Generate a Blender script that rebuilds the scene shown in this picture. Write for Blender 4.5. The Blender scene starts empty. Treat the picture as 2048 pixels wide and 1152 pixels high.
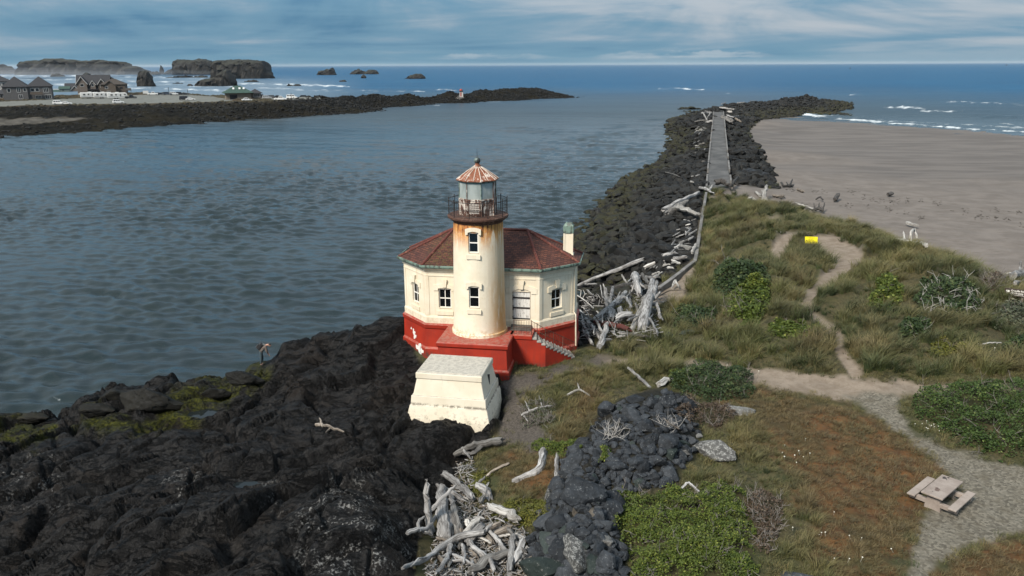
import bpy, bmesh, math, random
import numpy as np
from mathutils import Vector, Matrix, Euler, noise as mnoise
R = math.radians
rng = np.random.default_rng(7)
random.seed(7)
sc = bpy.context.scene
COL = sc.collection

# ------------------------------------------------------------------ camera
F = 1580.0                       # focal length in pixels of a 2048 px wide picture
HC = 21.0                        # camera height above the sea
HAZE = 0.000018
PITCH = math.atan((576 - 129.5) / F)
ROLL = R(0.25)
cam_d = bpy.data.cameras.new('camera'); cam = bpy.data.objects.new('camera', cam_d); COL.objects.link(cam)
cam_d.sensor_width = 36.0; cam_d.lens = 36.0 * F / 2048.0
cam_d.clip_start = 0.5; cam_d.clip_end = 80000
cam.matrix_world = (Matrix.Translation((0, 0, HC)) @ Matrix.Rotation(math.pi / 2 - PITCH, 4, 'X')
                    @ Matrix.Rotation(-ROLL, 4, 'Z'))
sc.camera = cam

# ------------------------------------------------------------------ sky
SUN_DIR = Vector((-0.52, -0.62, 0.72)).normalized()      # towards the sun
SUN_EL = math.asin(SUN_DIR.z); SUN_AZ = math.atan2(SUN_DIR.x, SUN_DIR.y)
world = bpy.data.worlds.new('World'); sc.world = world; world.use_nodes = True
SKY_STRENGTH = 0.10
EXPOSURE = 0.85
SUN_STRENGTH = 3.1

# ------------------------------------------------------------------ sun
sun_d = bpy.data.lights.new('sun', 'SUN'); sun = bpy.data.objects.new('sun', sun_d); COL.objects.link(sun)
sun_d.energy = SUN_STRENGTH; sun_d.angle = R(13); sun_d.color = (1.0, 0.93, 0.82)
sun.rotation_euler = SUN_DIR.to_track_quat('Z', 'Y').to_euler()

sc.render.engine = 'CYCLES'
vs = sc.view_settings
vs.view_transform = 'Standard'; vs.look = 'None'; vs.gamma = 1.0; vs.exposure = EXPOSURE
try: vs.use_curve_mapping = False
except Exception: pass
cy = sc.cycles
cy.max_bounces = 5; cy.diffuse_bounces = 2; cy.glossy_bounces = 3; cy.transmission_bounces = 4
cy.volume_bounces = 0; cy.transparent_max_bounces = 6; cy.caustics_reflective = False; cy.caustics_refractive = False
cy.sample_clamp_indirect = 4.0
cy.use_denoising = True

# ------------------------------------------------------------------ node helper
class NT:
    """tiny helper for building node trees"""
    def __init__(s, nt):
        s.nt = nt
    def node(s, typ, ins=None, **props):
        n = s.nt.nodes.new('ShaderNode' + typ)
        for k, v in props.items(): setattr(n, k, v)
        for k, v in (ins or {}).items(): s.set(n.inputs[k], v)
        return n
    def set(s, sock, v):
        if isinstance(v, bpy.types.NodeSocket): s.nt.links.new(v, sock)
        elif isinstance(v, (tuple, list)) and sock.type == 'RGBA' and len(v) == 3: sock.default_value = (*v, 1)
        else: sock.default_value = v
    def math(s, op, a, b=0.0, c=None, clamp=False):
        n = s.node('Math', {0: a, 1: b}, operation=op, use_clamp=clamp)
        if c is not None: s.set(n.inputs[2], c)
        return n.outputs[0]
    def vmath(s, op, a, b=(0, 0, 0)):
        n = s.node('VectorMath', {0: a}, operation=op)
        if op == 'SCALE': s.set(n.inputs['Scale'], b)
        else: s.set(n.inputs[1], b)
        return n.outputs[0]
    def noise(s, vec, scale, detail=4, rough=.55, dist=0., out=0):
        return s.node('TexNoise', {'Vector': vec, 'Scale': scale, 'Detail': detail, 'Roughness': rough, 'Distortion': dist}).outputs[out]
    def voro(s, vec, scale, feature='F1', out=0, rand=1.0):
        return s.node('TexVoronoi', {'Vector': vec, 'Scale': scale, 'Randomness': rand}, feature=feature).outputs[out]
    def ramp(s, fac, lo, hi, a=0., b=1.):
        n = s.node('MapRange', {'Value': fac, 'From Min': lo, 'From Max': hi, 'To Min': a, 'To Max': b}, interpolation_type='SMOOTHSTEP')
        return n.outputs[0]
    def lin(s, fac, lo, hi, a=0., b=1.):
        return s.node('MapRange', {'Value': fac, 'From Min': lo, 'From Max': hi, 'To Min': a, 'To Max': b}).outputs[0]
    def mix(s, f, a, b, blend='MIX'):
        n = s.node('Mix', data_type='RGBA', blend_type=blend)
        s.set(n.inputs[0], f); s.set(n.inputs[6], a); s.set(n.inputs[7], b)
        return n.outputs[2]
    def attr(s, name, typ='GEOMETRY', out='Fac'):
        return s.node('Attribute', attribute_name=name, attribute_type=typ).outputs[out]
    def obj(s): return s.node('TexCoord').outputs['Object']
    def pos(s): return s.node('NewGeometry').outputs['Position']
    def scale(s, vec, sx, sy, sz): return s.vmath('MULTIPLY', vec, (sx, sy, sz))
    def rnd(s): return s.node('ObjectInfo').outputs['Random']
    def xyz(s, v):
        n = s.node('SeparateXYZ', {0: v}); return n.outputs
    def comb(s, x, y, z): return s.node('CombineXYZ', {0: x, 1: y, 2: z}).outputs[0]
    def bump(s, h, strength=.5, dist=.05, normal=None):
        n = s.node('Bump', {'Height': h, 'Strength': strength, 'Distance': dist})
        if normal is not None: s.set(n.inputs['Normal'], normal)
        return n.outputs[0]

def new_mat(name):
    m = bpy.data.materials.new(name); m.use_nodes = True
    nt = m.node_tree; nt.nodes.clear()
    g = NT(nt)
    out = nt.nodes.new('ShaderNodeOutputMaterial')
    b = g.node('BsdfPrincipled'); nt.links.new(b.outputs[0], out.inputs[0])
    def fin(col=None, rough=None, normal=None, **kw):
        if col is not None: g.set(b.inputs['Base Color'], col)
        if rough is not None: g.set(b.inputs['Roughness'], rough)
        if normal is not None: g.set(b.inputs['Normal'], normal)
        for k, v in kw.items(): g.set(b.inputs[k.replace('_', ' ')], v)
        return m
    return m, g, fin

MATS = {}
def plain(name, col, rough=.7, var=.25, scale=3., bump=0., metallic=0.):
    """a weathered single colour"""
    if name in MATS: return MATS[name]
    m, g, fin = new_mat(name)
    p = g.obj()
    n = g.noise(p, scale, 5, .6); n2 = g.noise(p, scale * 7, 3, .6)
    f = g.math('ADD', g.math('MULTIPLY', n, .7), g.math('MULTIPLY', n2, .3))
    dark = tuple(c * (1 - var) for c in col); lite = tuple(min(1, c * (1 + var)) for c in col)
    c = g.mix(g.ramp(f, .3, .7), dark, lite)
    nm = g.bump(n2, bump, .02) if bump else None
    fin(c, rough, nm, Metallic=metallic)
    MATS[name] = m; return m

# ------------------------------------------------------------------ sky nodes
def build_sky():
    nt = world.node_tree; nt.nodes.clear(); g = NT(nt)
    out = nt.nodes.new('ShaderNodeOutputWorld')
    bg = g.node('Background'); nt.links.new(bg.outputs[0], out.inputs[0])
    sky = g.node('TexSky', sky_type='NISHITA', sun_disc=False, sun_elevation=SUN_EL, sun_rotation=SUN_AZ,
                 air_density=1.0, dust_density=1.0, ozone_density=2.0)
    d = g.node('TexCoord').outputs['Generated']
    x, y, z = g.xyz(d)
    zc = g.math('MAXIMUM', z, 0.0)
    k = g.math('DIVIDE', 1.0, g.math('ADD', zc, 0.085))
    v = g.comb(g.math('MULTIPLY', g.math('MULTIPLY', x, k), .62), g.math('MULTIPLY', y, k), 0.0)          # the cloud layer as a plane overhead
    v = g.vmath('ADD', v, SKY_OFF)
    mid = g.noise(g.vmath('ADD', v, (9.1, 4.0, 0)), .75, 8, .60, .5)
    q = g.vmath('ADD', g.comb(g.math('MULTIPLY', x, 3.4), g.math('MULTIPLY', y, 3.4), g.math('MULTIPLY', z, 17.0)), SKY_OFF2)   # billows seen from the side, low in the sky
    bil = g.noise(q, .85, 8, .56, .9); big = g.noise(g.scale(q, 1., 1., .6), .38, 2, .5, .3)
    lowk = g.ramp(z, .45, .10)
    dens = g.math('ADD', g.math('MULTIPLY', big, .42), g.math('ADD', g.math('MULTIPLY', bil, g.math('MULTIPLY', lowk, .40)), g.math('MULTIPLY', mid, g.math('SUBTRACT', .58, g.math('MULTIPLY', lowk, .40)))))
    az = g.math('ARCTAN2', x, y)
    w = g.comb(g.math('MULTIPLY', az, 2.6), g.math('MULTIPLY', z, 34.0), 1.7)
    band = g.noise(w, 1.5, 6, .55, .35)                                        # long low bars over the sea
    low = g.ramp(z, .045, .008)
    dens = g.math('ADD', g.math('MULTIPLY', dens, g.math('SUBTRACT', 1.0, g.math('MULTIPLY', low, .5))), g.math('MULTIPLY', band, g.math('MULTIPLY', low, .5)))
    c1 = g.mix(g.ramp(dens, .40, .50), SKY_DARK, SKY_MID)
    c2 = g.mix(g.ramp(dens, .485, .60), c1, SKY_LIGHT)
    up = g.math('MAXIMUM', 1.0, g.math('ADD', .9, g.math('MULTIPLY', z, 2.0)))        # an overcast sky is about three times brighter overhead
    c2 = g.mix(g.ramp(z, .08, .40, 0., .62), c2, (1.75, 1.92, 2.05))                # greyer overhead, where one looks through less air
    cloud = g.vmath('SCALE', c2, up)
    hz = g.ramp(z, .030, .0)
    cloud = g.mix(g.math('MULTIPLY', hz, .75), cloud, SKY_HORIZON)
    skyc = g.vmath('SCALE', sky.outputs[0], .55)
    cu = g.noise(g.comb(g.math('MULTIPLY', az, 9.0), g.math('MULTIPLY', z, 60.0), 4.0), 2.2, 7, .62)
    top = g.noise(g.comb(g.math('MULTIPLY', az, 30.0), 0.0, 2.0), 1.0, 7, .65)
    azm = g.noise(g.comb(g.math('MULTIPLY', g.math('ADD', az, CU_OFF), 3.4), 3.3, 7.0), 1.0, 2, .5)
    hgt = g.math('ADD', .0070, g.math('MULTIPLY', g.math('MULTIPLY', top, .016), g.ramp(azm, .44, .62)))    # a thin line of cumulus standing over the horizon
    m1 = g.ramp(g.math('SUBTRACT', hgt, z), -.0010, .0016)
    m2 = g.ramp(z, .0050, .0085)
    cum = g.math('MULTIPLY', g.math('MULTIPLY', m1, m2), g.math('MULTIPLY', g.ramp(azm, .48, .60), g.ramp(cu, .30, .60)))
    cloud = g.mix(g.math('MULTIPLY', cum, .60), cloud, SKY_CUMULUS)
    c = g.mix(g.ramp(dens, .30, .44, .25, .05), cloud, skyc)
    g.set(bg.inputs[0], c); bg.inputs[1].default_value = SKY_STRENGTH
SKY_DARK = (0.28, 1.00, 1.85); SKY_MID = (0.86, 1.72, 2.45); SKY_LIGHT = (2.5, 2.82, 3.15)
SKY_HORIZON = (0.72, 1.68, 2.40); SKY_CUMULUS = (2.7, 3.1, 3.4)
SKY_OFF = (3.1, 0.7, 0.0); SKY_OFF2 = (1., 30., 10.8); CU_OFF = -0.13
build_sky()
# ------------------------------------------------------------------ geometry of the view, used to find where things stand
_c, _s = math.cos(ROLL), math.sin(ROLL)
def rays(px, py):
    u = (np.asarray(px, float) - 1024) / F; v = (576 - np.asarray(py, float)) / F
    u, v = u * _c + v * _s, -u * _s + v * _c
    return np.stack([u, v * math.sin(PITCH) + math.cos(PITCH), v * math.cos(PITCH) - math.sin(PITCH)], -1)
def at(px, py, z=0.):
    d = rays(px, py); t = (z - HC) / d[..., 2]
    return np.stack([d[..., 0] * t, d[..., 1] * t, HC + d[..., 2] * t], -1)
def at_y(px, py, Y):
    d = rays(px, py); t = Y / d[..., 1]
    return np.stack([d[..., 0] * t, d[..., 1] * t, HC + d[..., 2] * t], -1)
def project(x, y, z):
    z = z - HC
    fw = np.maximum(y * math.cos(PITCH) - z * math.sin(PITCH), .1); up = y * math.sin(PITCH) + z * math.cos(PITCH)
    u, v = x / fw, up / fw
    u, v = u * _c - v * _s, u * _s + v * _c
    return 1024 + u * F, 576 - v * F

# ------------------------------------------------------------------ noise in numpy
_perm = np.random.default_rng(3).permutation(256); _perm = np.concatenate([_perm, _perm, _perm])
_g2 = np.stack([np.cos(np.arange(256) / 256 * 2 * np.pi), np.sin(np.arange(256) / 256 * 2 * np.pi)], -1)
_g3 = np.random.default_rng(4).normal(size=(256, 3)); _g3 /= np.linalg.norm(_g3, axis=1)[:, None]
def perlin2(x, y):
    xi = np.floor(x).astype(int); yi = np.floor(y).astype(int); xf = x - xi; yf = y - yi
    xi &= 255; yi &= 255
    def gr(ix, iy, dx, dy):
        g = _g2[_perm[_perm[ix & 255] + (iy & 255)]]; return g[..., 0] * dx + g[..., 1] * dy
    u = xf ** 3 * (xf * (xf * 6 - 15) + 10); v = yf ** 3 * (yf * (yf * 6 - 15) + 10)
    a = gr(xi, yi, xf, yf) * (1 - u) + gr(xi + 1, yi, xf - 1, yf) * u
    b = gr(xi, yi + 1, xf, yf - 1) * (1 - u) + gr(xi + 1, yi + 1, xf - 1, yf - 1) * u
    return (a * (1 - v) + b * v) * 1.5
def perlin3(p):
    p = np.asarray(p, float); i = np.floor(p).astype(int); f = p - i
    w = f ** 3 * (f * (f * 6 - 15) + 10); r = 0
    for dx in (0, 1):
        for dy in (0, 1):
            for dz in (0, 1):
                h = _perm[_perm[_perm[(i[..., 0] + dx) & 255] + ((i[..., 1] + dy) & 255)] + ((i[..., 2] + dz) & 255)]
                g = _g3[h]
                d = g[..., 0] * (f[..., 0] - dx) + g[..., 1] * (f[..., 1] - dy) + g[..., 2] * (f[..., 2] - dz)
                r = r + d * (w[..., 0] if dx else 1 - w[..., 0]) * (w[..., 1] if dy else 1 - w[..., 1]) * (w[..., 2] if dz else 1 - w[..., 2])
    return r * 1.4
def fbm2(x, y, o=4, gain=.5, lac=2.03):
    a = 1.; r = 0; t = 0
    for k in range(o):
        r = r + a * perlin2(x + 17.3 * k, y - 9.1 * k); t += a; a *= gain; x = x * lac; y = y * lac
    return r / t
def ridged2(x, y, o=4, gain=.5, lac=2.1):
    a = 1.; r = 0; t = 0
    for k in range(o):
        n = 1 - np.abs(perlin2(x + 31.7 * k, y + 5.3 * k)) * 1.6
        r = r + a * n; t += a; a *= gain; x = x * lac; y = y * lac
    return r / t
def smooth(a, b, x):
    t = np.clip((x - a) / (b - a), 0, 1); return t * t * (3 - 2 * t)
def sdist(px, py, poly):
    """signed distance to a polygon, positive inside"""
    px = np.asarray(px, float); py = np.asarray(py, float)
    best = np.full(px.shape, 1e9); ins = np.zeros(px.shape, bool); n = len(poly)
    for i in range(n):
        x0, y0 = poly[i]; x1, y1 = poly[(i + 1) % n]
        ex, ey = x1 - x0, y1 - y0
        t = np.clip(((px - x0) * ex + (py - y0) * ey) / (ex * ex + ey * ey + 1e-9), 0, 1)
        best = np.minimum(best, (px - x0 - t * ex) ** 2 + (py - y0 - t * ey) ** 2)
        c = ((y0 > py) != (y1 > py)) & (px < (x1 - x0) * (py - y0) / (y1 - y0 + 1e-12) + x0)
        ins ^= c
    d = np.sqrt(best); return np.where(ins, d, -d)
def ldist(px, py, line, widths=None):
    """distance to a polyline minus its half width, positive inside"""
    best = np.full(np.shape(px), -1e9)
    for i in range(len(line) - 1):
        x0, y0 = line[i]; x1, y1 = line[i + 1]; ex, ey = x1 - x0, y1 - y0
        t = np.clip(((px - x0) * ex + (py - y0) * ey) / (ex * ex + ey * ey + 1e-9), 0, 1)
        d = np.hypot(px - x0 - t * ex, py - y0 - t * ey)
        w = widths if np.isscalar(widths) else widths[i] * (1 - t) + widths[i + 1] * t
        best = np.maximum(best, w - d)
    return best

# ------------------------------------------------------------------ mesh helpers
def mesh_np(name, V, Fq, mat=None, smooth_=True, attrs=None, normals=None):
    me = bpy.data.meshes.new(name)
    V = np.ascontiguousarray(V, dtype=np.float32); Fq = np.ascontiguousarray(Fq, dtype=np.int32)
    n, k = Fq.shape
    me.vertices.add(len(V)); me.vertices.foreach_set('co', V.ravel())
    me.loops.add(n * k); me.loops.foreach_set('vertex_index', Fq.ravel())
    me.polygons.add(n); me.polygons.foreach_set('loop_start', np.arange(0, n * k, k, dtype=np.int32))
    me.update(calc_edges=True)
    if smooth_: me.polygons.foreach_set('use_smooth', np.ones(n, bool))
    for nm, a in (attrs or {}).items():
        a = np.ascontiguousarray(a, dtype=np.float32)
        if a.ndim == 1: at_ = me.attributes.new(nm, 'FLOAT', 'POINT'); at_.data.foreach_set('value', a)
        else: at_ = me.attributes.new(nm, 'FLOAT_VECTOR', 'POINT'); at_.data.foreach_set('vector', a.ravel())
    if mat: me.materials.append(mat)
    if normals is not None: me.normals_split_custom_set_from_vertices([tuple(v) for v in normals])
    return me
def link(name, me, parent=None, loc=None, rz=None):
    o = bpy.data.objects.new(name, me); COL.objects.link(o)
    if parent is not None: o.parent = parent
    if loc is not None: o.location = loc
    if rz is not None: o.rotation_euler = (0, 0, rz)
    return o
def tag(o, label=None, cat=None, group=None, kind=None):
    if label: o['label'] = label
    if cat: o['category'] = cat
    if group: o['group'] = group
    if kind: o['kind'] = kind
    return o
def empty(name, loc, rz=0., label=None, cat=None, group=None):
    o = bpy.data.objects.new(name, None); COL.objects.link(o)
    o.location = loc; o.rotation_euler = (0, 0, rz); o.empty_display_size = .3
    return tag(o, label, cat, group)
def copy_tree(o, parent=None):
    kids = list(o.children)
    c = o.copy(); COL.objects.link(c)
    if parent is not None: c.parent = parent
    for ch in kids: copy_tree(ch, c)
    return c

class MB:
    """collects boxes, bars, tubes and polygons into one mesh"""
    def __init__(s): s.v = []; s.f = []; s.m = []; s.uv = None
    def add(s, vs, fs, mi=0):
        o = len(s.v); s.v += [tuple(map(float, v)) for v in vs]
        for f in fs: s.f.append([o + i for i in f]); s.m.append(mi)
    def box(s, x0, x1, y0, y1, z0, z1, mi=0, M=None):
        vs = [(x, y, z) for z in (z0, z1) for y in (y0, y1) for x in (x0, x1)]
        if M is not None: vs = [M @ Vector(v) for v in vs]
        s.add(vs, [(0, 2, 3, 1), (4, 5, 7, 6), (0, 1, 5, 4), (2, 6, 7, 3), (0, 4, 6, 2), (1, 3, 7, 5)], mi)
    def frustum(s, lo, hi, z0, z1, mi=0, M=None):
        """four-sided block from rectangle lo to rectangle hi (x0,x1,y0,y1)"""
        vs = [(lo[0], lo[2], z0), (lo[1], lo[2], z0), (lo[1], lo[3], z0), (lo[0], lo[3], z0),
              (hi[0], hi[2], z1), (hi[1], hi[2], z1), (hi[1], hi[3], z1), (hi[0], hi[3], z1)]
        if M is not None: vs = [M @ Vector(v) for v in vs]
        s.add(vs, [(3, 2, 1, 0), (4, 5, 6, 7), (0, 1, 5, 4), (1, 2, 6, 5), (2, 3, 7, 6), (3, 0, 4, 7)], mi)
    def prism(s, pts, z0, z1, mi=0, cap=True):
        """pts counter-clockwise outline"""
        n = len(pts); vs = [(*p, z0) for p in pts] + [(*p, z1) for p in pts]
        fs = [(i, (i + 1) % n, n + (i + 1) % n, n + i) for i in range(n)]
        if cap: fs += [tuple(range(n))[::-1], tuple(range(n, 2 * n))]
        s.add(vs, fs, mi)
    def loft(s, rings, close=True, cap0=True, cap1=True, mi=0):
        n = len(rings[0]); vs = [p for r in rings for p in r]; fs = []
        for k in range(len(rings) - 1):
            for i in range(n if close else n - 1):
                j = (i + 1) % n; fs.append((k * n + i, k * n + j, (k + 1) * n + j, (k + 1) * n + i))
        if cap0: fs.append(tuple(range(n))[::-1])
        if cap1: fs.append(tuple(range((len(rings) - 1) * n, len(rings) * n)))
        s.add(vs, fs, mi)
    def lathe(s, prof, n=24, cx=0., cy=0., mi=0, a0=0., cap0=False, cap1=False):
        rings = [[(cx + r * math.cos(a0 + 2 * math.pi * i / n), cy + r * math.sin(a0 + 2 * math.pi * i / n), z) for i in range(n)] for r, z in prof]
        s.loft(rings, True, cap0, cap1, mi)
    def tube(s, pts, r, n=6, mi=0, cap=True):
        pts = [Vector(p) for p in pts]; rings = []
        rr = r if isinstance(r, (list, tuple)) else [r] * len(pts)
        for i, p in enumerate(pts):
            t = (pts[min(i + 1, len(pts) - 1)] - pts[max(i - 1, 0)]).normalized()
            a = t.cross(Vector((0, 0, 1)));
            if a.length < 1e-3: a = t.cross(Vector((1, 0, 0)))
            a.normalize(); b = a.cross(t)
            rings.append([p + (a * math.cos(2 * math.pi * k / n) + b * math.sin(2 * math.pi * k / n)) * rr[i] for k in range(n)])
        s.loft(rings, True, cap, cap, mi)
    def build(s, name, mats, parent=None, smooth_=False, loc=None, rz=None):
        me = bpy.data.meshes.new(name); me.from_pydata(s.v, [], s.f)
        mats = mats if isinstance(mats, (list, tuple)) else [mats]
        for m in mats: me.materials.append(m)
        if len(mats) > 1: me.polygons.foreach_set('material_index', s.m)
        if smooth_: me.polygons.foreach_set('use_smooth', [True] * len(me.polygons))
        bm = bmesh.new(); bm.from_mesh(me); bmesh.ops.recalc_face_normals(bm, faces=bm.faces); bm.to_mesh(me); bm.free()
        me.update()
        return link(name, me, parent, loc, rz)
def soften(o, width=.02, seg=1, angle=35):
    """bevel the hard edges of one object in its mesh"""
    bm = bmesh.new(); bm.from_mesh(o.data)
    bmesh.ops.remove_doubles(bm, verts=bm.verts, dist=1e-5)
    es = [e for e in bm.edges if len(e.link_faces) == 2 and e.calc_face_angle(0) > R(angle)]
    bmesh.ops.bevel(bm, geom=es, offset=width, segments=seg, affect='EDGES', profile=.6, clamp_overlap=True)
    bm.to_mesh(o.data); bm.free(); return o
# ------------------------------------------------------------------ the near shore: heights
def rbf_fit(P, z):
    n = len(P); D = np.hypot(P[:, None, 0] - P[None, :, 0], P[:, None, 1] - P[None, :, 1])
    A = np.zeros((n + 3, n + 3)); A[:n, :n] = D + np.eye(n) * 1e-6
    A[:n, n] = 1; A[:n, n + 1:] = P; A[n, :n] = 1; A[n + 1:, :n] = P.T
    return np.linalg.solve(A, np.concatenate([z, [0, 0, 0]]))
def rbf_eval(P, w, x, y):
    sh = np.shape(x); x = np.ravel(x); y = np.ravel(y); out = np.empty(len(x)); n = len(P)
    for i in range(0, len(x), 20000):
        xx, yy = x[i:i + 20000], y[i:i + 20000]
        D = np.sqrt((xx[:, None] - P[None, :, 0]) ** 2 + (yy[:, None] - P[None, :, 1]) ** 2)
        out[i:i + 20000] = D @ w[:n] + w[n] + w[n + 1] * xx + w[n + 2] * yy
    return out.reshape(sh)
NEAR = [  # (px, py, height)
 # rocks: sky line against the river
 (-260, 880, .6), (0, 838, .9), (100, 826, 1.0), (215, 792, 1.5), (300, 768, 1.9), (370, 762, 1.9), (420, 754, 2.0), (470, 740, 2.4), (524, 728, 2.5),
 (548, 696, 3.3), (570, 684, 3.6), (620, 666, 3.9), (700, 659, 4.1), (760, 634, 4.9), (800, 636, 4.9),
 # rocks: body
 (150, 900, 2.2), (300, 860, 2.5), (450, 830, 2.6), (600, 760, 3.2), (700, 720, 3.6), (780, 700, 3.8), (790, 760, 3.4), (700, 800, 3.1),
 (600, 860, 2.9), (500, 890, 3.5), (400, 880, 3.1), (300, 940, 3.2), (150, 1000, 3.0), (50, 1000, 1.9), (50, 1090, 1.3), (30, 900, 1.3), (100, 1150, 2.0),
 (280, 1050, 3.9), (300, 1150, 3.9), (500, 1060, 4.2), (500, 972, 3.1), (640, 960, 4.2), (700, 1000, 4.9), (750, 1060, 4.9), (620, 1110, 4.7), (790, 1140, 4.1),
 (830, 1060, 3.0), (862, 980, 2.2), (905, 915, 2.3), (840, 905, 3.2), (880, 852, 3.8), (930, 872, 2.9), (972, 884, 2.3), (1000, 860, 2.8), (800, 862, 3.0), (770, 880, 3.1), (800, 800, 3.2), (760, 940, 3.6),
 (-250, 1000, 1.6), (-250, 1150, 1.8), (300, 1300, 4.0), (600, 1300, 4.6), (0, 1300, 2.0), (800, 1300, 3.6), (200, 1600, 4.2), (700, 1600, 4.4),
 # round the cistern and the lighthouse
 (1000, 830, 3.0), (1010, 790, 3.5), (1005, 765, 3.8), (830, 720, 3.7), (860, 735, 3.6), (1030, 748, 4.0), (1100, 736, 4.0), (1150, 720, 4.0), (1185, 716, 4.05), (1060, 780, 3.9),
 # gully of driftwood, grass slope
 (900, 1000, 2.3), (880, 1080, 2.4), (850, 1135, 2.6), (950, 960, 2.6), (980, 905, 2.9), (1000, 1050, 2.9), (1030, 1105, 3.0), (1000, 1150, 3.0), (950, 1300, 3.0), (1050, 960, 3.4),
 (1080, 900, 3.5), (1100, 840, 3.8), (1050, 800, 3.8), (1150, 780, 4.1), (1250, 760, 4.3), (1120, 960, 3.7), (1180, 1020, 4.0), (1110, 1100, 3.6), (1200, 1120, 4.0), (1250, 900, 4.3),
 (1330, 830, 4.5), (1280, 960, 4.4), (1350, 900, 4.5), (1400, 760, 4.7), (1480, 765, 4.6), (1350, 1050, 4.5), (1450, 1100, 4.6), (1600, 1100, 4.5), (1300, 1150, 4.4), (1300, 1400, 4.3),
 # lawn, paths
 (1550, 850, 4.6), (1650, 900, 4.5), (1750, 1000, 4.4), (1700, 1100, 4.4), (1700, 1350, 4.3), (1350, 724, 4.4), (1500, 742, 4.5), (1650, 765, 4.6), (1800, 768, 4.7), (1900, 870, 4.5), (2000, 930, 4.4),
 (1950, 1050, 4.3), (1890, 1010, 4.35), (1900, 1120, 4.3), (2150, 1000, 4.4), (2000, 1130, 4.4), (2200, 1300, 4.4), (1900, 800, 4.9), (2000, 830, 5.0), (2150, 860, 5.2), (2400, 900, 5.2),
 # dunes
 (1450, 702, 5.0), (1300, 692, 4.6), (1600, 722, 5.1), (1750, 737, 5.3), (1950, 737, 5.4), (2100, 742, 5.4), (1400, 640, 5.0), (1500, 620, 5.9), (1600, 660, 5.5), (1680, 660, 5.4),
 (1750, 650, 6.0), (1900, 650, 6.2), (2048, 680, 5.8), (2300, 700, 5.6), (1420, 560, 4.9), (1470, 530, 6.2), (1560, 560, 6.4), (1640, 580, 5.8), (1640, 540, 5.9), (1700, 520, 6.1), (1780, 550, 6.8),
 (1880, 560, 6.8), (1990, 585, 6.0), (2100, 640, 5.2), (1425, 480, 4.9), (1480, 470, 6.1), (1560, 470, 6.5), (1620, 495, 6.2), (1680, 490, 6.2), (1720, 470, 6.6),
 (1425, 412, 4.7), (1445, 396, 5.6), (1520, 409, 5.8), (1600, 429, 6.0), (1700, 459, 6.4), (1760, 476, 6.6), (1850, 503, 6.6), (1920, 531, 6.3), (1990, 566, 5.6), (2080, 590, 4.6), (2300, 640, 4.4),
 # the strip right of the low wall
 (1405, 440, 4.1), (1402, 480, 4.1), (1398, 515, 4.1), (1370, 560, 4.1), (1330, 590, 4.1), (1300, 612, 4.0), (1390, 600, 4.5), (1340, 650, 4.4), (1422, 392, 4.0),
 # riprap between the lighthouse and the wall
 (1200, 645, 3.6), (1300, 640, 4.0), (1250, 592, 3.3), (1210, 690, 4.0), (1270, 680, 4.2), (1320, 560, 3.3), (1365, 505, 3.4), (1380, 450, 3.5), (1250, 525, 2.6), (1200, 510, 1.8), (1300, 460, 2.5), (1250, 425, 1.0),
 (1330, 400, 2.4), (1385, 405, 3.5), (1180, 570, 2.5), (1165, 640, 3.2), (1165, 480, .5), (1190, 430, .0), (1215, 395, .0), (1245, 372, .0), (1300, 341, .0), (1335, 300, .0), (1338, 288, .0), (1350, 240, .0), (1362, 224, -.2), (1385, 213, 1.2),
 (1300, 248, -1.6), (1260, 262, -1.8), (1285, 280, -2.), (1322, 232, -1.6), (1335, 218, -1.6), (1355, 207, -1.6), (1240, 245, -2.), (1310, 310, -1.6), (1270, 335, -1.8), (1225, 360, -1.8), (1180, 395, -1.8), (1200, 300, -2.5),
 # jetty
 (1408, 372, 4.2), (1468, 372, 4.2), (1438, 372, 4.2), (1440, 392, 4.0), (1415, 330, 4.2), (1460, 330, 4.2), (1418, 300, 4.2), (1455, 300, 4.2), (1422, 262, 4.2), (1450, 262, 4.2), (1428, 235, 4.2), (1447, 235, 4.2), (1431, 214, 4.2), (1441, 214, 4.2),
 (1385, 330, 2.5), (1395, 270, 2.6), (1405, 232, 2.8), (1395, 350, 3.2),
 (1500, 350, 3.0), (1552, 372, 2.5), (1538, 330, 1.7), (1512, 292, 1.0), (1497, 262, .8), (1500, 242, .3), (1480, 300, 3.0), (1475, 250, 2.8), (1490, 345, 3.4),
 (1470, 207, 3.9), (1500, 205, 3.7), (1560, 198, 4.3), (1600, 193, 5.2), (1622, 190, 5.8), (1640, 199, 2.6), (1686, 206, .5), (1700, 206, -1.2), (1520, 233, .4), (1580, 226, .0), (1650, 216, -.2), (1690, 212, -1.0),
 # beach
 (1520, 335, 1.9), (1560, 400, 3.0), (1640, 418, 3.0), (1760, 455, 3.0), (1900, 480, 2.9), (2048, 480, 2.8), (2048, 560, 3.2), (2250, 560, 3.2), (2048, 400, 2.1), (2048, 320, 1.1), (1800, 340, 1.5), (1700, 300, 1.0), (1600, 272, .6), (1545, 285, .8), (1700, 380, 2.4),
 (1900, 420, 2.5), (1540, 236, .0), (1600, 232, -.05), (1700, 243, -.05), (1850, 255, -.05), (2048, 266, -.05), (2300, 282, -.05), (2600, 300, -.05), (1600, 218, -1.5), (1850, 235, -1.5), (2048, 245, -1.5), (2400, 262, -1.5), (2600, 400, 2.2), (2600, 560, 3.1)]
_a = np.array(NEAR, float); _w3 = at(_a[:, 0], _a[:, 1], _a[:, 2])
WORLD = []                                  # behind the rocks and the jetty the bottom falls away under water
for i in range(15):
    x, y, z = _w3[i]; WORLD.append((x * 1.0 - .8, y + 3.6, -.8)); WORLD.append((x - 1.5, y + 8, -2.2))
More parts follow.
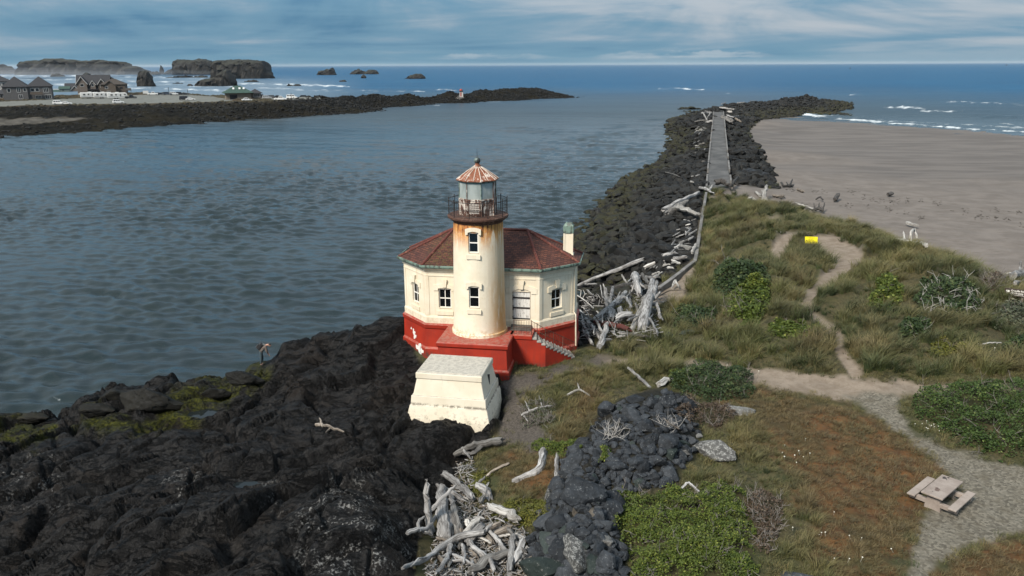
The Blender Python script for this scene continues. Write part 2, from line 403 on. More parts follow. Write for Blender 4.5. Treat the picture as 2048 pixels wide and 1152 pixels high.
for px, py, z in ((1165, 480, 0), (1190, 430, 0), (1215, 395, 0), (1245, 372, 0), (1300, 341, 0), (1335, 300, 0), (1338, 288, 0), (1350, 240, 0)):
    x, y, z = at(px, py, 0.); WORLD.append((x - 6, y + 4, -2.2)); WORLD.append((x - 16, y + 10, -3))
for px, py, h in ((1431, 214, 4.2), (1470, 207, 3.9), (1500, 205, 3.7), (1560, 198, 4.3), (1600, 193, 5.2), (1622, 190, 5.8)):
    x, y, z = at(px, py, h); WORLD.append((x - 7, y + 13, -.8)); WORLD.append((x - 12, y + 24, -3))
# round the lighthouse: level rock under it, and the river side
WORLD += [(-6, 47.5, 4.1), (-1, 46, 4.0), (-1, 50, 4.0), (4, 50, 3.8), (-6.5, 51, 3.9), (0, 54, 1.5), (-8, 54, 1.0), (6, 56, 1.6), (0, 59, -1.2), (8, 64, -.2), (-9, 59, -2), (4, 63, -1.8), (8, 70, -1.6)]
# the back of the dune ridge comes down to the beach
for px, py, h in ((1445, 396, 5.6), (1520, 409, 5.8), (1600, 429, 6.0), (1700, 459, 6.4), (1760, 476, 6.6), (1850, 503, 6.6), (1920, 531, 6.3), (1990, 566, 5.6)):
    x, y, z = at(px, py, h); WORLD.append((x + 3.5, y + 8, 3.1))
_pts = np.concatenate([_w3, np.array(WORLD)])
NP_, NZ_ = _pts[:, :2].copy(), _pts[:, 2].copy()
NW_ = rbf_fit(NP_, NZ_)

# ---- where each surface lies (outlines as they meet the ground, taken from the photograph)
P_ROCK = [(-900, 900), (-260, 872), (0, 826), (215, 780), (300, 755), (430, 742), (540, 685), (600, 655), (700, 645), (760, 620), (830, 612), (830, 700), (850, 740), (1000, 757), (1012, 800), (1003, 850),
          (985, 884), (945, 905), (915, 950), (885, 1000), (850, 1050), (835, 1100), (820, 1170), (800, 1700), (-900, 1700)]
P_WALLSIDE = [(1130, 480), (1215, 380), (1330, 305), (1347, 240), (1366, 222), (1400, 212), (1445, 204), (1520, 197), (1600, 186), (1640, 180), (1700, 205), (1600, 232), (1520, 240), (1495, 262), (1512, 295), (1540, 335), (1556, 378), (1500, 372), (1470, 366), (1450, 380), (1412, 385), (1399, 440), (1392, 515), (1290, 592), (1200, 640), (1185, 690), (1150, 690), (1130, 600)]
P_DIRT = [(985, 800), (1005, 755), (1080, 745), (1150, 725), (1200, 712), (1230, 716), (1160, 740), (1090, 762), (1040, 800), (1075, 850), (1100, 880), (1060, 905), (1000, 880)]
P_PATH = [(1190, 712), (1260, 716), (1340, 717), (1450, 728), (1560, 742), (1700, 755), (1815, 763), (1900, 768), (2060, 765), (2300, 770), (2300, 782), (2060, 780), (1900, 782), (1800, 790), (1760, 800), (1690, 800), (1600, 786), (1500, 762), (1400, 738), (1300, 730), (1200, 726)]
P_GRAVEL = [(1690, 790), (1790, 785), (1800, 820), (1835, 872), (1930, 908), (2048, 938), (2500, 1010), (2500, 1090), (2048, 1062), (1950, 1092), (1870, 1130), (1835, 1175), (1812, 1175), (1832, 1080), (1852, 1025), (1925, 985), (1880, 930), (1830, 890), (1770, 845)]
L_DUNEPATH = [(1636, 476), (1660, 492), (1702, 512), (1668, 545), (1628, 580), (1608, 600), (1625, 630), (1655, 652), (1676, 672), (1676, 695), (1692, 715), (1712, 745)]
W_DUNEPATH = [10, 26, 22, 16, 12, 9, 9, 10, 11, 9, 9, 12]
P_BARE = [(1542, 506), (1548, 480), (1570, 462), (1600, 462), (1612, 470), (1585, 480), (1575, 500), (1555, 520)]
P_BARE2 = [(1532, 442), (1545, 432), (1572, 438), (1570, 448), (1545, 450)]
P_BEACH = [(1392, 398), (1440, 388), (1452, 380), (1472, 366), (1500, 372), (1556, 378), (1540, 335), (1512, 295), (1495, 262), (1520, 240), (1600, 227), (1720, 238), (1900, 250), (2100, 264), (3000, 320), (3000, 590), (2090, 575), (1990, 556), (1925, 524), (1850, 496), (1760, 470), (1700, 452), (1600, 421), (1520, 401), (1455, 391), (1425, 396)]
P_STRIP = [(1412, 392), (1408, 440), (1402, 480), (1398, 520), (1385, 545), (1370, 590), (1345, 600), (1300, 612), (1270, 618), (1288, 592), (1390, 518), (1398, 440), (1408, 390)]
P_MOSS = [[(-40, 850), (20, 838), (110, 845), (112, 880), (70, 905), (20, 890)], [(135, 848), (200, 828), (285, 838), (280, 860), (200, 862)], [(270, 850), (330, 800), (380, 770), (420, 748), (455, 752), (468, 780), (455, 810), (400, 822), (360, 850), (310, 862)], [(450, 760), (478, 740), (520, 725), (545, 740), (500, 765), (470, 790)]]
P_DRY = [[(1500, 775), (1600, 790), (1700, 812), (1800, 860), (1850, 905), (1890, 940), (1840, 1010), (1830, 1100), (1760, 1160), (1640, 1110), (1600, 1000), (1560, 920), (1500, 860), (1470, 800)], [(985, 905), (1040, 905), (1130, 920), (1135, 990), (1080, 985), (1010, 960), (980, 930)],
         [(1160, 770), (1200, 780), (1190, 850), (1130, 890), (1120, 860)], [(1860, 1150), (1960, 1100), (2048, 1068), (2300, 1090), (2300, 1400), (1860, 1400)]]
P_LICHEN = [[(600, 1000), (660, 960), (740, 960), (800, 1030), (820, 1100), (700, 1150), (600, 1130)], [(330, 930), (420, 930), (420, 1000), (320, 1000)], [(0, 940), (110, 920), (120, 1010), (20, 1020)], [(520, 970), (560, 970), (560, 1010), (520, 1010)]]

# ---- the grid: rows further apart with distance, so the ground has detail where one stands close to it
_ra = 13.0 * np.exp(np.linspace(0, math.log(58 / 13.), 430)); _rb = 58 * np.exp(np.linspace(0, math.log(470 / 58.), 250))[1:]
ROWS = np.concatenate([_ra, _rb]); UC = np.linspace(-.92, .92, 800)
GU, GY = np.meshgrid(UC, ROWS); GX = GU * GY
GH = rbf_eval(NP_, NW_, GX[::2, ::2], GY[::2, ::2])
def up2(a, shape):                          # the smooth part was solved on every second row and column
    r = np.linspace(0, a.shape[0] - 1, shape[0]); c = np.linspace(0, a.shape[1] - 1, shape[1])
    r0 = np.minimum(r.astype(int), a.shape[0] - 2); c0 = np.minimum(c.astype(int), a.shape[1] - 2); fr = (r - r0)[:, None]; fc = (c - c0)[None]
    return (a[r0][:, c0] * (1 - fr) + a[r0 + 1][:, c0] * fr) * (1 - fc) + (a[r0][:, c0 + 1] * (1 - fr) + a[r0 + 1][:, c0 + 1] * fr) * fc
GH = up2(GH, GX.shape)
GPX, GPY = project(GX, GY, GH)
_jit = fbm2(GX * .9, GY * .9, 4) * 22
_dist = np.maximum(GY, 15)
_k = 45. / _dist                                # pixels shrink with distance
def mask(poly, soft=8., jit=1.):
    return smooth(-soft, soft, sdist(GPX, GPY, poly) + _jit * jit * np.minimum(_k, 1.6))
M_rock = mask(P_ROCK, 6, .5)
M_rip = mask(P_WALLSIDE, 4, .25) * (1 - M_rock)
_shore = smooth(1.5, 1.0, GH) * (sdist(GPX, GPY, P_BEACH) < -2) * (1 - M_rock)
M_rock = np.maximum(M_rock, _shore * (GX < 3) * (GY < 70)); M_rip = np.maximum(M_rip, _shore * ((GX >= 3) | (GY >= 70)) * (GY > 50))
P_RUBBLE = [(1195, 835), (1235, 806), (1290, 787), (1340, 782), (1380, 796), (1385, 835), (1400, 868), (1392, 905), (1368, 935), (1352, 970), (1300, 985), (1225, 990), (1232, 1060), (1250, 1110), (1252, 1190), (1055, 1190), (1062, 1090), (1080, 1020), (1120, 960), (1130, 905), (1170, 880)]
M_rub = mask(P_RUBBLE, 10, .3); M_rip = np.maximum(M_rip, M_rub * .9)
GH = GH + M_rub * .25 + .75 * smooth(0, 60, sdist(GPX, GPY, P_RUBBLE))
M_beach = mask(P_BEACH, 2.5, .15) * (GY > 40)
M_path = np.maximum(mask(P_PATH, 7, .45), 0)
M_grav = mask(P_GRAVEL, 9, .5)
_dp = ldist(GPX, GPY, L_DUNEPATH, W_DUNEPATH)
M_dpath = np.maximum(np.maximum(smooth(-5, 4, _dp + _jit * .2), mask(P_BARE, 5, .3)), np.maximum(mask(P_BARE2, 4, .2), mask(P_STRIP, 4, .1)))
M_dirt = mask(P_DIRT, 9, .6)
M_moss = np.max([mask(p, 12, 1.) for p in P_MOSS], 0)
M_dry = np.max([mask(p, 30, 1.8) for p in P_DRY], 0)
M_lich = np.max([mask(p, 25, 1.) for p in P_LICHEN], 0)
M_sand = np.clip(np.maximum(M_path, M_dpath), 0, 1)

# ---- relief
def cells(x, y, seed):
    """broken blocks: every cell of a jittered lattice is a tilted face; returns its height and the distance to the next block"""
    xi = np.floor(x).astype(int); yi = np.floor(y).astype(int); b1 = np.full(x.shape, 9.); b2 = np.full(x.shape, 9.); H = np.zeros(x.shape)
    for dx in (-1, 0, 1):
        for dy in (-1, 0, 1):
            h = _perm[_perm[(xi + dx + seed) & 255] + ((yi + dy) & 255)]; h2 = _perm[h + 57]; h3 = _perm[h2 + 101]; h4 = _perm[h3 + 31]
            cx = xi + dx + h / 255.; cy = yi + dy + h2 / 255.; ux, uy = x - cx, y - cy; d = np.hypot(ux, uy)
            hh = (h3 / 255. - .5) + ux * (h4 / 255. - .5) * 1.5 + uy * (h / 255. - .5) * 1.5
            near = d < b1; b2 = np.where(near, b1, np.minimum(b2, d)); H = np.where(near, hh, H); b1 = np.where(near, d, b1)
    return H, b2 - b1
def rock_relief(x, y):
    wx = x + 1.4 * fbm2(x * .16 + 5, y * .16, 3); wy = y + 1.4 * fbm2(x * .16 - 9, y * .16 + 4, 3)
    r = (ridged2(wx * .16, wy * .16, 3, .5) - .55) * 1.3
    a = R(32); u = wx * math.cos(a) + wy * math.sin(a); v = -wx * math.sin(a) + wy * math.cos(a)          # joints run slantwise through the basalt
    h1, e1 = cells(u * .17 + 40, v * .34, 3); h2, e2 = cells(u * .5 + 9, v * .85, 17); h3, e3 = cells(u * 1.4, v * 2.1 + 5, 29)
    crack = smooth(.16, .0, e1) * .55 + smooth(.12, .0, e2) * .16
    h1 = h1 * smooth(-.02, .10, e1); h2 = h2 * smooth(-.03, .10, e2)
    return r * .55 + h1 * .85 + h2 * .34 + h3 * .13 - crack + fbm2(wx * .5, wy * .5, 3) * .35 + fbm2(wx * 2.2, wy * 2.2, 3) * .09
_calm = np.exp(-(((GX + 1) / 8.5) ** 2 + ((GY - 48) / 5.5) ** 4))     # level where the lighthouse stands
RELIEF = rock_relief(GX, GY)
POOLS = [(405, 826, 2.55, .75, .5, .2), (505, 972, 3.05, 1.05, .34, -.25), (612, 905, 2.85, .5, .18, .1)]
GH = GH + M_rock * RELIEF * (1 - .85 * _calm)
for px, py, z, ra, rb, an in POOLS:
    c = at(px, py, z); dx = GX - c[0]; dy = GY - c[1]
    q = np.hypot((dx * math.cos(an) + dy * math.sin(an)) / ra, (-dx * math.sin(an) + dy * math.cos(an)) / rb)
    w = smooth(2.2, 1.05, q); GH = GH * (1 - w) + w * (z - .06 + np.clip(q - 1 + fbm2(GX * 1.8, GY * 1.8, 3) * .55, -.5, 1.) * .28)
_dune = np.clip(1 - M_rock - M_rip - M_beach - M_sand - M_grav - M_dirt, 0, 1)
_far = smooth(45, 55, GY)
_hum = np.abs(fbm2(GX * .33 + 3, GY * .33, 3))
GH = GH + _dune * (_far * (fbm2(GX * .2, GY * .2, 3) * .8 + (_hum * 1.5 - .28) * smooth(-26, 10, -_dp) * smooth(30, 70, np.hypot(GPX - 1622, (GPY - 490) * 1.6))) + (1 - _far) * fbm2(GX * .5, GY * .5, 4) * .16)
GH = GH + (M_sand + M_grav) * fbm2(GX * 1.3, GY * 1.3, 3) * .035 - M_dpath * (1 - mask(P_STRIP, 4, .1)) * .12
GH = GH + M_beach * (fbm2(GX * .35, GY * .35, 4) * .10 * smooth(1.2, 2.8, GH) + .015 * fbm2(GX * .1, GY * .1, 2))
GH = GH + M_rip * fbm2(GX * .4, GY * .4, 3) * .35
_st = at(524, 730, 2.55); _q = np.hypot(GX - _st[0], GY - _st[1]); _k2 = smooth(1.5, .7, _q); GH = GH * (1 - _k2) + 2.55 * _k2 + .0        # the ledge the person stands on
STAND = _st
_out = smooth(3, 16, -np.maximum(sdist(GPX, GPY, P_WALLSIDE), sdist(GPX, GPY, P_BEACH))) * (GY > 95) * (GX < 160)
GH = GH * (1 - _out) - 1.6 * _out; M_rip = M_rip * (1 - _out)
_sea = smooth(1696, 1712, GPX) * (GY > 120); M_rip = M_rip * (1 - _sea); GH = np.where(_sea * (sdist(GPX, GPY, P_BEACH) < 3) * (GPY < 420) > .5, -1.3, GH)
def ground_z(x, y):
    """height of the built ground under a point"""
    x = np.asarray(x, float); y = np.asarray(y, float)
    r = np.interp(y, ROWS, np.arange(len(ROWS))); c = np.interp(x / np.maximum(y, .1), UC, np.arange(len(UC)))
    r0 = np.minimum(r.astype(int), len(ROWS) - 2); c0 = np.minimum(c.astype(int), len(UC) - 2); fr = r - r0; fc = c - c0
    return (GH[r0, c0] * (1 - fr) + GH[r0 + 1, c0] * fr) * (1 - fc) + (GH[r0, c0 + 1] * (1 - fr) + GH[r0 + 1, c0 + 1] * fr) * fc
_tt = np.exp(np.linspace(math.log(16.), math.log(520.), 420))
def _march(d, t):
    X = d[:, None, 0] * t; Y = d[:, None, 1] * t; Z = HC + d[:, None, 2] * t
    below = Z < ground_z(X, Y); i = np.where(below.any(1), below.argmax(1), t.shape[1] - 1)
    return np.maximum(i, 1)
def ground_at(px, py):
    """the first point of the ground on the line of sight through a pixel"""
    D = rays(np.atleast_1d(px), np.atleast_1d(py)); D = D / D[:, 1:2]; out = []
    for a in range(0, len(D), 4000):
        d = D[a:a + 4000]; n = len(d)
        zmax = np.clip((HC - 9.) / -d[:, 2], 14, 500); zmin = np.clip(HC / -d[:, 2] * 1.02, 16, 520)          # the ground lies between sea level and 9 m
        t = zmax[:, None] + (zmin - zmax)[:, None] * np.linspace(0, 1, 90)[None]; i = _march(d, t); k = np.arange(n)
        lo, hi = t[k, i - 1], t[k, i]
        t2 = lo[:, None] + (hi - lo)[:, None] * np.linspace(0, 1, 9)[None]; i = _march(d, t2); tt = (t2[k, i - 1] + t2[k, i]) * .5
        out.append(np.stack([d[:, 0] * tt, tt, HC + d[:, 2] * tt], -1))
    P = np.concatenate(out); return P if np.ndim(px) else P[0]
# ------------------------------------------------------------------ ground material
def mat_ground():
    m, g, fin = new_mat('ground')
    p = g.pos()
    A = {k: g.attr(k) for k in ('rock', 'rip', 'beach', 'sand', 'gravel', 'dirt', 'moss', 'dry', 'lichen', 'wet')}
    n1 = g.noise(p, .35, 5, .6); n2 = g.noise(p, 1.6, 6, .65); n3 = g.noise(p, 9., 4, .65); n4 = g.noise(p, 38., 2, .6)
    # turf: olive, tan and brown thatch
    turf = g.mix(g.ramp(n2, .38, .62), (.020, .021, .008), (.054, .046, .020))
    turf = g.mix(g.ramp(n3, .42, .66, 0, .75), turf, (.080, .064, .031))
    turf = g.mix(g.ramp(n1, .45, .62, 0, .55), turf, (.028, .036, .010))
    dry = g.mix(g.ramp(n2, .35, .65), (.052, .023, .008), (.115, .050, .015))
    dry = g.mix(g.ramp(n3, .45, .68, 0, .7), dry, (.088, .058, .026))
    dry = g.mix(g.ramp(n1, .46, .60, 0, .75), dry, (.040, .032, .012))
    c = g.mix(g.math('MULTIPLY', A['dry'], .92), turf, dry)
    # bare sand and soil
    sand = g.mix(g.ramp(n2, .35, .65), (.155, .122, .092), (.215, .175, .138))
    sand = g.mix(g.ramp(n3, .50, .72, 0, .55), sand, (.120, .094, .066))
    c = g.mix(A['sand'], c, sand)
    soil = g.mix(g.ramp(n3, .35, .65), (.040, .034, .029), (.085, .073, .062))
    c = g.mix(A['dirt'], c, soil)
    # gravel: grey chips, dark and pale
    vor = g.voro(p, 11., out=1); vx = g.xyz(vor)[0]
    grav = g.mix(vx, (.070, .062, .048), (.178, .160, .128))
    grav = g.mix(g.ramp(n2, .45, .68, 0, .6), grav, (.088, .074, .052))
    c = g.mix(A['gravel'], c, grav)
    # beach: dry pale grey sand above, darker where the tide has been
    bs = g.mix(g.ramp(n1, .35, .65), (.126, .107, .093), (.162, .139, .122))
    trk = g.noise(g.scale(p, .5, 1.3, 1.), 1.1, 7, .7)
    bs = g.mix(g.ramp(trk, .50, .68, 0, .6), bs, (.092, .077, .064))
    bs = g.mix(A['wet'], bs, g.mix(g.ramp(g.noise(g.scale(p, .05, .22, 1), 1.3, 4), .4, .6), (.098, .083, .072), (.132, .113, .099)))
    c = g.mix(A['beach'], c, bs)
    # basalt
    rk = g.mix(g.ramp(n2, .36, .64), (.0040, .0038, .0040), (.0150, .0142, .0140))
    rk = g.mix(g.ramp(n3, .48, .70, 0, .7), rk, (.036, .034, .033))
    rk = g.mix(g.ramp(n1, .50, .66, 0, .5), rk, (.017, .0125, .0095))
    cr = g.noise(g.node('Mapping', {'Vector': p, 'Rotation': (0, 0, R(32)), 'Scale': (.55, 1.6, 1.)}).outputs[0], .9, 7, .68, .5); crk = g.ramp(g.math('ABSOLUTE', g.math('SUBTRACT', cr, .5)), .030, .0); rk = g.mix(g.math('MULTIPLY', crk, .85), rk, (.0018, .0018, .002))
    pits = g.voro(p, 3.1); rk = g.mix(g.ramp(pits, .10, .28, .6, 0), rk, (.003, .003, .0035))
    speck = g.math('MULTIPLY', g.ramp(n4, .60, .70), g.ramp(n2, .45, .6))
    rk = g.mix(g.math('MULTIPLY', speck, .35), rk, (.15, .145, .135))
    li = g.math('MULTIPLY', A['lichen'], g.math('MULTIPLY', g.ramp(n3, .50, .62), g.ramp(g.noise(p, 1.1, 5, .7), .48, .60)))
    rk = g.mix(g.math('MULTIPLY', li, .8), rk, (.24, .235, .225))
    ms = g.math('MULTIPLY', A['moss'], g.ramp(n2, .36, .54))
    rk = g.mix(ms, rk, g.mix(g.ramp(n3, .4, .62), (.013, .015, .003), (.055, .056, .007)))
    c = g.mix(A['rock'], c, rk)
    rip = g.mix(g.ramp(n3, .4, .6), (.006, .006, .006), (.018, .017, .016))
    c = g.mix(A['rip'], c, rip)
    rough = g.mix(A['rock'], (.95, .95, .95), g.mix(g.ramp(n2, .4, .65), (.50,) * 3, (.85,) * 3))
    rough = g.mix(g.math('MULTIPLY', A['wet'], .6), rough, (.55,) * 3)
    h = g.math('ADD', g.math('ADD', g.math('MULTIPLY', n3, .7), g.math('MULTIPLY', n4, .25)), g.math('MULTIPLY', g.math('MULTIPLY', crk, A['rock']), -.8))
    k = g.math('ADD', .25, g.math('MULTIPLY', A['rock'], .75))
    hr = g.math('MULTIPLY', h, k)
    bpn = g.node('Bump', {'Height': hr, 'Strength': .9, 'Distance': .16}).outputs[0]
    return fin(c, rough, bpn, Specular_IOR_Level=g.math('SUBTRACT', .30, g.math('MULTIPLY', g.math('MAXIMUM', A['rock'], A['rip']), .16)))
MAT_GROUND = mat_ground()
_wet = smooth(2.3, 1.5, GH + fbm2(GX * .08, GY * .08, 3) * .5) * M_beach

# ---- split the one sheet into the surfaces it is made of
def build_ground():
    cls = np.stack([np.maximum(M_rock, .001), M_rip, M_beach, M_sand * .98, M_grav, M_dirt, np.clip(1 - np.maximum.reduce([M_rock, M_rip, M_beach, M_sand, M_grav, M_dirt]), .02, 1) * .9], 0)
    cl = cls.argmax(0)
    lawn = sdist(GPX, GPY, [(1480, 775), (1700, 800), (1900, 930), (1840, 1060), (1830, 1500), (1250, 1500), (1330, 1010), (1400, 930), (1460, 860)]) > 0
    lawn |= sdist(GPX, GPY, P_DRY[3]) > 0
    cl = np.where((cl == 6) & lawn, 7, cl)
    nr, nc = GX.shape
    V = np.stack([GX, GY, GH], -1)
    gu = np.gradient(V, axis=1); gv = np.gradient(V, axis=0); N = np.cross(gu, gv); N /= np.linalg.norm(N, axis=-1)[..., None]
    idx = np.arange(nr * nc).reshape(nr, nc)
    q = np.stack([idx[:-1, :-1], idx[:-1, 1:], idx[1:, 1:], idx[1:, :-1]], -1)
    top = np.maximum.reduce([GH[:-1, :-1], GH[:-1, 1:], GH[1:, 1:], GH[1:, :-1]])
    keep = (top > -1.0)
    qc = cl[:-1, :-1]
    att = {'rock': M_rock, 'rip': M_rip, 'beach': M_beach, 'sand': M_sand, 'gravel': M_grav, 'dirt': M_dirt, 'moss': M_moss, 'dry': M_dry, 'lichen': M_lich, 'wet': _wet}
    for k, name in enumerate(('rock_outcrop', 'jetty_bed', 'beach', 'sandy_path', 'gravel_path', 'bare_ground', 'dune', 'lawn')):
        f = q[keep & (qc == k)]
        if len(f) == 0: continue
        u, inv = np.unique(f, return_inverse=True)
        o = link(name, mesh_np(name, V.reshape(-1, 3)[u], inv.reshape(-1, 4), MAT_GROUND, True,
                               {a: b.ravel()[u] for a, b in att.items()}, N.reshape(-1, 3)[u]))
        o['kind'] = 'structure'
build_ground()
def mat_pool():
    m, g, fin = new_mat('pool_water')
    return fin((.010, .013, .014), .06, g.bump(g.noise(g.pos(), 3, 2), .05, .02), IOR=1.33)
MAT_POOL = mat_pool()
for px, py, z, ra, rb, an in POOLS:
    c = at(px, py, z); n = 40
    ring = [(c[0] + math.cos(t) * ra * 1.35 * math.cos(an) - math.sin(t) * rb * 1.35 * math.sin(an), c[1] + math.cos(t) * ra * 1.35 * math.sin(an) + math.sin(t) * rb * 1.35 * math.cos(an)) for t in np.linspace(0, 2 * math.pi, n, endpoint=False)]
    mb = MB(); mb.prism(ring, z - .35, z - .03); o = mb.build('tide_pool', MAT_POOL); o['kind'] = 'structure'
# ------------------------------------------------------------------ the sea and the river mouth: one sheet to the horizon
def wave_tile(n, L, lo, hi, wind, spread, seed, slope=2.6):
    """a patch of wind waves that repeats without a seam, height with unit deviation"""
    r = np.random.default_rng(seed); k = np.fft.fftfreq(n, L / n) * 2 * np.pi
    kx, ky = np.meshgrid(k, k); kk = np.hypot(kx, ky) + 1e-6; lam = 2 * np.pi / kk
    w = np.where((lam > lo) & (lam < hi), kk ** (-slope), 0) * smooth(lo, lo * 1.4, lam) * smooth(hi, hi * .7, lam)
    ca = (kx * math.cos(wind) + ky * math.sin(wind)) / kk
    w = w * (np.abs(ca) ** spread + .03)
    h = np.fft.ifft2(w * np.exp(1j * r.uniform(0, 2 * np.pi, (n, n)))).real
    return h / h.std()
def sample(tile, L, x, y, rot=0.):
    n = tile.shape[0]; c, s_ = math.cos(rot), math.sin(rot)
    u = (x * c + y * s_) / L * n; v = (-x * s_ + y * c) / L * n
    i = np.floor(u).astype(int); j = np.floor(v).astype(int); fu = u - i; fv = v - j
    i0, i1, j0, j1 = i % n, (i + 1) % n, j % n, (j + 1) % n
    return (tile[j0, i0] * (1 - fu) + tile[j0, i1] * fu) * (1 - fv) + (tile[j1, i0] * (1 - fu) + tile[j1, i1] * fu) * fv
_t1 = wave_tile(256, 37., .7, 3.0, R(72), 3, 1); _t2 = wave_tile(320, 71., 1.4, 5., R(66), 3, 2, 2.3); _t3 = wave_tile(256, 410., 14., 60., R(58), 8, 3)
_t4 = wave_tile(256, 173., 5., 17., R(70), 5, 9, 2.4)
_th = np.concatenate([np.linspace(R(26.5), R(3.2), 580), np.exp(np.linspace(math.log(R(3.2)), math.log(.0006), 150))[1:]])
_sy = HC / np.tan(_th)
_su = np.linspace(-1.0, 1.0, 780)
SU, SY = np.meshgrid(_su, _sy); SX = SU * SY
FOAM = [  # (line, half width px, strength): breakers and the wash they leave
 ([(1316, 178), (1345, 176), (1375, 178), (1410, 180)], 2.0, 1.0), ([(1395, 186), (1430, 184), (1462, 187)], 2.5, .5), ([(1700, 190), (1722, 189)], 1.5, .9), ([(1765, 216), (1800, 215), (1850, 217)], 4.2, 1.0), ([(1840, 222), (1880, 223), (1925, 223)], 2.2, 1.0),
 ([(1890, 203), (1940, 205), (1990, 207), (2060, 211)], 2.0, .9), ([(1810, 205), (1835, 206)], 1.0, .6), ([(2000, 248), (2030, 250)], 2.0, .8), ([(1560, 225), (1600, 226), (1640, 222)], 3.0, .7),
 ([(1655, 219), (1672, 218)], 2.0, .8), ([(1535, 234), (1600, 229), (1640, 233), (1700, 240), (1780, 247), (1850, 252), (1950, 259), (2060, 265)], 3.6, 1.0), ([(1600, 226), (1700, 234), (1800, 243), (1950, 252), (2060, 259)], 3.0, .55),
 ([(1700, 238), (1850, 247), (2060, 256)], 2.4, .7), ([(1495, 245), (1515, 245), (1525, 250)], 4, .95), ([(520, 168), (640, 170), (700, 174)], 2.4, .9), ([(608, 171), (640, 171), (690, 173)], 3.2, 1.0), ([(640, 180), (740, 182), (850, 183)], 2.2, .75), ([(860, 180), (890, 179), (915, 182)], 2.4, .9),
 ([(450, 167), (540, 168), (600, 171)], 2.4, 1.0), ([(380, 173), (440, 172), (500, 176), (600, 178)], 2.2, .8), ([(330, 178), (400, 180), (470, 182)], 2.4, 1.), ([(560, 178), (660, 184), (760, 186)], 3.2, .7), ([(310, 155), (420, 154), (430, 156)], 2.4, .9),
 ([(240, 152), (330, 158), (420, 158)], 2.6, .7), ([(300, 164), (400, 163)], 3.0, .8), ([(300, 170), (420, 168)], 2.6, .7), ([(0, 152), (120, 152), (260, 153)], 2.6, .9), ([(0, 160), (150, 158), (280, 162)], 4.5, .8), ([(60, 170), (180, 168), (290, 172)], 4.5, .8), ([(240, 178), (300, 176)], 4, .8),
 ([(545, 158), (580, 160), (640, 160)], 1.6, .5), ([(460, 152), (540, 157)], 1.5, .7), ([(100, 790), (135, 804), (160, 800)], 5, .45), ([(200, 750), (240, 757)], 4, .25), ([(1155, 458), (1180, 432), (1200, 410)], 7, .5), ([(1215, 388), (1245, 366)], 4, .5), ([(1340, 287), (1352, 242), (1362, 222)], 2.2, .5), ([(660, 228), (700, 226)], 1.6, .8), ([(840, 212), (880, 211)], 1.4, .7), ([(975, 205), (1000, 204)], 1.4, .7), ([(1100, 192), (1125, 191)], 1.6, .8)]
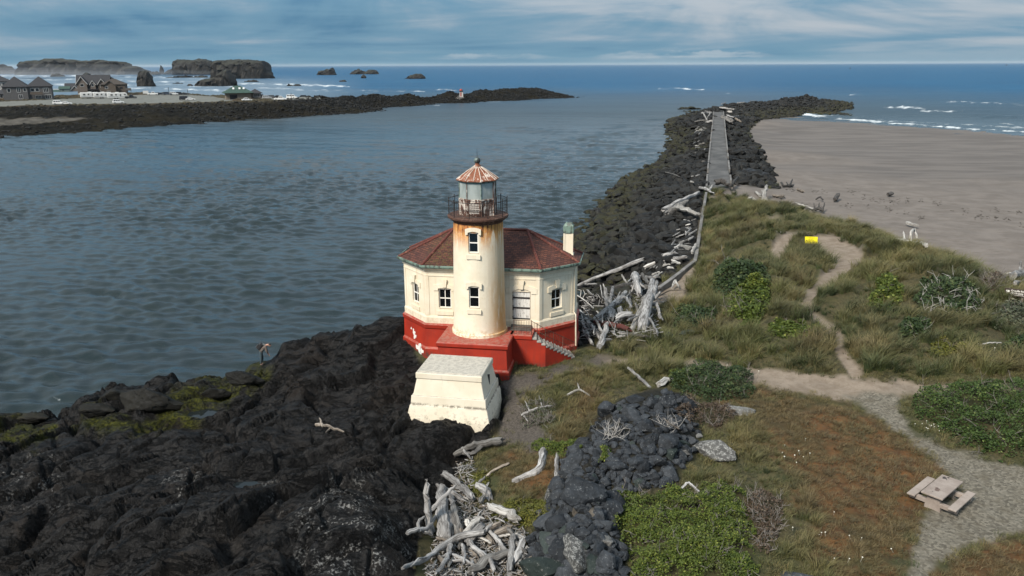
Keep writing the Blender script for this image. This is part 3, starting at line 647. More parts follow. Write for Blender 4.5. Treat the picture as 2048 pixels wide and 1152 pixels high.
def build_sea():
    px, py = project(SX, SY, np.zeros_like(SX))
    step = np.abs(np.gradient(SY, axis=0))
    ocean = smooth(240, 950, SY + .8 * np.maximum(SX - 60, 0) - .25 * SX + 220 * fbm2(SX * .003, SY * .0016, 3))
    f1 = smooth(1.6, .35, step); f2 = smooth(4.5, 1.0, step); f3 = smooth(28., 7., step); f4 = smooth(9., 2.5, step) * smooth(90, 230, SY)
    gust = np.clip(.85 + 1.5 * fbm2(SX * .022, SY * .010, 4), .3, 1.5)
    Z = (.062 * f1 * sample(_t1, 37., SX, SY, .1) + .045 * f1 * sample(_t1, 37., SX, SY, -.75) + (.070 + .14 * ocean) * f2 * sample(_t2, 71., SX, SY, .0) + .04 * f2 * sample(_t2, 71., SX, SY, .55)) * gust
    Z = Z + .11 * f4 * sample(_t4, 173., SX, SY, .05) * gust
    Z = Z + (.05 + .30 * ocean) * f3 * sample(_t3, 410., SX, SY, .12)
    foam = np.zeros_like(SX); wob = fbm2(px * .05, py * .35, 4) * 3.
    for line, w, s_ in FOAM:
        w = w * .8; d = ldist(px, py + wob * min(1, w / 2), line, w); v = smooth(-1.1, w * .9, d) * s_ * np.clip(.75 + .9 * fbm2(px * .04 + w, py * .1, 3), .4, 1)
        foam = np.maximum(foam, v); Z = Z + v * .25 * (SY > 200)
    surf = np.exp(-((px - 150) / 330) ** 2) * smooth(142, 156, py) * smooth(205, 180, py) * (SY > 350) + .8 * smooth(260, 420, px) * smooth(760, 560, px) * smooth(150, 172, py) * (SY > 350) * smooth(205, 190, py)
    foam = np.maximum(foam, np.clip(surf * (.20 + .75 * fbm2(px * .022, py * .55, 4)), 0, .55))
    nr, nc = SX.shape; idx = np.arange(nr * nc).reshape(nr, nc)
    V = np.stack([SX, SY, Z], -1)
    q = np.stack([idx[:-1, :-1], idx[:-1, 1:], idx[1:, 1:], idx[1:, :-1]], -1)
    u = SX / SY
    land = (SY < 42) & (u > -.55)                        # under the rocks nothing is needed
    land |= (SY > 40) & (SY < 200) & (SX > 30 + .32 * (SY - 115)) & (SX < 1e9)
    q = q[~land[:-1, :-1]]
    us, inv = np.unique(q, return_inverse=True)
    m, g, fin = new_mat('sea_water')
    p = g.pos(); oc = g.attr('ocean'); fo = g.attr('foam'); mk = g.attr('milky')
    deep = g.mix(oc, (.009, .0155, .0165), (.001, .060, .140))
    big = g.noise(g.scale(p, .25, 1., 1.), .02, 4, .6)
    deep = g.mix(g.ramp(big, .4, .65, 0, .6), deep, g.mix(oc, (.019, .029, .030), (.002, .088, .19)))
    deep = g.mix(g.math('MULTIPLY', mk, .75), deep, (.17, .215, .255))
    ft = g.noise(g.scale(p, .5, 1., 1.), .16, 8, .72); ft2 = g.noise(p, .9, 5, .75)
    thr = g.math('SUBTRACT', 1.0, fo)
    t0 = g.math('ADD', .31, g.math('MULTIPLY', thr, .34)); fm = g.math('MULTIPLY', g.ramp(g.math('ADD', g.math('MULTIPLY', ft, .65), g.math('MULTIPLY', ft2, .35)), t0, g.math('ADD', t0, .20)), g.ramp(fo, .03, .30))
    col = g.mix(fm, deep, (.62, .66, .68))
    s1 = g.noise(g.scale(p, .8, 1.25, 1.), 2.3, 5, .62, .6); s2 = g.noise(g.scale(p, .55, 1.2, 1.), .55, 5, .6, .4); s3 = g.noise(g.scale(p, .35, 1., 1.), .085, 5, .6, .4)
    b3 = g.node('Bump', {'Height': s3, 'Strength': 1., 'Distance': g.lin(oc, 0, 1, .25, 3.2)}).outputs[0]
    b2 = g.node('Bump', {'Height': s2, 'Strength': 1., 'Distance': g.lin(oc, 0, 1, .10, .9), 'Normal': b3}).outputs[0]
    b1 = g.node('Bump', {'Height': s1, 'Strength': 1., 'Distance': .022, 'Normal': b2}).outputs[0]
    fin(col, g.mix(fm, g.mix(g.math('MAXIMUM', oc, g.attr('unseen')), (.06,) * 3, (.30,) * 3), (.8,) * 3), b1, IOR=1.333, Specular_IOR_Level=g.lin(oc, 0, 1, .5, .08))
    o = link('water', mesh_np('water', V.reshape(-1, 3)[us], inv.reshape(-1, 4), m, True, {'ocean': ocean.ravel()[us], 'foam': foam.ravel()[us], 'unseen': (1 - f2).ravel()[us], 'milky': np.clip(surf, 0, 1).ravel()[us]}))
    o['kind'] = 'structure'
build_sea()
# ------------------------------------------------------------------ lighthouse materials
def mat_cream(name='cream_stucco', tower=False):
    m, g, fin = new_mat(name); p = g.obj(); x, y, z = g.xyz(p)
    n = g.noise(p, .7, 5, .6); n2 = g.noise(p, 5, 5, .65); n3 = g.noise(p, 30, 3, .6)
    c = g.mix(g.ramp(n, .3, .7), (.66, .575, .435), (.735, .665, .535))
    c = g.mix(g.ramp(n2, .54, .74, 0, .35), c, (.56, .43, .27))
    run = g.noise(g.comb(g.math('MULTIPLY', x, 3.2), g.math('MULTIPLY', y, 3.2), g.math('MULTIPLY', z, .16)), 1.6, 5, .65)
    if tower:
        ang = g.math('ARCTAN2', g.math('ADD', y, .75), x)
        rr = g.noise(g.comb(g.math('MULTIPLY', ang, 3.4), g.math('MULTIPLY', z, .28), 0.3), 2.6, 6, .68)
        top = g.ramp(z, 6.6, 8.1); st = g.math('MULTIPLY', g.ramp(g.math('ADD', rr, g.math('MULTIPLY', g.ramp(z, 7.9, 8.5), .22)), .40, .53), g.math('POWER', top, 1.1))
        c = g.mix(g.math('MULTIPLY', st, .95), c, g.mix(g.ramp(n2, .35, .6), (.42, .135, .022), (.60, .27, .055)))
        core = g.math('MULTIPLY', g.ramp(rr, .50, .58), g.ramp(z, 7.7, 8.4)); c = g.mix(core, c, (.115, .034, .012))
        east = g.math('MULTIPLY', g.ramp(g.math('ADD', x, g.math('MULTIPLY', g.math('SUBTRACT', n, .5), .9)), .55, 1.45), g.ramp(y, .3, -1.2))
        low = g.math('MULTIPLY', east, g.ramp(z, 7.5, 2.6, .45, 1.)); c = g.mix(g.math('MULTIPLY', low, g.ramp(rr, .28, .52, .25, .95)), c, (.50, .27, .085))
        ring = g.math('MULTIPLY', g.ramp(z, 2.5, 2.05), g.ramp(n2, .42, .62)); c = g.mix(g.math('MULTIPLY', ring, .7), c, (.45, .24, .09))
    else:
        st = g.math('MULTIPLY', g.ramp(run, .50, .70), .38); c = g.mix(st, c, (.47, .36, .225))
        low = g.math('MULTIPLY', g.ramp(z, 2.9, 1.95), g.ramp(n2, .40, .62)); c = g.mix(g.math('MULTIPLY', low, .40), c, (.42, .33, .23))
    c = g.mix(g.ramp(n3, .66, .74, 0, .25), c, (.25, .20, .15))
    return fin(c, .85, g.bump(g.math('ADD', n2, g.math('MULTIPLY', n3, .4)), .25, .02))
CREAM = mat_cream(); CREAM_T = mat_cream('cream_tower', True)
def mat_red():
    m, g, fin = new_mat('red_paint'); p = g.obj(); x, y, z = g.xyz(p)
    n = g.noise(p, .9, 5, .6); n2 = g.noise(p, 6, 5, .7)
    run = g.noise(g.comb(g.math('MULTIPLY', x, 3.5), g.math('MULTIPLY', y, 3.5), g.math('MULTIPLY', z, .2)), 1.7, 5, .65)
    c = g.mix(g.ramp(n, .3, .7), (.235, .013, .003), (.345, .022, .005))
    c = g.mix(g.ramp(run, .50, .72, 0, .6), c, (.175, .020, .010))
    up = g.math('MULTIPLY', g.ramp(g.xyz(g.node('NewGeometry').outputs['Normal'])[2], .3, .8), g.ramp(n2, .36, .6))
    c = g.mix(g.math('MULTIPLY', up, .8), c, (.30, .145, .11))
    c = g.mix(g.math('MULTIPLY', g.ramp(n2, .62, .78), .35), c, (.34, .11, .07))
    c = g.mix(g.math('MULTIPLY', g.ramp(z, .35, -.1), g.ramp(n2, .4, .6)), c, (.07, .035, .025))
    return fin(c, .62, g.bump(n2, .2, .02))
RED = mat_red()
def mat_shingle():
    m, g, fin = new_mat('roof_shingle'); uv = g.node('UVMap', uv_map='UVMap').outputs[0]
    b = g.node('TexBrick', {'Vector': uv, 'Color1': (.052, .016, .010, 1), 'Color2': (.135, .043, .024, 1), 'Mortar': (.010, .004, .004, 1), 'Scale': 1., 'Mortar Size': .016, 'Mortar Smooth': .3, 'Bias': -.1, 'Brick Width': .27, 'Row Height': .165})
    p = g.obj(); n = g.noise(p, .8, 5, .6); n2 = g.noise(p, 7, 4, .6)
    c = g.mix(g.ramp(n, .42, .66, 0, .55), b.outputs[0], (.060, .018, .014))
    c = g.mix(g.ramp(n2, .60, .72, 0, .55), c, (.20, .085, .062))
    xm = g.xyz(p)[0]; moss = g.math('MULTIPLY', g.ramp(n2, .45, .6), g.math('MULTIPLY', g.ramp(xm, -1.2, -2.0), g.ramp(xm, -4.2, -2.6)))
    c = g.mix(g.math('MULTIPLY', moss, .6), c, (.085, .060, .014))
    v = g.xyz(uv)[1]; saw = g.math('FRACT', g.math('DIVIDE', v, .165))
    h = g.math('ADD', g.math('MULTIPLY', g.math('SUBTRACT', 1., saw), .7), g.math('MULTIPLY', b.outputs[1], -.5))
    return fin(c, .9, g.bump(h, .9, .035))
SHINGLE = mat_shingle()
def mat_rust(name, base, flake, amt, rough=.8):
    """painted iron gone to rust: base = rust, flake = what is left of the paint"""
    m, g, fin = new_mat(name); p = g.obj(); n = g.noise(p, 2.4, 6, .7); n2 = g.noise(p, 9, 5, .7)
    run = g.noise(g.scale(p, 4., 4., .7), 1.6, 5, .7)
    c = g.mix(g.ramp(n2, .35, .65), tuple(v * .5 for v in base), base)
    f = g.math('ADD', g.math('MULTIPLY', n, .5), g.math('MULTIPLY', run, .5))
    c = g.mix(g.ramp(f, .5 - amt, .56 - amt), c, flake) if amt > -.4 else c
    return fin(c, rough, g.bump(n2, .4, .02))
RUST_DARK = mat_rust('rusted_iron', (.095, .042, .026), (.17, .10, .07), -.04)
RUST_PEEL = mat_rust('peeling_white_iron', (.13, .062, .042), (.56, .50, .44), .0)
RUST_ROOF = mat_rust('peeling_roof_iron', (.255, .085, .040), (.60, .53, .46), -.035)
PATINA = mat_rust('green_copper', (.085, .105, .085), (.155, .225, .185), .04, .6)
IRON = plain('black_iron', (.020, .015, .013), .6, .3, 6)
WHITE = plain('white_paint', (.74, .71, .66), .6, .10, 4)
GLASS_DK = None
def mat_glass(name, col=(.004, .005, .006), rough=.05):
    m, g, fin = new_mat(name); return fin(col, rough, None, IOR=1.5)
GLASS_DK = mat_glass('dark_glass')
def mat_lantern_glass():
    m, g, fin = new_mat('lantern_glass'); p = g.obj(); n = g.noise(g.scale(p, 1, 1, .4), 2.2, 4, .6)
    return fin(g.mix(g.ramp(n, .35, .65), (.30, .335, .32), (.44, .48, .46)), .12, None, Alpha=.72, IOR=1.5)
LGLASS = mat_lantern_glass()
def mat_door():
    m, g, fin = new_mat('peeling_door'); p = g.obj(); x, y, z = g.xyz(p)
    n = g.noise(g.scale(p, 9, 9, 1.6), 1.6, 5, .7)
    c = g.mix(g.ramp(n, .56, .64), (.62, .60, .56), (.16, .13, .11)); return fin(c, .8, g.bump(n, .3, .02))
DOOR = mat_door()
def mat_conc(name, a, b, dark, amt=.5, sc_=1.2):
    m, g, fin = new_mat(name); p = g.obj(); n = g.noise(p, sc_, 6, .65); n2 = g.noise(p, sc_ * 9, 4, .65); n3 = g.noise(p, sc_ * 3, 5, .7)
    c = g.mix(g.ramp(n, .35, .65), a, b); c = g.mix(g.ramp(n3, .48, .66, 0, amt), c, dark); c = g.mix(g.ramp(n2, .58, .72, 0, amt * .7), c, dark)
    return fin(c, .9, g.bump(g.math('ADD', n3, n2), .35, .03))
CONC = mat_conc('weathered_concrete', (.20, .19, .17), (.34, .32, .29), (.075, .07, .062))
DARKWOOD = plain('grey_wood', (.085, .075, .065), .9, .4, 8)

# ------------------------------------------------------------------ the lighthouse
LH_Z = 4.0
LH = empty('lighthouse', (-1.79, 45.11, LH_Z), R(-9.35), 'cream lighthouse with red base, round tower and rusted gallery beside the river mouth', 'lighthouse')
OCT = [(-3.44, 0), (3.44, 0), (5.30, 1.86), (5.30, 4.16), (3.44, 6.02), (-3.44, 6.02), (-5.30, 4.16), (-5.30, 1.86)]
def offset(poly, d):
    n = len(poly); out = []
    for i in range(n):
        a, b, c = Vector(poly[i - 1]), Vector(poly[i]), Vector(poly[(i + 1) % n])
        e1 = (b - a).normalized(); e2 = (c - b).normalized(); n1 = Vector((e1.y, -e1.x)); n2 = Vector((e2.y, -e2.x))
        k = d / (1 + n1.dot(n2)); out.append(tuple(b + (n1 + n2) * k))
    return out
def sweep(mb, poly, prof, mi=0):
    mb.loft([[(*q, z) for q in offset(poly, o)] for o, z in prof], True, False, False, mi)
def holed(mb, P, us, zs, holes, depth, mi=0):
    """a sheet P(u, z, inward) cut by rectangular openings with real reveals"""
    us = sorted(set([round(u, 4) for u in us] + [round(h[i], 4) for h in holes for i in (0, 1)])); zs = sorted(set([round(z, 4) for z in zs] + [round(h[i], 4) for h in holes for i in (2, 3)]))
    for a, b in zip(us, us[1:]):
        for c, d in zip(zs, zs[1:]):
            um, zm = (a + b) / 2, (c + d) / 2
            if any(h[0] < um < h[1] and h[2] < zm < h[3] for h in holes): continue
            mb.add([P(a, c, 0), P(b, c, 0), P(b, d, 0), P(a, d, 0)], [(0, 1, 2, 3)], mi)
    for h in holes:
        ring = [(h[0], h[2]), (h[1], h[2]), (h[1], h[3]), (h[0], h[3])]
        for i in range(4):
            a, b = ring[i], ring[(i + 1) % 4]
            mb.add([P(*a, 0), P(*b, 0), P(*b, depth), P(*a, depth)], [(0, 1, 2, 3)], mi)
        mb.add([P(*r, depth) for r in ring], [(0, 1, 2, 3)], mi)
def hood_shape(mb, w, drop=.10, ear=.36, rise=.2, th=.30, y0=-.055, key=True):
    """arched hood with ears and a keystone; x centred, z = 0 at the head of the opening"""
    h = w / 2; N = 7
    arc = [((-h - .02) + (w + .04) * i / N, .03 + rise * (1 - (2 * i / N - 1) ** 2)) for i in range(N + 1)]
    outer = [(-h - ear + (w + 2 * ear) * i / N, .03 + th * .75 + (rise + .03) * (1 - (2 * i / N - 1) ** 2)) for i in range(N + 1)]
    poly = [(-h - ear, -drop)] + outer + [(h + ear, -drop), (h + .03, -drop)] + arc[::-1] + [(-h - .03, -drop)]
    n = len(poly); vs = [(x, y0, z) for x, z in poly] + [(x, .01, z) for x, z in poly]
    mb.add(vs, [tuple(range(n)), tuple(range(n, 2 * n))[::-1]] + [(i, (i + 1) % n, n + (i + 1) % n, n + i) for i in range(n)])
    if key:
        k = [(-.10, .10 + rise * .5), (.10, .10 + rise * .5), (.17, rise + th + .28), (-.17, rise + th + .28)]
        vs = [(x, -.13, z) for x, z in k] + [(x, -.02, z) for x, z in k]
        mb.add(vs, [(0, 1, 2, 3), (7, 6, 5, 4)] + [(i, (i + 1) % 4, 4 + (i + 1) % 4, 4 + i) for i in range(4)])
def window(M, w, h, cols, rows, hood, sill_drop=.28, depth=.2):
    """M: x along the wall, y into the wall, z up, origin at the bottom centre of the opening on the wall face"""
    def tr(mb): mb.v = [tuple(M @ Vector(v)) for v in mb.v]
    fr = MB(); y0, y1 = depth - .10, depth - .03; t = .055
    fr.box(-w / 2, -w / 2 + t, y0, y1, 0, h); fr.box(w / 2 - t, w / 2, y0, y1, 0, h); fr.box(-w / 2 + t, w / 2 - t, y0, y1, 0, .07); fr.box(-w / 2 + t, w / 2 - t, y0, y1, h - t, h)
    iw = w - 2 * t; ih = h - t - .07; bar = .022
    for i in range(1, cols): x = -w / 2 + t + iw * i / cols; fr.box(x - bar, x + bar, y0 + .012, y1, .07, h - t)
    for j in range(1, rows): z = .07 + ih * j / rows; fr.box(-w / 2 + t, w / 2 - t, y0 - .004, y1, z - bar * 1.4, z + bar * 1.4)
    tr(fr); o = fr.build('window', WHITE, LH)
    for i in range(cols):
        for j in range(rows):
            pm = MB(); xa = -w / 2 + t + iw * i / cols; xb = -w / 2 + t + iw * (i + 1) / cols; za = .07 + ih * j / rows; zb = .07 + ih * (j + 1) / rows
            pm.box(xa - .01, xb + .01, y0 + .03, y0 + .045, za - .01, zb + .01); tr(pm); pm.build('pane', GLASS_DK, o)
    sl = MB(); sl.box(-w / 2 - .12, w / 2 + .12, -.07, .03, -sill_drop - .14, -sill_drop + .10); sl.box(-w / 2 + .002, w / 2 - .002, -.03, y0, .0, .03); tr(sl); sl.build('sill', CREAM, o)
    hd = MB(); hood(hd, w); hd.v = [(x, y, z + h) for x, y, z in hd.v]; tr(hd); hd.build('hood', CREAM, o)
    return o
def facet_frame(i):
    a, b = Vector(OCT[i]), Vector(OCT[(i + 1) % 8]); e = (b - a).normalized(); n = Vector((-e.y, e.x))
    return a, e, n, (b - a).length
def facet_M(i, u, z):
    a, e, n, L = facet_frame(i); p = a + e * u
    return Matrix(((e.x, n.x, 0, p.x), (e.y, n.y, 0, p.y), (0, 0, 1, z), (0, 0, 0, 1)))
def build_lighthouse():
    # walls of the octagon with openings
    W0, W1 = 1.95, 5.2
    win = {0: [(.78, 1.55, 2.90, 4.10)], 1: [(.92, 1.70, 2.90, 4.10)], 7: [(.96, 1.74, 2.90, 4.10)], 3: [(.9, 1.7, 2.9, 4.1)], 4: [(1.2, 2., 2.9, 4.1), (4.8, 5.6, 2.9, 4.1)]}
    door = (5.27, 6.37, 2.12, 4.12)
    wall = MB()
    for i in range(8):
        a, e, n, L = facet_frame(i)
        P = lambda u, z, d, a=a, e=e, n=n: (a.x + e.x * u + n.x * d, a.y + e.y * u + n.y * d, z)
        hs = list(win.get(i, [])) + ([door] if i == 0 else [])
        holed(wall, P, [0, L], [W0, W1], hs, .2)
    sweep(wall, OCT, [(.07, 1.93), (.075, 2.30), (.03, 2.40), (-.002, 2.41)])
    wall.build('octagon_wall', CREAM, LH)
    fz = MB(); sweep(fz, OCT, [(-.01, 4.86), (.035, 4.88), (.04, 4.95), (.025, 4.96), (.03, 5.14), (.10, 5.18), (.12, 5.30), (.27, 5.37), (.27, 5.405), (.0, 5.406)]); fz.build('cornice', CREAM, LH)
    for i in range(8):                                        # flat strips up the corners
        p0, p1 = facet_M(i, .2, 0), facet_M((i - 1) % 8, facet_frame((i - 1) % 8)[3] - .2, 0); o_ = offset(OCT, .03)[i]
        A = p0 @ Vector((0, -.03, 0)); B2 = p1 @ Vector((0, -.03, 0)); A2 = p0 @ Vector((0, .02, 0)); B3 = p1 @ Vector((0, .02, 0)); pil = MB()
        pil.loft([[(B2.x, B2.y, z), (*o_, z), (A.x, A.y, z), (A2.x, A2.y, z), (B3.x, B3.y, z)] for z in (2.412, 4.87)]); pil.build('corner_strip', CREAM, LH)
    gt = MB(); sweep(gt, OCT, [(.24, 5.408), (.36, 5.43), (.40, 5.50), (.40, 5.60), (.35, 5.61), (.33, 5.53), (.2, 5.53)]); gt.build('gutter', PATINA, LH)
    # roof
    ev = [(*q, 5.56) for q in offset(OCT, .31)]; RZ = 7.2; rl, rr = (-2.30, 3.01, RZ), (2.30, 3.01, RZ)
    me = bpy.data.meshes.new('roof'); V = ev + [rl, rr]
    Fs = [(0, 1, 9, 8), (1, 2, 9), (2, 3, 9), (3, 4, 9), (4, 5, 8, 9), (5, 6, 8), (6, 7, 8), (7, 0, 8)]
    me.from_pydata(V, [], Fs); me.materials.append(SHINGLE); uv = me.uv_layers.new(name='UVMap')
    for k, poly in enumerate(me.polygons):
        p0 = Vector(V[Fs[k][0]]); p1 = Vector(V[Fs[k][1]]); e = (p1 - p0).normalized(); nn = poly.normal; s_ = nn.cross(e)
        for li in poly.loop_indices:
            q = Vector(V[me.loops[li].vertex_index]) - p0; uv.data[li].uv = (q.dot(e) + k * 1.37, q.dot(s_))
    roof = link('roof', me, LH)
    SHCAP = mat_rust('ridge_cap', (.125, .030, .020), (.19, .075, .05), -.04, .85)
    for i in range(8):
        top = Vector(rr if i in (1, 2, 3, 4) else rl); b = Vector(ev[i]); mb = MB()
        mb.tube([b + Vector((0, 0, .02)), b.lerp(top, .5) + Vector((0, 0, .02)), top + Vector((0, 0, .02))], .085, 6); mb.build('hip_cap', SHCAP, roof)
    mb = MB(); mb.tube([Vector(rl) + Vector((0, 0, .03)), Vector(rr) + Vector((0, 0, .03))], .09, 6); mb.build('ridge_cap', SHCAP, roof)
    # red base of the octagon
    pl = MB(); sweep(pl, OCT, [(.24, -1.6), (.24, .32), (.15, .44), (.13, 1.58), (.19, 1.66), (.21, 1.86), (.10, 1.94), (-.05, 1.95)]); pl.build('red_plinth', RED, LH)
    # block under the tower
    bk = MB(); B = (-1.95, 2.0, -3.15, -.1)
    def rect(d): return [(B[0] - d, B[2] - d), (B[1] + d, B[2] - d), (B[1] + d, B[3]), (B[0] - d, B[3])]
    bk.loft([[(*q, z) for q in rect(d)] for d, z in ((.16, -1.4), (.16, .30), (.06, .40), (.0, 1.58), (.09, 1.64), (.10, 1.86), (.04, 1.90))], True, False, True)
    soften(bk.build('tower_plinth', RED, LH), .02)
    # tower
    cx, cy_ = 0., -.75
    prof = [(1.90, 1.64), (2.06, 1.63), (2.10, 1.575), (2.2, 1.555), (2.5, 1.535), (3.4, 1.515), (4.9, 1.485), (6.6, 1.455), (8.0, 1.425), (8.55, 1.41)]
    def rad(z): return float(np.interp(z, [p[0] for p in prof], [p[1] for p in prof]))
    def PT(u, z, d): r = rad(z) - d; a = -math.pi / 2 + u; return (cx + r * math.cos(a), cy_ + r * math.sin(a), z)
    tw = MB(); ha = .20
    holes = [(-ha, ha, 3.70, 4.92), (-ha, ha, 6.88, 8.02)]
    holed(tw, PT, list(np.linspace(-math.pi, math.pi, 57)), [p[0] for p in prof], holes, .2)
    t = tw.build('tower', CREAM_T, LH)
    bm = bmesh.new(); bm.from_mesh(t.data); bmesh.ops.remove_doubles(bm, verts=bm.verts, dist=1e-4); bm.to_mesh(t.data); bm.free()
    t.data.polygons.foreach_set('use_smooth', [True] * len(t.data.polygons)); t.data.set_sharp_from_angle(angle=R(30))
    def thood(mb, w): hood_shape(mb, w, .09, .17, .06, .26, -.05, False)
    for h in holes:
        r = rad((h[2] + h[3]) / 2)
        o = window(Matrix.Translation((cx, cy_ - r * math.cos(ha) - .02, h[2])), 2 * r * math.sin(ha) - .01, h[3] - h[2], 1, 2, thood, .20)
    # octagon windows and door
    def ohood(mb, w): hood_shape(mb, w, .10, .30, .05, .26)
    for i, hs in win.items():
        for h in hs:
            window(facet_M(i, (h[0] + h[1]) / 2, h[2]), h[1] - h[0] - .01, h[3] - h[2], 2, 2, ohood)
    M = facet_M(0, (door[0] + door[1]) / 2, door[2]); dw, dh = door[1] - door[0], door[3] - door[2]
    def tr(mb): mb.v = [tuple(M @ Vector(v)) for v in mb.v]; return mb
    d = MB()
    for k in range(5): x = -dw / 2 + .05 + k * (dw - .1) / 5; d.box(x + .006, x + (dw - .1) / 5 - .006, .07, .14, .02, dh - .03)
    d.box(-dw / 2 + .05, dw / 2 - .05, .085, .15, .02, dh - .03)
    do = tr(d).build('door', DOOR, LH)
    for z in (.32, 1.00, 1.62):
        b = MB(); b.box(-dw / 2 - .03, dw / 2 - .02, .035, .068, z - .045, z + .045); b.box(-dw / 2 - .06, -dw / 2 + .06, .02, .07, z - .16, z + .16); tr(b).build('strap_hinge', IRON, do)
    b = MB(); b.box(-dw / 2, -dw / 2 + .05, .03, .16, 0, dh); b.box(dw / 2 - .05, dw / 2, .03, .16, 0, dh); b.box(-dw / 2 + .05, dw / 2 - .05, .03, .16, dh - .03, dh); tr(b).build('door_frame', plain('grey_trim', (.36, .31, .25), .8, .3, 7), do)
    hd = MB(); hood_shape(hd, dw, .10, .38, .16, .26); hd.v = [(x, y, z + dh) for x, y, z in hd.v]; tr(hd).build('hood', CREAM, do)
    # landing, steps
    ld = MB(); ld.loft([[(*q, z) for q in ((1.9 - .0, -1.30 - e_), (3.2, -1.30 - e_), (3.2, -.05), (1.9, -.05))] for e_, z in ((0, -1.0), (0, 1.62), (.07, 1.66), (.07, 1.86), (.0, 1.90))], True, False, True); ld.build('landing', RED, LH)
    th = MB()
    for k in range(3): th.box(5.22 - 3.44, 6.45 - 3.44, -.62 + k * .15, -.48 + k * .15, 1.902 + k * .06, 1.97 + k * .06)
    th.box(5.22 - 3.44, 6.45 - 3.44, -.17, .0, 2.05, 2.118); th.build('door_step', DARKWOOD, LH)
    corner = Vector((3.98, -1.30)); icorner = Vector((3.52, -.19)); dd = Vector((math.sqrt(.5), math.sqrt(.5)))
    def outer(s): return Vector((3.2 + s, -1.30)) if s < .78 else corner + dd * (s - .78)
    def inner(s): return Vector((3.2 + s * .41, -.19)) if s < .78 else icorner + dd * (s - .78) * 1.0
    nst = 11; run = .275; sw = MB()
    for k in range(nst):
        s0, s1 = k * run, (k + 1) * run; z1 = 1.90 - (k + 1) * (1.90 / (nst + 1)); cuts = [s0, .78, s1] if s0 < .78 < s1 else [s0, s1]
        st = MB()
        for a, b in zip(cuts, cuts[1:]):
            q = [outer(a), outer(b), inner(b), inner(a)]
            sw.prism([tuple(v) for v in q], -1.0, z1 - .112)
            nrm = Vector(((outer(b) - outer(a)).y, -(outer(b) - outer(a)).x)).normalized() * .022
            q2 = [outer(a) + nrm - (outer(b) - outer(a)).normalized() * .0, outer(b) + nrm, inner(b), inner(a)]
            st.prism([tuple(v) for v in q2], z1 - .11, z1)
        soften(st.build('step', CONC, LH), .015)
    sw.build('stair_wall', RED, LH)
    # iron rail along landing and steps
    rl_ = MB(); pts = []
    def rp(s):
        o = outer(max(s, 0)); z = 1.90 - max(s, 0) / run * (1.90 / (nst + 1)); return Vector((o.x, o.y, z))
    path = [Vector((2.12, -1.24, 1.9)), Vector((3.15, -1.24, 1.9))] + [rp(s) + Vector((-.02, .06, 0)) for s in (.3, .78, 1.4, 2.1, 2.98)]
    for h in (.86, .46): rl_.tube([p + Vector((0, 0, h)) for p in path], .018, 5)
    for p in path: rl_.tube([p - Vector((0, 0, .1)), p + Vector((0, 0, .9))], .022, 5)
    for a, b in zip(path, path[1:]):
        n = max(2, int((b - a).length / .14))
        for k in range(1, n): q = a.lerp(b, k / n); rl_.tube([q + Vector((0, 0, .02)), q + Vector((0, 0, .86))], .008, 4)
    rl_.build('stair_railing', RUST_DARK, LH)
    # gallery
    gl = MB(); gl.lathe([(1.405, 8.40), (1.43, 8.50), (1.56, 8.58), (1.60, 8.66), (1.72, 8.70), (1.74, 8.80), (1.72, 8.84), (.9, 8.87)], 40, cx, cy_); g_ = gl.build('gallery_deck', RUST_DARK, LH)
    gr = MB(); Rg = 1.66; np_ = 10
    for k in range(np_):
        a = 2 * math.pi * (k + .35) / np_; x, y = cx + Rg * math.cos(a), cy_ + Rg * math.sin(a); gr.tube([(x, y, 8.83), (x, y, 9.78)], .022, 6); gr.lathe([(.001, 9.86), (.045, 9.82), (.001, 9.76)], 6, x, y)
    for z, r_ in ((9.72, .020), (9.30, .014), (8.95, .014)): gr.tube([(cx + Rg * math.cos(t_), cy_ + Rg * math.sin(t_), z) for t_ in np.linspace(0, 2 * math.pi, 49)], r_, 5, 0, False)
    for k in range(64):
        a = 2 * math.pi * k / 64; x, y = cx + Rg * math.cos(a), cy_ + Rg * math.sin(a); gr.tube([(x, y, 8.95), (x, y, 9.72)], .0058, 4)
    gr.build('gallery_railing', IRON, LH)
    # lantern room
    Rl = 1.06; a0 = R(-68.2); ang = [a0 + k * math.pi / 4 for k in range(8)]
    pt = lambda k, r, z: (cx + r * math.cos(ang[k % 8]), cy_ + r * math.sin(ang[k % 8]), z)
    lw = MB(); lw.loft([[pt(k, Rl, z) for k in range(8)] for z in (8.85, 9.74)], True, False, False)
    lw.loft([[pt(k, Rl + d_, z) for k in range(8)] for d_, z in ((.0, 9.74), (.035, 9.745), (.035, 9.81), (-.06, 9.815))], True, False, False)
    for k in range(8): lw.tube([pt(k, Rl + .01, 8.86), pt(k, Rl + .01, 9.75)], .03, 5)
    lw.build('lantern_wall', RUST_PEEL, LH)
    ht = MB(); A, Bq = Vector(pt(7, Rl + .02, 8.95)), Vector(pt(0, Rl + .02, 8.95)); e = (Bq - A).normalized(); n = Vector((e.y, -e.x, 0)); L = (Bq - A).length
    Mh = Matrix(((e.x, -n.x, 0, A.x), (e.y, -n.y, 0, A.y), (0, 0, 1, 8.95), (0, 0, 0, 1)))
    ht.box(.08, L - .06, -.05, .0, .0, .06, 0, Mh); ht.box(.08, L - .06, -.05, .0, .66, .72, 0, Mh); ht.box(.08, .14, -.05, 0, .06, .66, 0, Mh); ht.box(L - .12, L - .06, -.05, 0, .06, .66, 0, Mh); hatch = ht.build('hatch', RUST_PEEL, LH)
    for k in range(5):
        s_ = MB(); z = .09 + k * .115; s_.box(.145, L - .125, -.045, -.01, z, z + .065, 0, Mh); s_.build('slat', plain('old_white_board', (.42, .37, .33), .8, .45, 9), hatch)
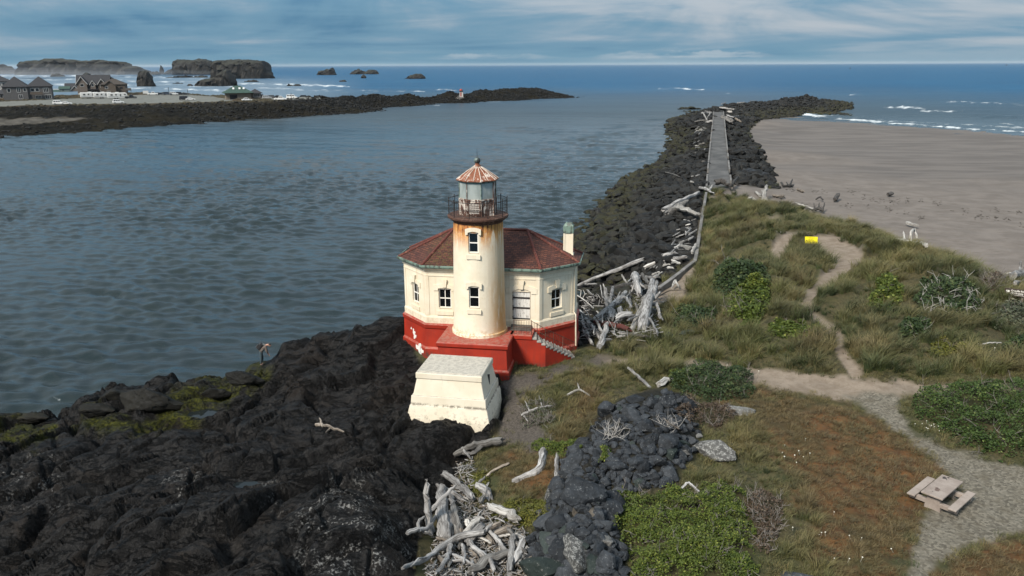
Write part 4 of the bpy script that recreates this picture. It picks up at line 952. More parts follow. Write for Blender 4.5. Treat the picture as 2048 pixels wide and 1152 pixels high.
    for k in range(8):
        pm = MB(); pm.add([pt(k, Rl - .03, 9.815), pt(k + 1, Rl - .03, 9.815), pt(k + 1, Rl - .03, 10.74), pt(k, Rl - .03, 10.74)], [(0, 1, 2, 3)])
        if k == 1: pm.build('metal_panel', RUST_PEEL, LH)
        else:
            o = pm.build('lantern_pane', LGLASS, LH)
        mu = MB(); mu.tube([pt(k, Rl - .01, 9.81), pt(k, Rl - .01, 10.76)], .026, 5); mu.build('mullion', RUST_PEEL if k % 2 else PATINA, LH)
    inn = MB(); inn.lathe([(.95, 9.05), (.95, 9.06), (.3, 9.07), (.3, 9.95), (.36, 9.98), (.36, 10.03), (.01, 10.04)], 16, cx, cy_); inn.build('lamp_pedestal', plain('dull_grey_metal', (.20, .21, .20), .6, .2, 4), LH)
    hdm = MB(); hdm.loft([[pt(k, r_, z) for k in range(8)] for r_, z in ((Rl - .04, 10.70), (Rl + .02, 10.705), (Rl + .03, 10.80), (Rl + .10, 10.84))], True, False, False); hdm.build('lantern_eave', PATINA, LH)
    lr = MB(); lr.loft([[pt(k, r_, z) for k in range(8)] for r_, z in ((1.20, 10.80), (1.21, 10.85), (.90, 11.07), (.58, 11.29), (.24, 11.50), (.17, 11.54))], True, False, True)
    lro = lr.build('lantern_roof', RUST_ROOF, LH)
    for k in range(16):
        a = a0 + k * math.pi / 8; q = MB(); f = 1 if k % 2 == 0 else math.cos(math.pi / 8)
        q.tube([(cx + r_ * f * math.cos(a), cy_ + r_ * f * math.sin(a), z + .012) for r_, z in ((1.20, 10.86), (.58, 11.30), (.22, 11.52))], .020, 4); q.build('roof_seam', plain('pale_seam', (.55, .47, .40), .8, .3, 6), lro)
    bl = MB(); bl.lathe([(.20, 11.50), (.20, 11.60), (.14, 11.62), (.13, 11.70), (.09, 11.72)], 14, cx, cy_); bl.build('vent_neck', RUST_ROOF, LH)
    bl = MB(); bl.lathe([(.185 * math.sin(t_) + .001, 11.87 - .185 * math.cos(t_)) for t_ in np.linspace(.0, math.pi, 11)], 16, cx, cy_); bl.build('vent_ball', mat_rust('ball_copper', (.04, .045, .042), (.12, .16, .15), 0., .5), LH, True)
    bl = MB(); bl.tube([(cx, cy_, 12.04), (cx, cy_, 12.55)], [.014, .006], 5); bl.build('lightning_rod', IRON, LH)
    # chimney
    ch = MB(); x, y = 4.84, 3.01
    ch.box(x - .33, x + .33, y - .30, y + .30, 5.35, 5.84); ch.box(x - .25, x + .25, y - .22, y + .22, 5.84, 7.16)
    for sx in (-1, 1): ch.box(x + sx * .25 - .05, x + sx * .25 + .05, y - .255, y - .221, 5.84, 7.15)
    c_ = ch.build('chimney', CREAM, LH)
    cp = MB(); cp.loft([[(x + sx * a, y + sy * b, z) for sx, sy in ((-1, -1), (1, -1), (1, 1), (-1, 1))] for a, b, z in ((.30, .27, 7.14), (.31, .28, 7.20), (.31, .28, 7.58), (.20, .18, 7.72), (.18, .16, 7.76))], True, True, True); cp.build('chimney_cap', PATINA, c_)
    dp = MB(); dp.tube([(5.42, 1.78, 5.40), (5.36, 1.80, 5.20), (5.35, 1.80, 2.45), (5.46, 1.74, 2.30), (5.50, 1.74, .3)], .045, 6); dp.build('drain_pipe', CREAM, LH)
    # places where the red paint has come away to white
    patch_m = plain('bare_plaster', (.66, .64, .60), .9, .12, 6)
    def patch(i, u, z, r_, d_, seed):
        rr_ = random.Random(seed); M_ = facet_M(i, u, z); n = 18; pts = []
        for k in range(n):
            a = 2 * math.pi * k / n; q = r_ * (1 + .35 * math.sin(3 * a + seed) + rr_.uniform(-.22, .22)); pts.append((q * math.cos(a), q * math.sin(a) * 1.05))
        vs = [M_ @ Vector((px_, -d_ - .004, pz_)) for px_, pz_ in pts] + [M_ @ Vector((px_, -d_ + .03, pz_)) for px_, pz_ in pts]
        b = MB(); b.add(vs, [tuple(range(n))] + [(k, (k + 1) % n, n + (k + 1) % n, n + k) for k in range(n)]); b.build('bare_patch', patch_m, LH)
    patch(7, 1.28, .72, .17, .146, 1); patch(7, 1.18, .98, .14, .142, 2); patch(7, .86, 1.12, .07, .14, 3); patch(0, 1.16, .62, .20, .148, 4)
    patch(7, 1.95, .12, .28, .243, 5); patch(7, 2.25, .05, .22, .243, 8)
build_lighthouse()

# ------------------------------------------------------------------ the white concrete pedestal in front
def mat_whitewash():
    m, g, fin = new_mat('whitewash'); p = g.obj(); x, y, z = g.xyz(p)
    n = g.noise(p, .8, 5, .6); n2 = g.noise(p, 4.5, 6, .7); n3 = g.noise(p, 26, 3, .6)
    c = g.mix(g.ramp(n, .35, .65), (.62, .55, .43), (.68, .615, .50))
    up = g.ramp(g.xyz(g.node('NewGeometry').outputs['Normal'])[2], .5, .9)
    c = g.mix(g.math('MULTIPLY', up, .7), c, (.37, .35, .315)); lich = g.math('MULTIPLY', up, g.ramp(n2, .40, .62)); c = g.mix(g.math('MULTIPLY', lich, .6), c, (.23, .22, .195))
    lich = g.math('MULTIPLY', up, g.ramp(n3, .55, .68)); c = g.mix(g.math('MULTIPLY', lich, .5), c, (.16, .15, .13))
    run = g.noise(g.scale(p, 5, 5, .35), 1.5, 5, .7); c = g.mix(g.math('MULTIPLY', g.ramp(run, .58, .74), .45), c, (.36, .31, .24))
    foot = g.math('MULTIPLY', g.ramp(z, 1.0, .2), g.ramp(n2, .50, .64)); c = g.mix(g.math('MULTIPLY', foot, .6), c, (.16, .135, .105))
    band = g.math('MULTIPLY', g.ramp(g.math('ABSOLUTE', g.math('SUBTRACT', z, .97)), .13, .0), g.ramp(n2, .42, .56)); c = g.mix(g.math('MULTIPLY', band, .85), c, (.13, .11, .085))
    return fin(c, .9, g.bump(g.math('ADD', n2, n3), .3, .02))
WASH = mat_whitewash()
def build_pedestal():
    P = empty('pedestal', (-3.04, 39.35, 3.0), R(-10.6), 'white sloping concrete pedestal with lichened flat top before the lighthouse', 'pedestal')
    def lay(name, lay_, cap=True):
        mb = MB(); mb.loft([[(sx * (a), sy * b, z) for sx, sy in ((-1, -1), (1, -1), (1, 1), (-1, 1))] for a, b, z in lay_], True, False, cap); return soften(mb.build(name, WASH, P), .025)
    lay('footing', [(2.32, 1.93, -1.6), (2.22, 1.83, .2), (2.06, 1.67, .92), (1.98, 1.60, .96)])
    lay('base_course', [(2.02, 1.64, .93), (1.985, 1.60, 1.42), (1.90, 1.52, 1.44)])
    lay('body', [(1.90, 1.52, 1.44), (1.72, 1.36, 2.32)], False)
    lay('cap', [(1.70, 1.34, 2.30), (1.765, 1.41, 2.32), (1.765, 1.41, 2.62), (1.72, 1.37, 2.66)])
    tp = MB(); tp.box(-1.62, 1.62, -1.27, 1.27, 2.64, 2.675); tp.build('top_slab', WASH, P)
    sl = MB(); sl.box(1.70, 1.86, .0, .09, 1.62, 2.2, 0, Matrix.Identity(4)); sl.build('slot', plain('dark_slot', (.05, .045, .04), .9, .2), P)
build_pedestal()
# ------------------------------------------------------------------ boulders
def ico(sub):
    bm = bmesh.new(); bmesh.ops.create_icosphere(bm, subdivisions=sub, radius=1.)
    V = np.array([v.co[:] for v in bm.verts]); Fc = np.array([[v.index for v in f.verts] for f in bm.faces]); bm.free(); return V, Fc
_ICO = {k: ico(k) for k in (2, 3, 4)}
def boulder_mesh(name, seed, sub=3, flat=.75, sharp=26., rough=.10):
    """a block broken along flat faces: the unit ball cut by random planes, edges worn"""
    r = np.random.default_rng(seed); V, Fc = _ICO[sub]
    n = r.normal(size=(15, 3)); n /= np.linalg.norm(n, axis=1)[:, None]; d = r.uniform(.55, 1.0, 15)
    q = np.maximum(V @ n.T, 1e-3) / d[None]
    rad = 1 / (np.sum(q ** sharp, 1) ** (1 / sharp)); rad = np.clip(rad, .4, 1.35)
    rad = rad * (1 + rough * perlin3(V * 1.9 + seed) + rough * .6 * perlin3(V * 4.7 + seed * 2.1))
    P = V * rad[:, None] * np.array([1, r.uniform(.72, 1.), flat * r.uniform(.8, 1.1)])
    P[:, 2] -= P[:, 2].min() * .5
    me = mesh_np(name, P, Fc, None, True); me.set_sharp_from_angle(angle=R(24)); return me
def mat_boulder(name, a, b, pale, moss=0., lich=.1):
    m, g, fin = new_mat(name); p = g.pos(); rn = g.rnd()
    o = g.obj(); off = g.vmath('ADD', o, g.comb(g.math('MULTIPLY', rn, 40.), g.math('MULTIPLY', rn, 17.), 0.))
    n = g.noise(off, 1.3, 5, .65); n2 = g.noise(off, 5., 5, .7); n3 = g.noise(p, 22., 3, .65)
    c = g.mix(g.ramp(n, .32, .66), a, b); c = g.mix(g.ramp(n2, .50, .68, 0, .6), c, pale)
    c = g.mix(g.math('MULTIPLY', g.math('SUBTRACT', rn, .5), .7, clamp=True), c, pale)
    c = g.mix(g.ramp(rn, .55, .0, 0., .55), c, a)
    li = g.math('MULTIPLY', g.ramp(n2, .62 - lich, .72 - lich), g.ramp(n3, .42, .56)); c = g.mix(g.math('MULTIPLY', li, .75), c, (.30, .30, .29))
    if moss:
        z = g.xyz(p)[2]; al = g.math('MULTIPLY', g.ramp(z, 2.9, 1.2), g.ramp(g.noise(p, .35, 4, .6), .36, .56))
        up = g.ramp(g.xyz(g.node('NewGeometry').outputs['Normal'])[2], .1, .7)
        c = g.mix(g.math('MULTIPLY', g.math('MULTIPLY', al, up), moss), c, g.mix(g.ramp(n2, .4, .6), (.012, .013, .005), (.040, .036, .014)))
    return fin(c, g.ramp(n2, .3, .7, .55, .9), g.bump(g.math('ADD', g.math('MULTIPLY', n2, .8), g.math('MULTIPLY', n3, .35)), .8, .07), Specular_IOR_Level=.2)
M_BOULD = mat_boulder('dark_basalt', (.011, .0125, .015), (.036, .041, .048), (.075, .082, .092), 0., .03)
M_BOULD_RIP = mat_boulder('jetty_basalt', (.005, .005, .005), (.015, .0146, .014), (.042, .041, .038), .9, .0)
M_BOULD_GRN = mat_boulder('green_basalt', (.014, .021, .020), (.032, .042, .039), (.065, .075, .070), 0., .02)
M_BOULD_LICH = mat_boulder('lichened_rock', (.024, .024, .024), (.058, .058, .056), (.14, .137, .13), 0., .16)
M_BOULD_PALE = mat_boulder('pale_rock', (.070, .068, .066), (.135, .132, .125), (.25, .245, .235), 0., .10)
M_BOULD_BRN = mat_boulder('brown_rock', (.040, .034, .027), (.085, .072, .058), (.15, .135, .115), 0., .02)
M_BOULD_MOSS = mat_boulder('mossy_rock', (.004, .004, .0035), (.011, .0105, .0085), (.020, .018, .014), .6, -.1)
B_HERO = [boulder_mesh('boulder', 100 + k, 4, .85, 30., .06) for k in range(6)]
B_ROUND = [boulder_mesh('boulder', 400 + k, 4, .85, 7., .16) for k in range(3)]
B_MID = [boulder_mesh('boulder', 200 + k, 3, .8, 30., .07) for k in range(9)]
B_LOW = [boulder_mesh('boulder', 300 + k, 2, .75, 24., .08) for k in range(7)]
for k, me in enumerate(B_HERO + B_MID): me.materials.append(M_BOULD)
for me in B_LOW: me.materials.append(M_BOULD_RIP)
def with_mat(me, m):
    key = (me.name, m.name)
    if key not in MATS: c = me.copy(); c.materials.clear(); c.materials.append(m); MATS[key] = c
    return MATS[key]
def put_boulder(me, p, w, label, group=None, tilt=.35, sink=.3, asp=(1, 1, 1), rz=None):
    o = bpy.data.objects.new('boulder', me); COL.objects.link(o); r = w * .5
    o.location = (p[0], p[1], p[2] - r * sink * asp[2]); o.scale = (r * asp[0], r * asp[1], r * asp[2])
    o.rotation_euler = (random.uniform(-tilt, tilt), random.uniform(-tilt, tilt), random.uniform(0, 6.28) if rz is None else rz)
    return tag(o, label, 'boulder', group)
def px_m(p): return float(np.linalg.norm(np.asarray(p) - np.array([0, 0, HC])) / F)       # metres per photograph pixel at a point
HERO_B = [  # px, py of the foot, width px, aspect, mesh, material, label
 (1160, 1004, 84, (1, .8, 1.15), 0, M_BOULD, 'largest dark blue-grey block in the heap, standing above the driftwood gully'),
 (1222, 1002, 60, (1, .8, 1.1), 1, M_BOULD, 'dark block leaning against the largest boulder, touching the big green shrub'),
 (1096, 1048, 58, (1, .7, 1.0), 2, M_BOULD, 'dark wedge-shaped boulder tilted at the left edge of the heap over yellow grass'),
 (1098, 1086, 62, (1, .8, .95), 3, M_BOULD_GRN, 'greenish square boulder beside the cut driftwood log'),
 (1150, 1106, 82, (1, .8, .8), 4, M_BOULD_LICH, 'broad boulder with a white-streaked top low in the heap'),
 (1208, 1086, 36, (1, .9, 1.1), 5, M_BOULD_PALE, 'oval pale lichened stone set among the dark boulders'),
 (1088, 1146, 84, (1, .9, .8), 0, M_BOULD_GRN, 'big green-stained boulder at the bottom of the heap next to the driftwood'),
 (1148, 1142, 46, (1, .9, 1.), 2, M_BOULD, 'dark grey boulder right of the green-stained one at the lower edge'),
 (1198, 1140, 58, (1.1, .8, .8), 1, M_BOULD, 'long dark boulder between two smaller ones at the lower edge'),
 (1246, 1148, 30, (1, .9, 1.), 3, M_BOULD, 'small upright dark boulder beside the big green shrub at the lower edge'),
 (1304, 1152, 42, (1, .9, .9), 5, M_BOULD_PALE, 'grey rounded stone in the big green shrub'),
 (1150, 1028, 20, (1, .8, 1.5), 3, M_BOULD_BRN, 'narrow brown stone wedged under the largest block'),
 (1188, 1032, 32, (1, .9, 1.), 4, M_BOULD_BRN, 'brown rounded stone at the foot of the leaning block'),
 (1232, 936, 44, (1, .8, 1.3), 5, M_BOULD, 'tall blue-grey block in the middle of the heap'),
 (1427, 908, 82, (1, .7, .78), 2, M_BOULD_LICH, 'large grey block with lichened flank at the right end of the heap'),
 (1371, 905, 32, (1, .8, 1.), 3, M_BOULD_PALE, 'white-spotted stone just left of the large grey block'),
 (1485, 824, 54, (1, .6, .5), 4, M_BOULD_PALE, 'pale flat slab lying at the edge of the dry grass'),
 (1304, 812, 36, (1, .8, 1.), 0, M_BOULD, 'dark boulder at the top of the heap'),
 (1304, 880, 42, (1, .8, .9), 1, M_BOULD, 'smooth dark boulder above the two pale blue-green spots of the heap'),
 (1097, 992, 34, (1.1, .6, .55), 4, M_BOULD_LICH, 'grey flat stone lying alone in the yellow grass'),
 (1360, 500, 66, (1, .6, .62), 5, M_BOULD_PALE, 'pale cracked boulder among driftwood below the low wall'),
 (1338, 672, 26, (1, .8, .6), 2, M_BOULD, 'dark stone half sunk in grass beside the driftwood heap'), (1372, 668, 34, (1, .8, .6), 3, M_BOULD_GRN, 'greenish stone half sunk in grass below the dark shrub'), (1590, 1156, 60, (1.2, .6, .35), 1, M_BOULD, 'dark flat stone at the bottom edge of the lawn'),
 (1528, 352, 26, (1.3, .8, .5), 0, M_BOULD, 'dark stone lying on sand right of the jetty foot'), (1502, 346, 34, (1.3, .8, .55), 2, M_BOULD, 'dark flat boulder on sand at the toe of the jetty'),
 (1396, 873, 18, (1, .8, .8), 1, M_BOULD_PALE, 'small white-topped stone above the large grey block')]
MOSSY = [(300, 806, 95, (1.05, .7, .85), 'wet black humpbacked boulder at the river edge, longest of the shore boulders'), (232, 792, 60, (1, .7, .8), 'brown humped boulder at the river edge beside the longest one'), (190, 822, 78, (1.1, .7, .62), 'low mossy boulder at the river edge near the left side'),
         (372, 772, 40, (1, .7, .6), 'dark boulder between the longest shore boulder and the green moss'), (425, 790, 70, (1, .7, .6), 'green mossy boulder on the river bank'), (488, 758, 64, (1, .75, .75), 'olive brown rounded boulder below the person'),
         (60, 838, 70, (1.1, .7, .55), 'low dark boulder at the water on the far left')]
def heap_label(px, py, w):
    where = 'in the heap top beside the dark olive shrub' if py < 850 else 'in the heap near the large grey block' if px > 1340 else 'in the heap middle behind its largest block' if py < 985 else 'in the lower heap by the driftwood' if px < 1130 else 'in the lower heap by the green shrub'
    return ('small' if w < 18 else 'medium' if w < 27 else 'large') + ' dark angular boulder ' + where
def build_boulders():
    for k, (px, py, w, asp, mi, mt, lab) in enumerate(HERO_B):
        p = ground_at(px, py); put_boulder(with_mat(B_HERO[mi], mt), p, w * px_m(p), lab, None, .25, .22, asp, rz=.4 * k)
    for px, py, w, asp, lab in MOSSY:
        p = ground_at(px, py); put_boulder(with_mat(B_ROUND[len(lab) % 3], M_BOULD_MOSS), p, w * px_m(p) * .95, lab, None, .15, .25, asp, rz=.1)
    # the heap
    r = np.random.default_rng(5); pts = []; tries = 0
    poly = P_RUBBLE; heap = 0
    while len(pts) < 185 and tries < 30000:
        tries += 1; px, py = r.uniform(1050, 1465), r.uniform(780, 1165)
        if sdist(px, py, poly) < 3: continue
        w = r.choice([17, 24, 33, 44], p=[.36, .32, .21, .11]) * (.8 + .45 * smooth(800, 1150, py)) * (1 if len(pts) < 90 else .75)
        if any((px - a) ** 2 + ((py - b) * 1.5) ** 2 < ((w + c) * .37) ** 2 for a, b, c in pts): continue
        pts.append((px, py, w))
    for px, py, w in pts:
        p = ground_at(px, py); q = put_boulder(random.choice(B_MID), p, w * px_m(p) * 1.3, heap_label(px, py, w), 'boulders in the heap', .5, .1, (1, .9, random.uniform(.75, 1.05)))
        if random.random() < .08: q.data = with_mat(q.data, M_BOULD_GRN); q['label'] = heap_label(px, py, w).replace('dark', 'greenish grey')
    n = 900; px, py = r.uniform(1050, 1470, n * 2), r.uniform(780, 1165, n * 2); ok = sdist(px, py, poly) > 2; px, py = px[ok][:n], py[ok][:n]; P = ground_at(px, py); n = len(P); sz = r.uniform(.10, .30, n)
    scatter('rubble', P, np.stack([r.uniform(-.5, .5, n), r.uniform(-.5, .5, n), r.uniform(0, 6.28, n)], -1), np.stack([sz, sz * .85, sz * .85], -1), np.zeros((n, 3)), [with_mat(m_, M_BOULD) for m_ in B_LOW], r.integers(0, 7, n))
    # the jetty: nearest ones are single, the rest one mass
    w = (M_rip * (1 - M_rub) > .5) * (GH > -.7)
    cell = np.gradient(GX, axis=1) * np.gradient(GY, axis=0) * w
    cell = cell * np.interp(GY, [60, 110, 200], [2.3, 1.25, .75]); flat = cell.ravel() / cell.sum()
    n = int(cell.sum()); idx = r.choice(len(flat), n, p=flat)
    X, Y, Z = GX.ravel()[idx], GY.ravel()[idx], GH.ravel()[idx]
    X = X + r.uniform(-.3, .3, n); Y = Y + r.uniform(-.3, .3, n)
    keepw = np.ones(n, bool)
    onpath = ldist(X, Y, JET_LINE, 1.9) > r.uniform(-.2, .9, n) * (Y > 200); keepw &= ~onpath
    keepw &= ~((X > 28.3 - .27 * (115 - Y) - .6) & (Y < 118) & (Y > 60) & (X < 45) & (sdist(*project(X, Y, Z), P_STRIP) > -6))
    X, Y, Z = X[keepw], Y[keepw], Z[keepw]; n = len(X)
    size = r.choice([.8, 1.1, 1.5, 2.1], n, p=[.34, .34, .22, .10]) * r.uniform(.8, 1.2, n) * np.interp(Y, [50, 110, 250], [.82, 1.05, 1.25])
    ppx, ppy = project(X, Y, Z); show = size / np.hypot(Y, HC) * ((ppx > 1158) | (ppy < 440)) * (ppx < 2048)
    order = np.argsort(-show); near = order[:84]; rest = order[84:]
    for i in near:
        put_boulder(B_LOW[i % 7], (X[i], Y[i], Z[i]), size[i], ('dark riprap boulder near the lighthouse corner, behind the driftwood heap' if Y[i] < 62 else 'dark riprap boulder right of the long trunk, under the low wall' if X[i] > 9 and Y[i] < 80 else 'dark riprap boulder below the long low wall, nearer the walk' if X[i] > 9 else 'dark mossy riprap boulder near the river, beyond the lighthouse chimney') if Y[i] < 120 else 'dark riprap boulder of the long jetty', 'riprap boulders of the jetty', .4, .12, (1.15, .9, 1))
    scatter('riprap', np.stack([X[rest], Y[rest], Z[rest] - size[rest] * .06], -1), np.stack([r.uniform(-.4, .4, len(rest)), r.uniform(-.4, .4, len(rest)), r.uniform(0, 6.28, len(rest))], -1),
            np.stack([size[rest] * .58, size[rest] * .46, size[rest] * .5], -1), np.zeros((len(rest), 3)), B_LOW, r.integers(0, 7, len(rest)))

# ------------------------------------------------------------------ a mass of small alike pieces as ONE object (kind stuff)
def scatter(name, P, rot, scl, tint, meshes, idx):
    me = bpy.data.meshes.new(name); me.vertices.add(len(P)); me.vertices.foreach_set('co', np.ascontiguousarray(P, np.float32).ravel())
    for nm, a in (('rot', rot), ('scl', scl), ('tint', tint)):
        at_ = me.attributes.new(nm, 'FLOAT_VECTOR', 'POINT'); at_.data.foreach_set('vector', np.ascontiguousarray(a, np.float32).ravel())
    at_ = me.attributes.new('idx', 'INT', 'POINT'); at_.data.foreach_set('value', np.ascontiguousarray(idx, np.int32))
    o = link(name, me); o['kind'] = 'stuff'
    coll = bpy.data.collections.new(name + '_kinds')
    for k, s_ in enumerate(meshes): q = bpy.data.objects.new('%s_%02d' % (name, k), s_); coll.objects.link(q)
    ng = bpy.data.node_groups.new(name, 'GeometryNodeTree')
    ng.interface.new_socket('Geometry', in_out='INPUT', socket_type='NodeSocketGeometry'); ng.interface.new_socket('Geometry', in_out='OUTPUT', socket_type='NodeSocketGeometry')
    N = ng.nodes; L = ng.links; gi = N.new('NodeGroupInput'); go = N.new('NodeGroupOutput'); ip = N.new('GeometryNodeInstanceOnPoints'); ci = N.new('GeometryNodeCollectionInfo')
    ci.inputs[0].default_value = coll; ci.inputs['Separate Children'].default_value = True; ci.inputs['Reset Children'].default_value = True
    def na(nm, typ):
        a = N.new('GeometryNodeInputNamedAttribute'); a.data_type = typ; a.inputs[0].default_value = nm; return a.outputs[0]
    e2r = N.new('FunctionNodeEulerToRotation')
    L.new(na('rot', 'FLOAT_VECTOR'), e2r.inputs[0])
    mp = N.new('GeometryNodeMeshToPoints'); L.new(gi.outputs[0], mp.inputs[0]); L.new(mp.outputs[0], ip.inputs['Points'])
    L.new(ci.outputs[0], ip.inputs['Instance']); ip.inputs['Pick Instance'].default_value = True
    L.new(na('idx', 'INT'), ip.inputs['Instance Index']); L.new(e2r.outputs[0], ip.inputs['Rotation']); L.new(na('scl', 'FLOAT_VECTOR'), ip.inputs['Scale'])
    L.new(ip.outputs[0], go.inputs[0])
    md = o.modifiers.new('scatter', 'NODES'); md.node_group = ng
    return o

# ------------------------------------------------------------------ the jetty's concrete walk and the low wall that continues it
JET_PX = [(1438, 376), (1437, 330), (1437, 290), (1437, 262), (1437.5, 240), (1437, 224)]
_jl = at([p[0] for p in JET_PX], [p[1] for p in JET_PX], 4.35); JET_LINE = [(p[0], p[1]) for p in _jl]
def along(line, step):
    pts = [Vector(p).to_2d() for p in line]; out = []
    for a, b in zip(pts, pts[1:]):
        n = max(1, round((b - a).length / step))
        for k in range(n): out.append((a.lerp(b, k / n), a.lerp(b, (k + 1) / n)))
    return out
def build_jetty():
    J = empty('jetty_path', (_jl[0][0], _jl[0][1], 0)); J['kind'] = 'structure'
    slab_m = mat_conc('walk_concrete', (.048, .0465, .0455), (.098, .094, .090), (.026, .025, .025), .7, .25); kerb_m = mat_conc('kerb_concrete', (.11, .105, .10), (.19, .18, .17), (.045, .044, .042), .5, .6)
    o = Vector((_jl[0][0], _jl[0][1]))
    for a, b in along(JET_LINE, 6.):
        t = (b - a).normalized(); n = Vector((t.y, -t.x)); a = a - o; b = b - o; b = b - t * .03; mb = MB()
        dz = random.uniform(-.02, .02); mb.prism([tuple(a - n * 1.55), tuple(a + n * 1.55), tuple(b + n * 1.55), tuple(b - n * 1.55)], 3.2, 4.36 + dz); mb.build('concrete_slab', slab_m, J)
        for s_ in (-1, 1):
            if random.random() < .12: continue
            mb = MB(); q = [a + n * s_ * 1.57, a + n * s_ * 1.84, b + n * s_ * 1.84, b + n * s_ * 1.57]; mb.prism([tuple(v) for v in (q if s_ > 0 else q[::-1])], 3.2, 4.58 + random.uniform(-.05, .05)); mb.build('kerb', kerb_m, J)
    wl = [ground_at(1412, 392)[:2], at(1403, 440, 4.5)[:2], at(1393, 505, 4.5)[:2], at(1390, 519, 4.5)[:2]]; w2 = [at(1390, 519, 4.5)[:2], at(1340, 556, 4.5)[:2], at(1286, 596, 4.4)[:2]]
    for line, lab in ((wl, 'long low concrete wall along the left edge of the dune'), (w2, 'low concrete wall running slantwise from dune corner down to driftwood heap')):
        W = empty('low_wall', (line[0][0], line[0][1], 0), 0, lab, 'wall'); o = Vector((line[0][0], line[0][1]))
        for a, b in along([tuple(map(float, p)) for p in line], 4.):
            t = (b - a).normalized(); n = Vector((t.y, -t.x)); a = a - o; b = b - o - t * .02; mb = MB(); q = [a - n * .16, a + n * .16, b + n * .16, b - n * .16]
            zz = 4.42 + random.uniform(-.03, .03); mb.prism([tuple(v) for v in q], 2.2, zz); soften(mb.build('wall_section', kerb_m, W), .025)
build_jetty()
build_boulders()
# ------------------------------------------------------------------ driftwood
def mat_wood(name, a, b, dark, red=0.):
    m, g, fin = new_mat(name); uv = g.attr('grain', out='Vector'); u, v, w = g.xyz(uv); rn = g.rnd()
    q = g.comb(g.math('MULTIPLY', u, 1.), g.math('MULTIPLY', v, .10), g.math('MULTIPLY', rn, 60.)); s_ = g.noise(q, 9., 6, .7, .3); s2 = g.noise(g.comb(u, g.math('MULTIPLY', v, .05), g.math('MULTIPLY', rn, 31.)), 24., 4, .65); n = g.noise(g.obj(), 1.4, 4, .6)
    c = g.mix(g.ramp(s_, .38, .62), dark, b); c = g.mix(g.ramp(n, .35, .65, .1, .7), c, a); c = g.mix(g.ramp(s2, .50, .62, 0, .85), c, dark)
    if red: c = g.mix(g.ramp(n, .38, .5), c, (.13, .022, .016))
    big = g.noise(g.obj(), .8, 5, .7); c = g.mix(g.ramp(big, .48, .66, 0, .65), c, dark); bright = g.lin(rn, 0, 1, .55, 1.12); c = g.vmath('SCALE', c, bright)
    return fin(c, .88, g.bump(g.math('ADD', s_, g.math('MULTIPLY', s2, .6)), .8, .035))
W_SILVER = mat_wood('silver_driftwood', (.36, .35, .345), (.46, .45, .44), (.075, .068, .063))
W_WHITE = mat_wood('bleached_driftwood', (.50, .48, .45), (.60, .58, .55), (.14, .125, .11))
W_GREY = mat_wood('grey_driftwood', (.17, .16, .15), (.25, .24, .225), (.045, .040, .036))
W_DARK = mat_wood('dark_driftwood', (.050, .044, .040), (.085, .076, .068), (.018, .016, .015))
W_TAN = mat_wood('tan_driftwood', (.26, .22, .18), (.36, .31, .26), (.070, .056, .045))
W_RED = mat_wood('red_driftwood', (.22, .17, .15), (.28, .22, .19), (.06, .03, .025), 1.)
def limb(path, r0, r1, seed, n=9, ragged=.14):
    """one bent tapering limb: vertices, faces, grain coordinates"""
    r = np.random.default_rng(seed); P = np.array(path, float); seg = np.linalg.norm(np.diff(P, axis=0), axis=1); L = np.concatenate([[0], np.cumsum(seg)])
    m = int(np.clip(L[-1] / max(r0, .03) * .9, 5, 16)); s = np.linspace(0, L[-1], m); C = np.stack([np.interp(s, L, P[:, k]) for k in range(3)], -1)
    if len(P) > 2:
        for _ in range(2): C[1:-1] = C[1:-1] * .5 + (C[:-2] + C[2:]) * .25
    C[1:-1] += r.normal(size=(m - 2, 3)) * r0 * .18
    T = np.gradient(C, axis=0); T /= np.linalg.norm(T, axis=1)[:, None] + 1e-9
    A = np.cross(T, [0, 0, 1.]); bad = np.linalg.norm(A, axis=1) < .15; A[bad] = np.cross(T[bad], [1., 0, 0]); A /= np.linalg.norm(A, axis=1)[:, None]; B = np.cross(A, T)
    an = np.linspace(0, 2 * np.pi, n, endpoint=False); rad = r0 + (r1 - r0) * (s / L[-1]); prof = 1 + ragged * 1.3 * r.normal(size=n) * .6
    RR = rad[:, None] * prof[None] * (1 + ragged * .5 * r.normal(size=(m, n)))
    RR[0] *= .8; RR[-1] *= .75
    V = C[:, None] + (A[:, None] * np.cos(an)[None, :, None] + B[:, None] * np.sin(an)[None, :, None]) * RR[..., None]
    V[0] += (T[0] * r.normal(size=(n, 1)) * r0 * .35); V[-1] += (T[-1] * r.normal(size=(n, 1)) * r1 * .6)
    Gr = np.stack([np.broadcast_to(an / (2 * np.pi) * 6 * max(r0, .05), (m, n)), np.broadcast_to(s[:, None], (m, n)), np.zeros((m, n))], -1)
    idx = np.arange(m * n).reshape(m, n); j = np.roll(idx, -1, axis=1)
    Fq = np.stack([idx[:-1], j[:-1], j[1:], idx[1:]], -1).reshape(-1, 4)
    V = V.reshape(-1, 3); Gr = Gr.reshape(-1, 3); k = len(V)
    V = np.concatenate([V, C[:1] + T[:1] * r0 * .03, C[-1:] - T[-1:] * r1 * .03]); Gr = np.concatenate([Gr, Gr[:1], Gr[-1:]])
    c0 = np.stack([np.full(n, k), idx[0][np.r_[1:n, 0]], idx[0], np.full(n, k)], -1); c1 = np.stack([np.full(n, k + 1), idx[-1], idx[-1][np.r_[1:n, 0]], np.full(n, k + 1)], -1)
    return V, Fq, np.concatenate([c0, c1])[:, :3], Gr
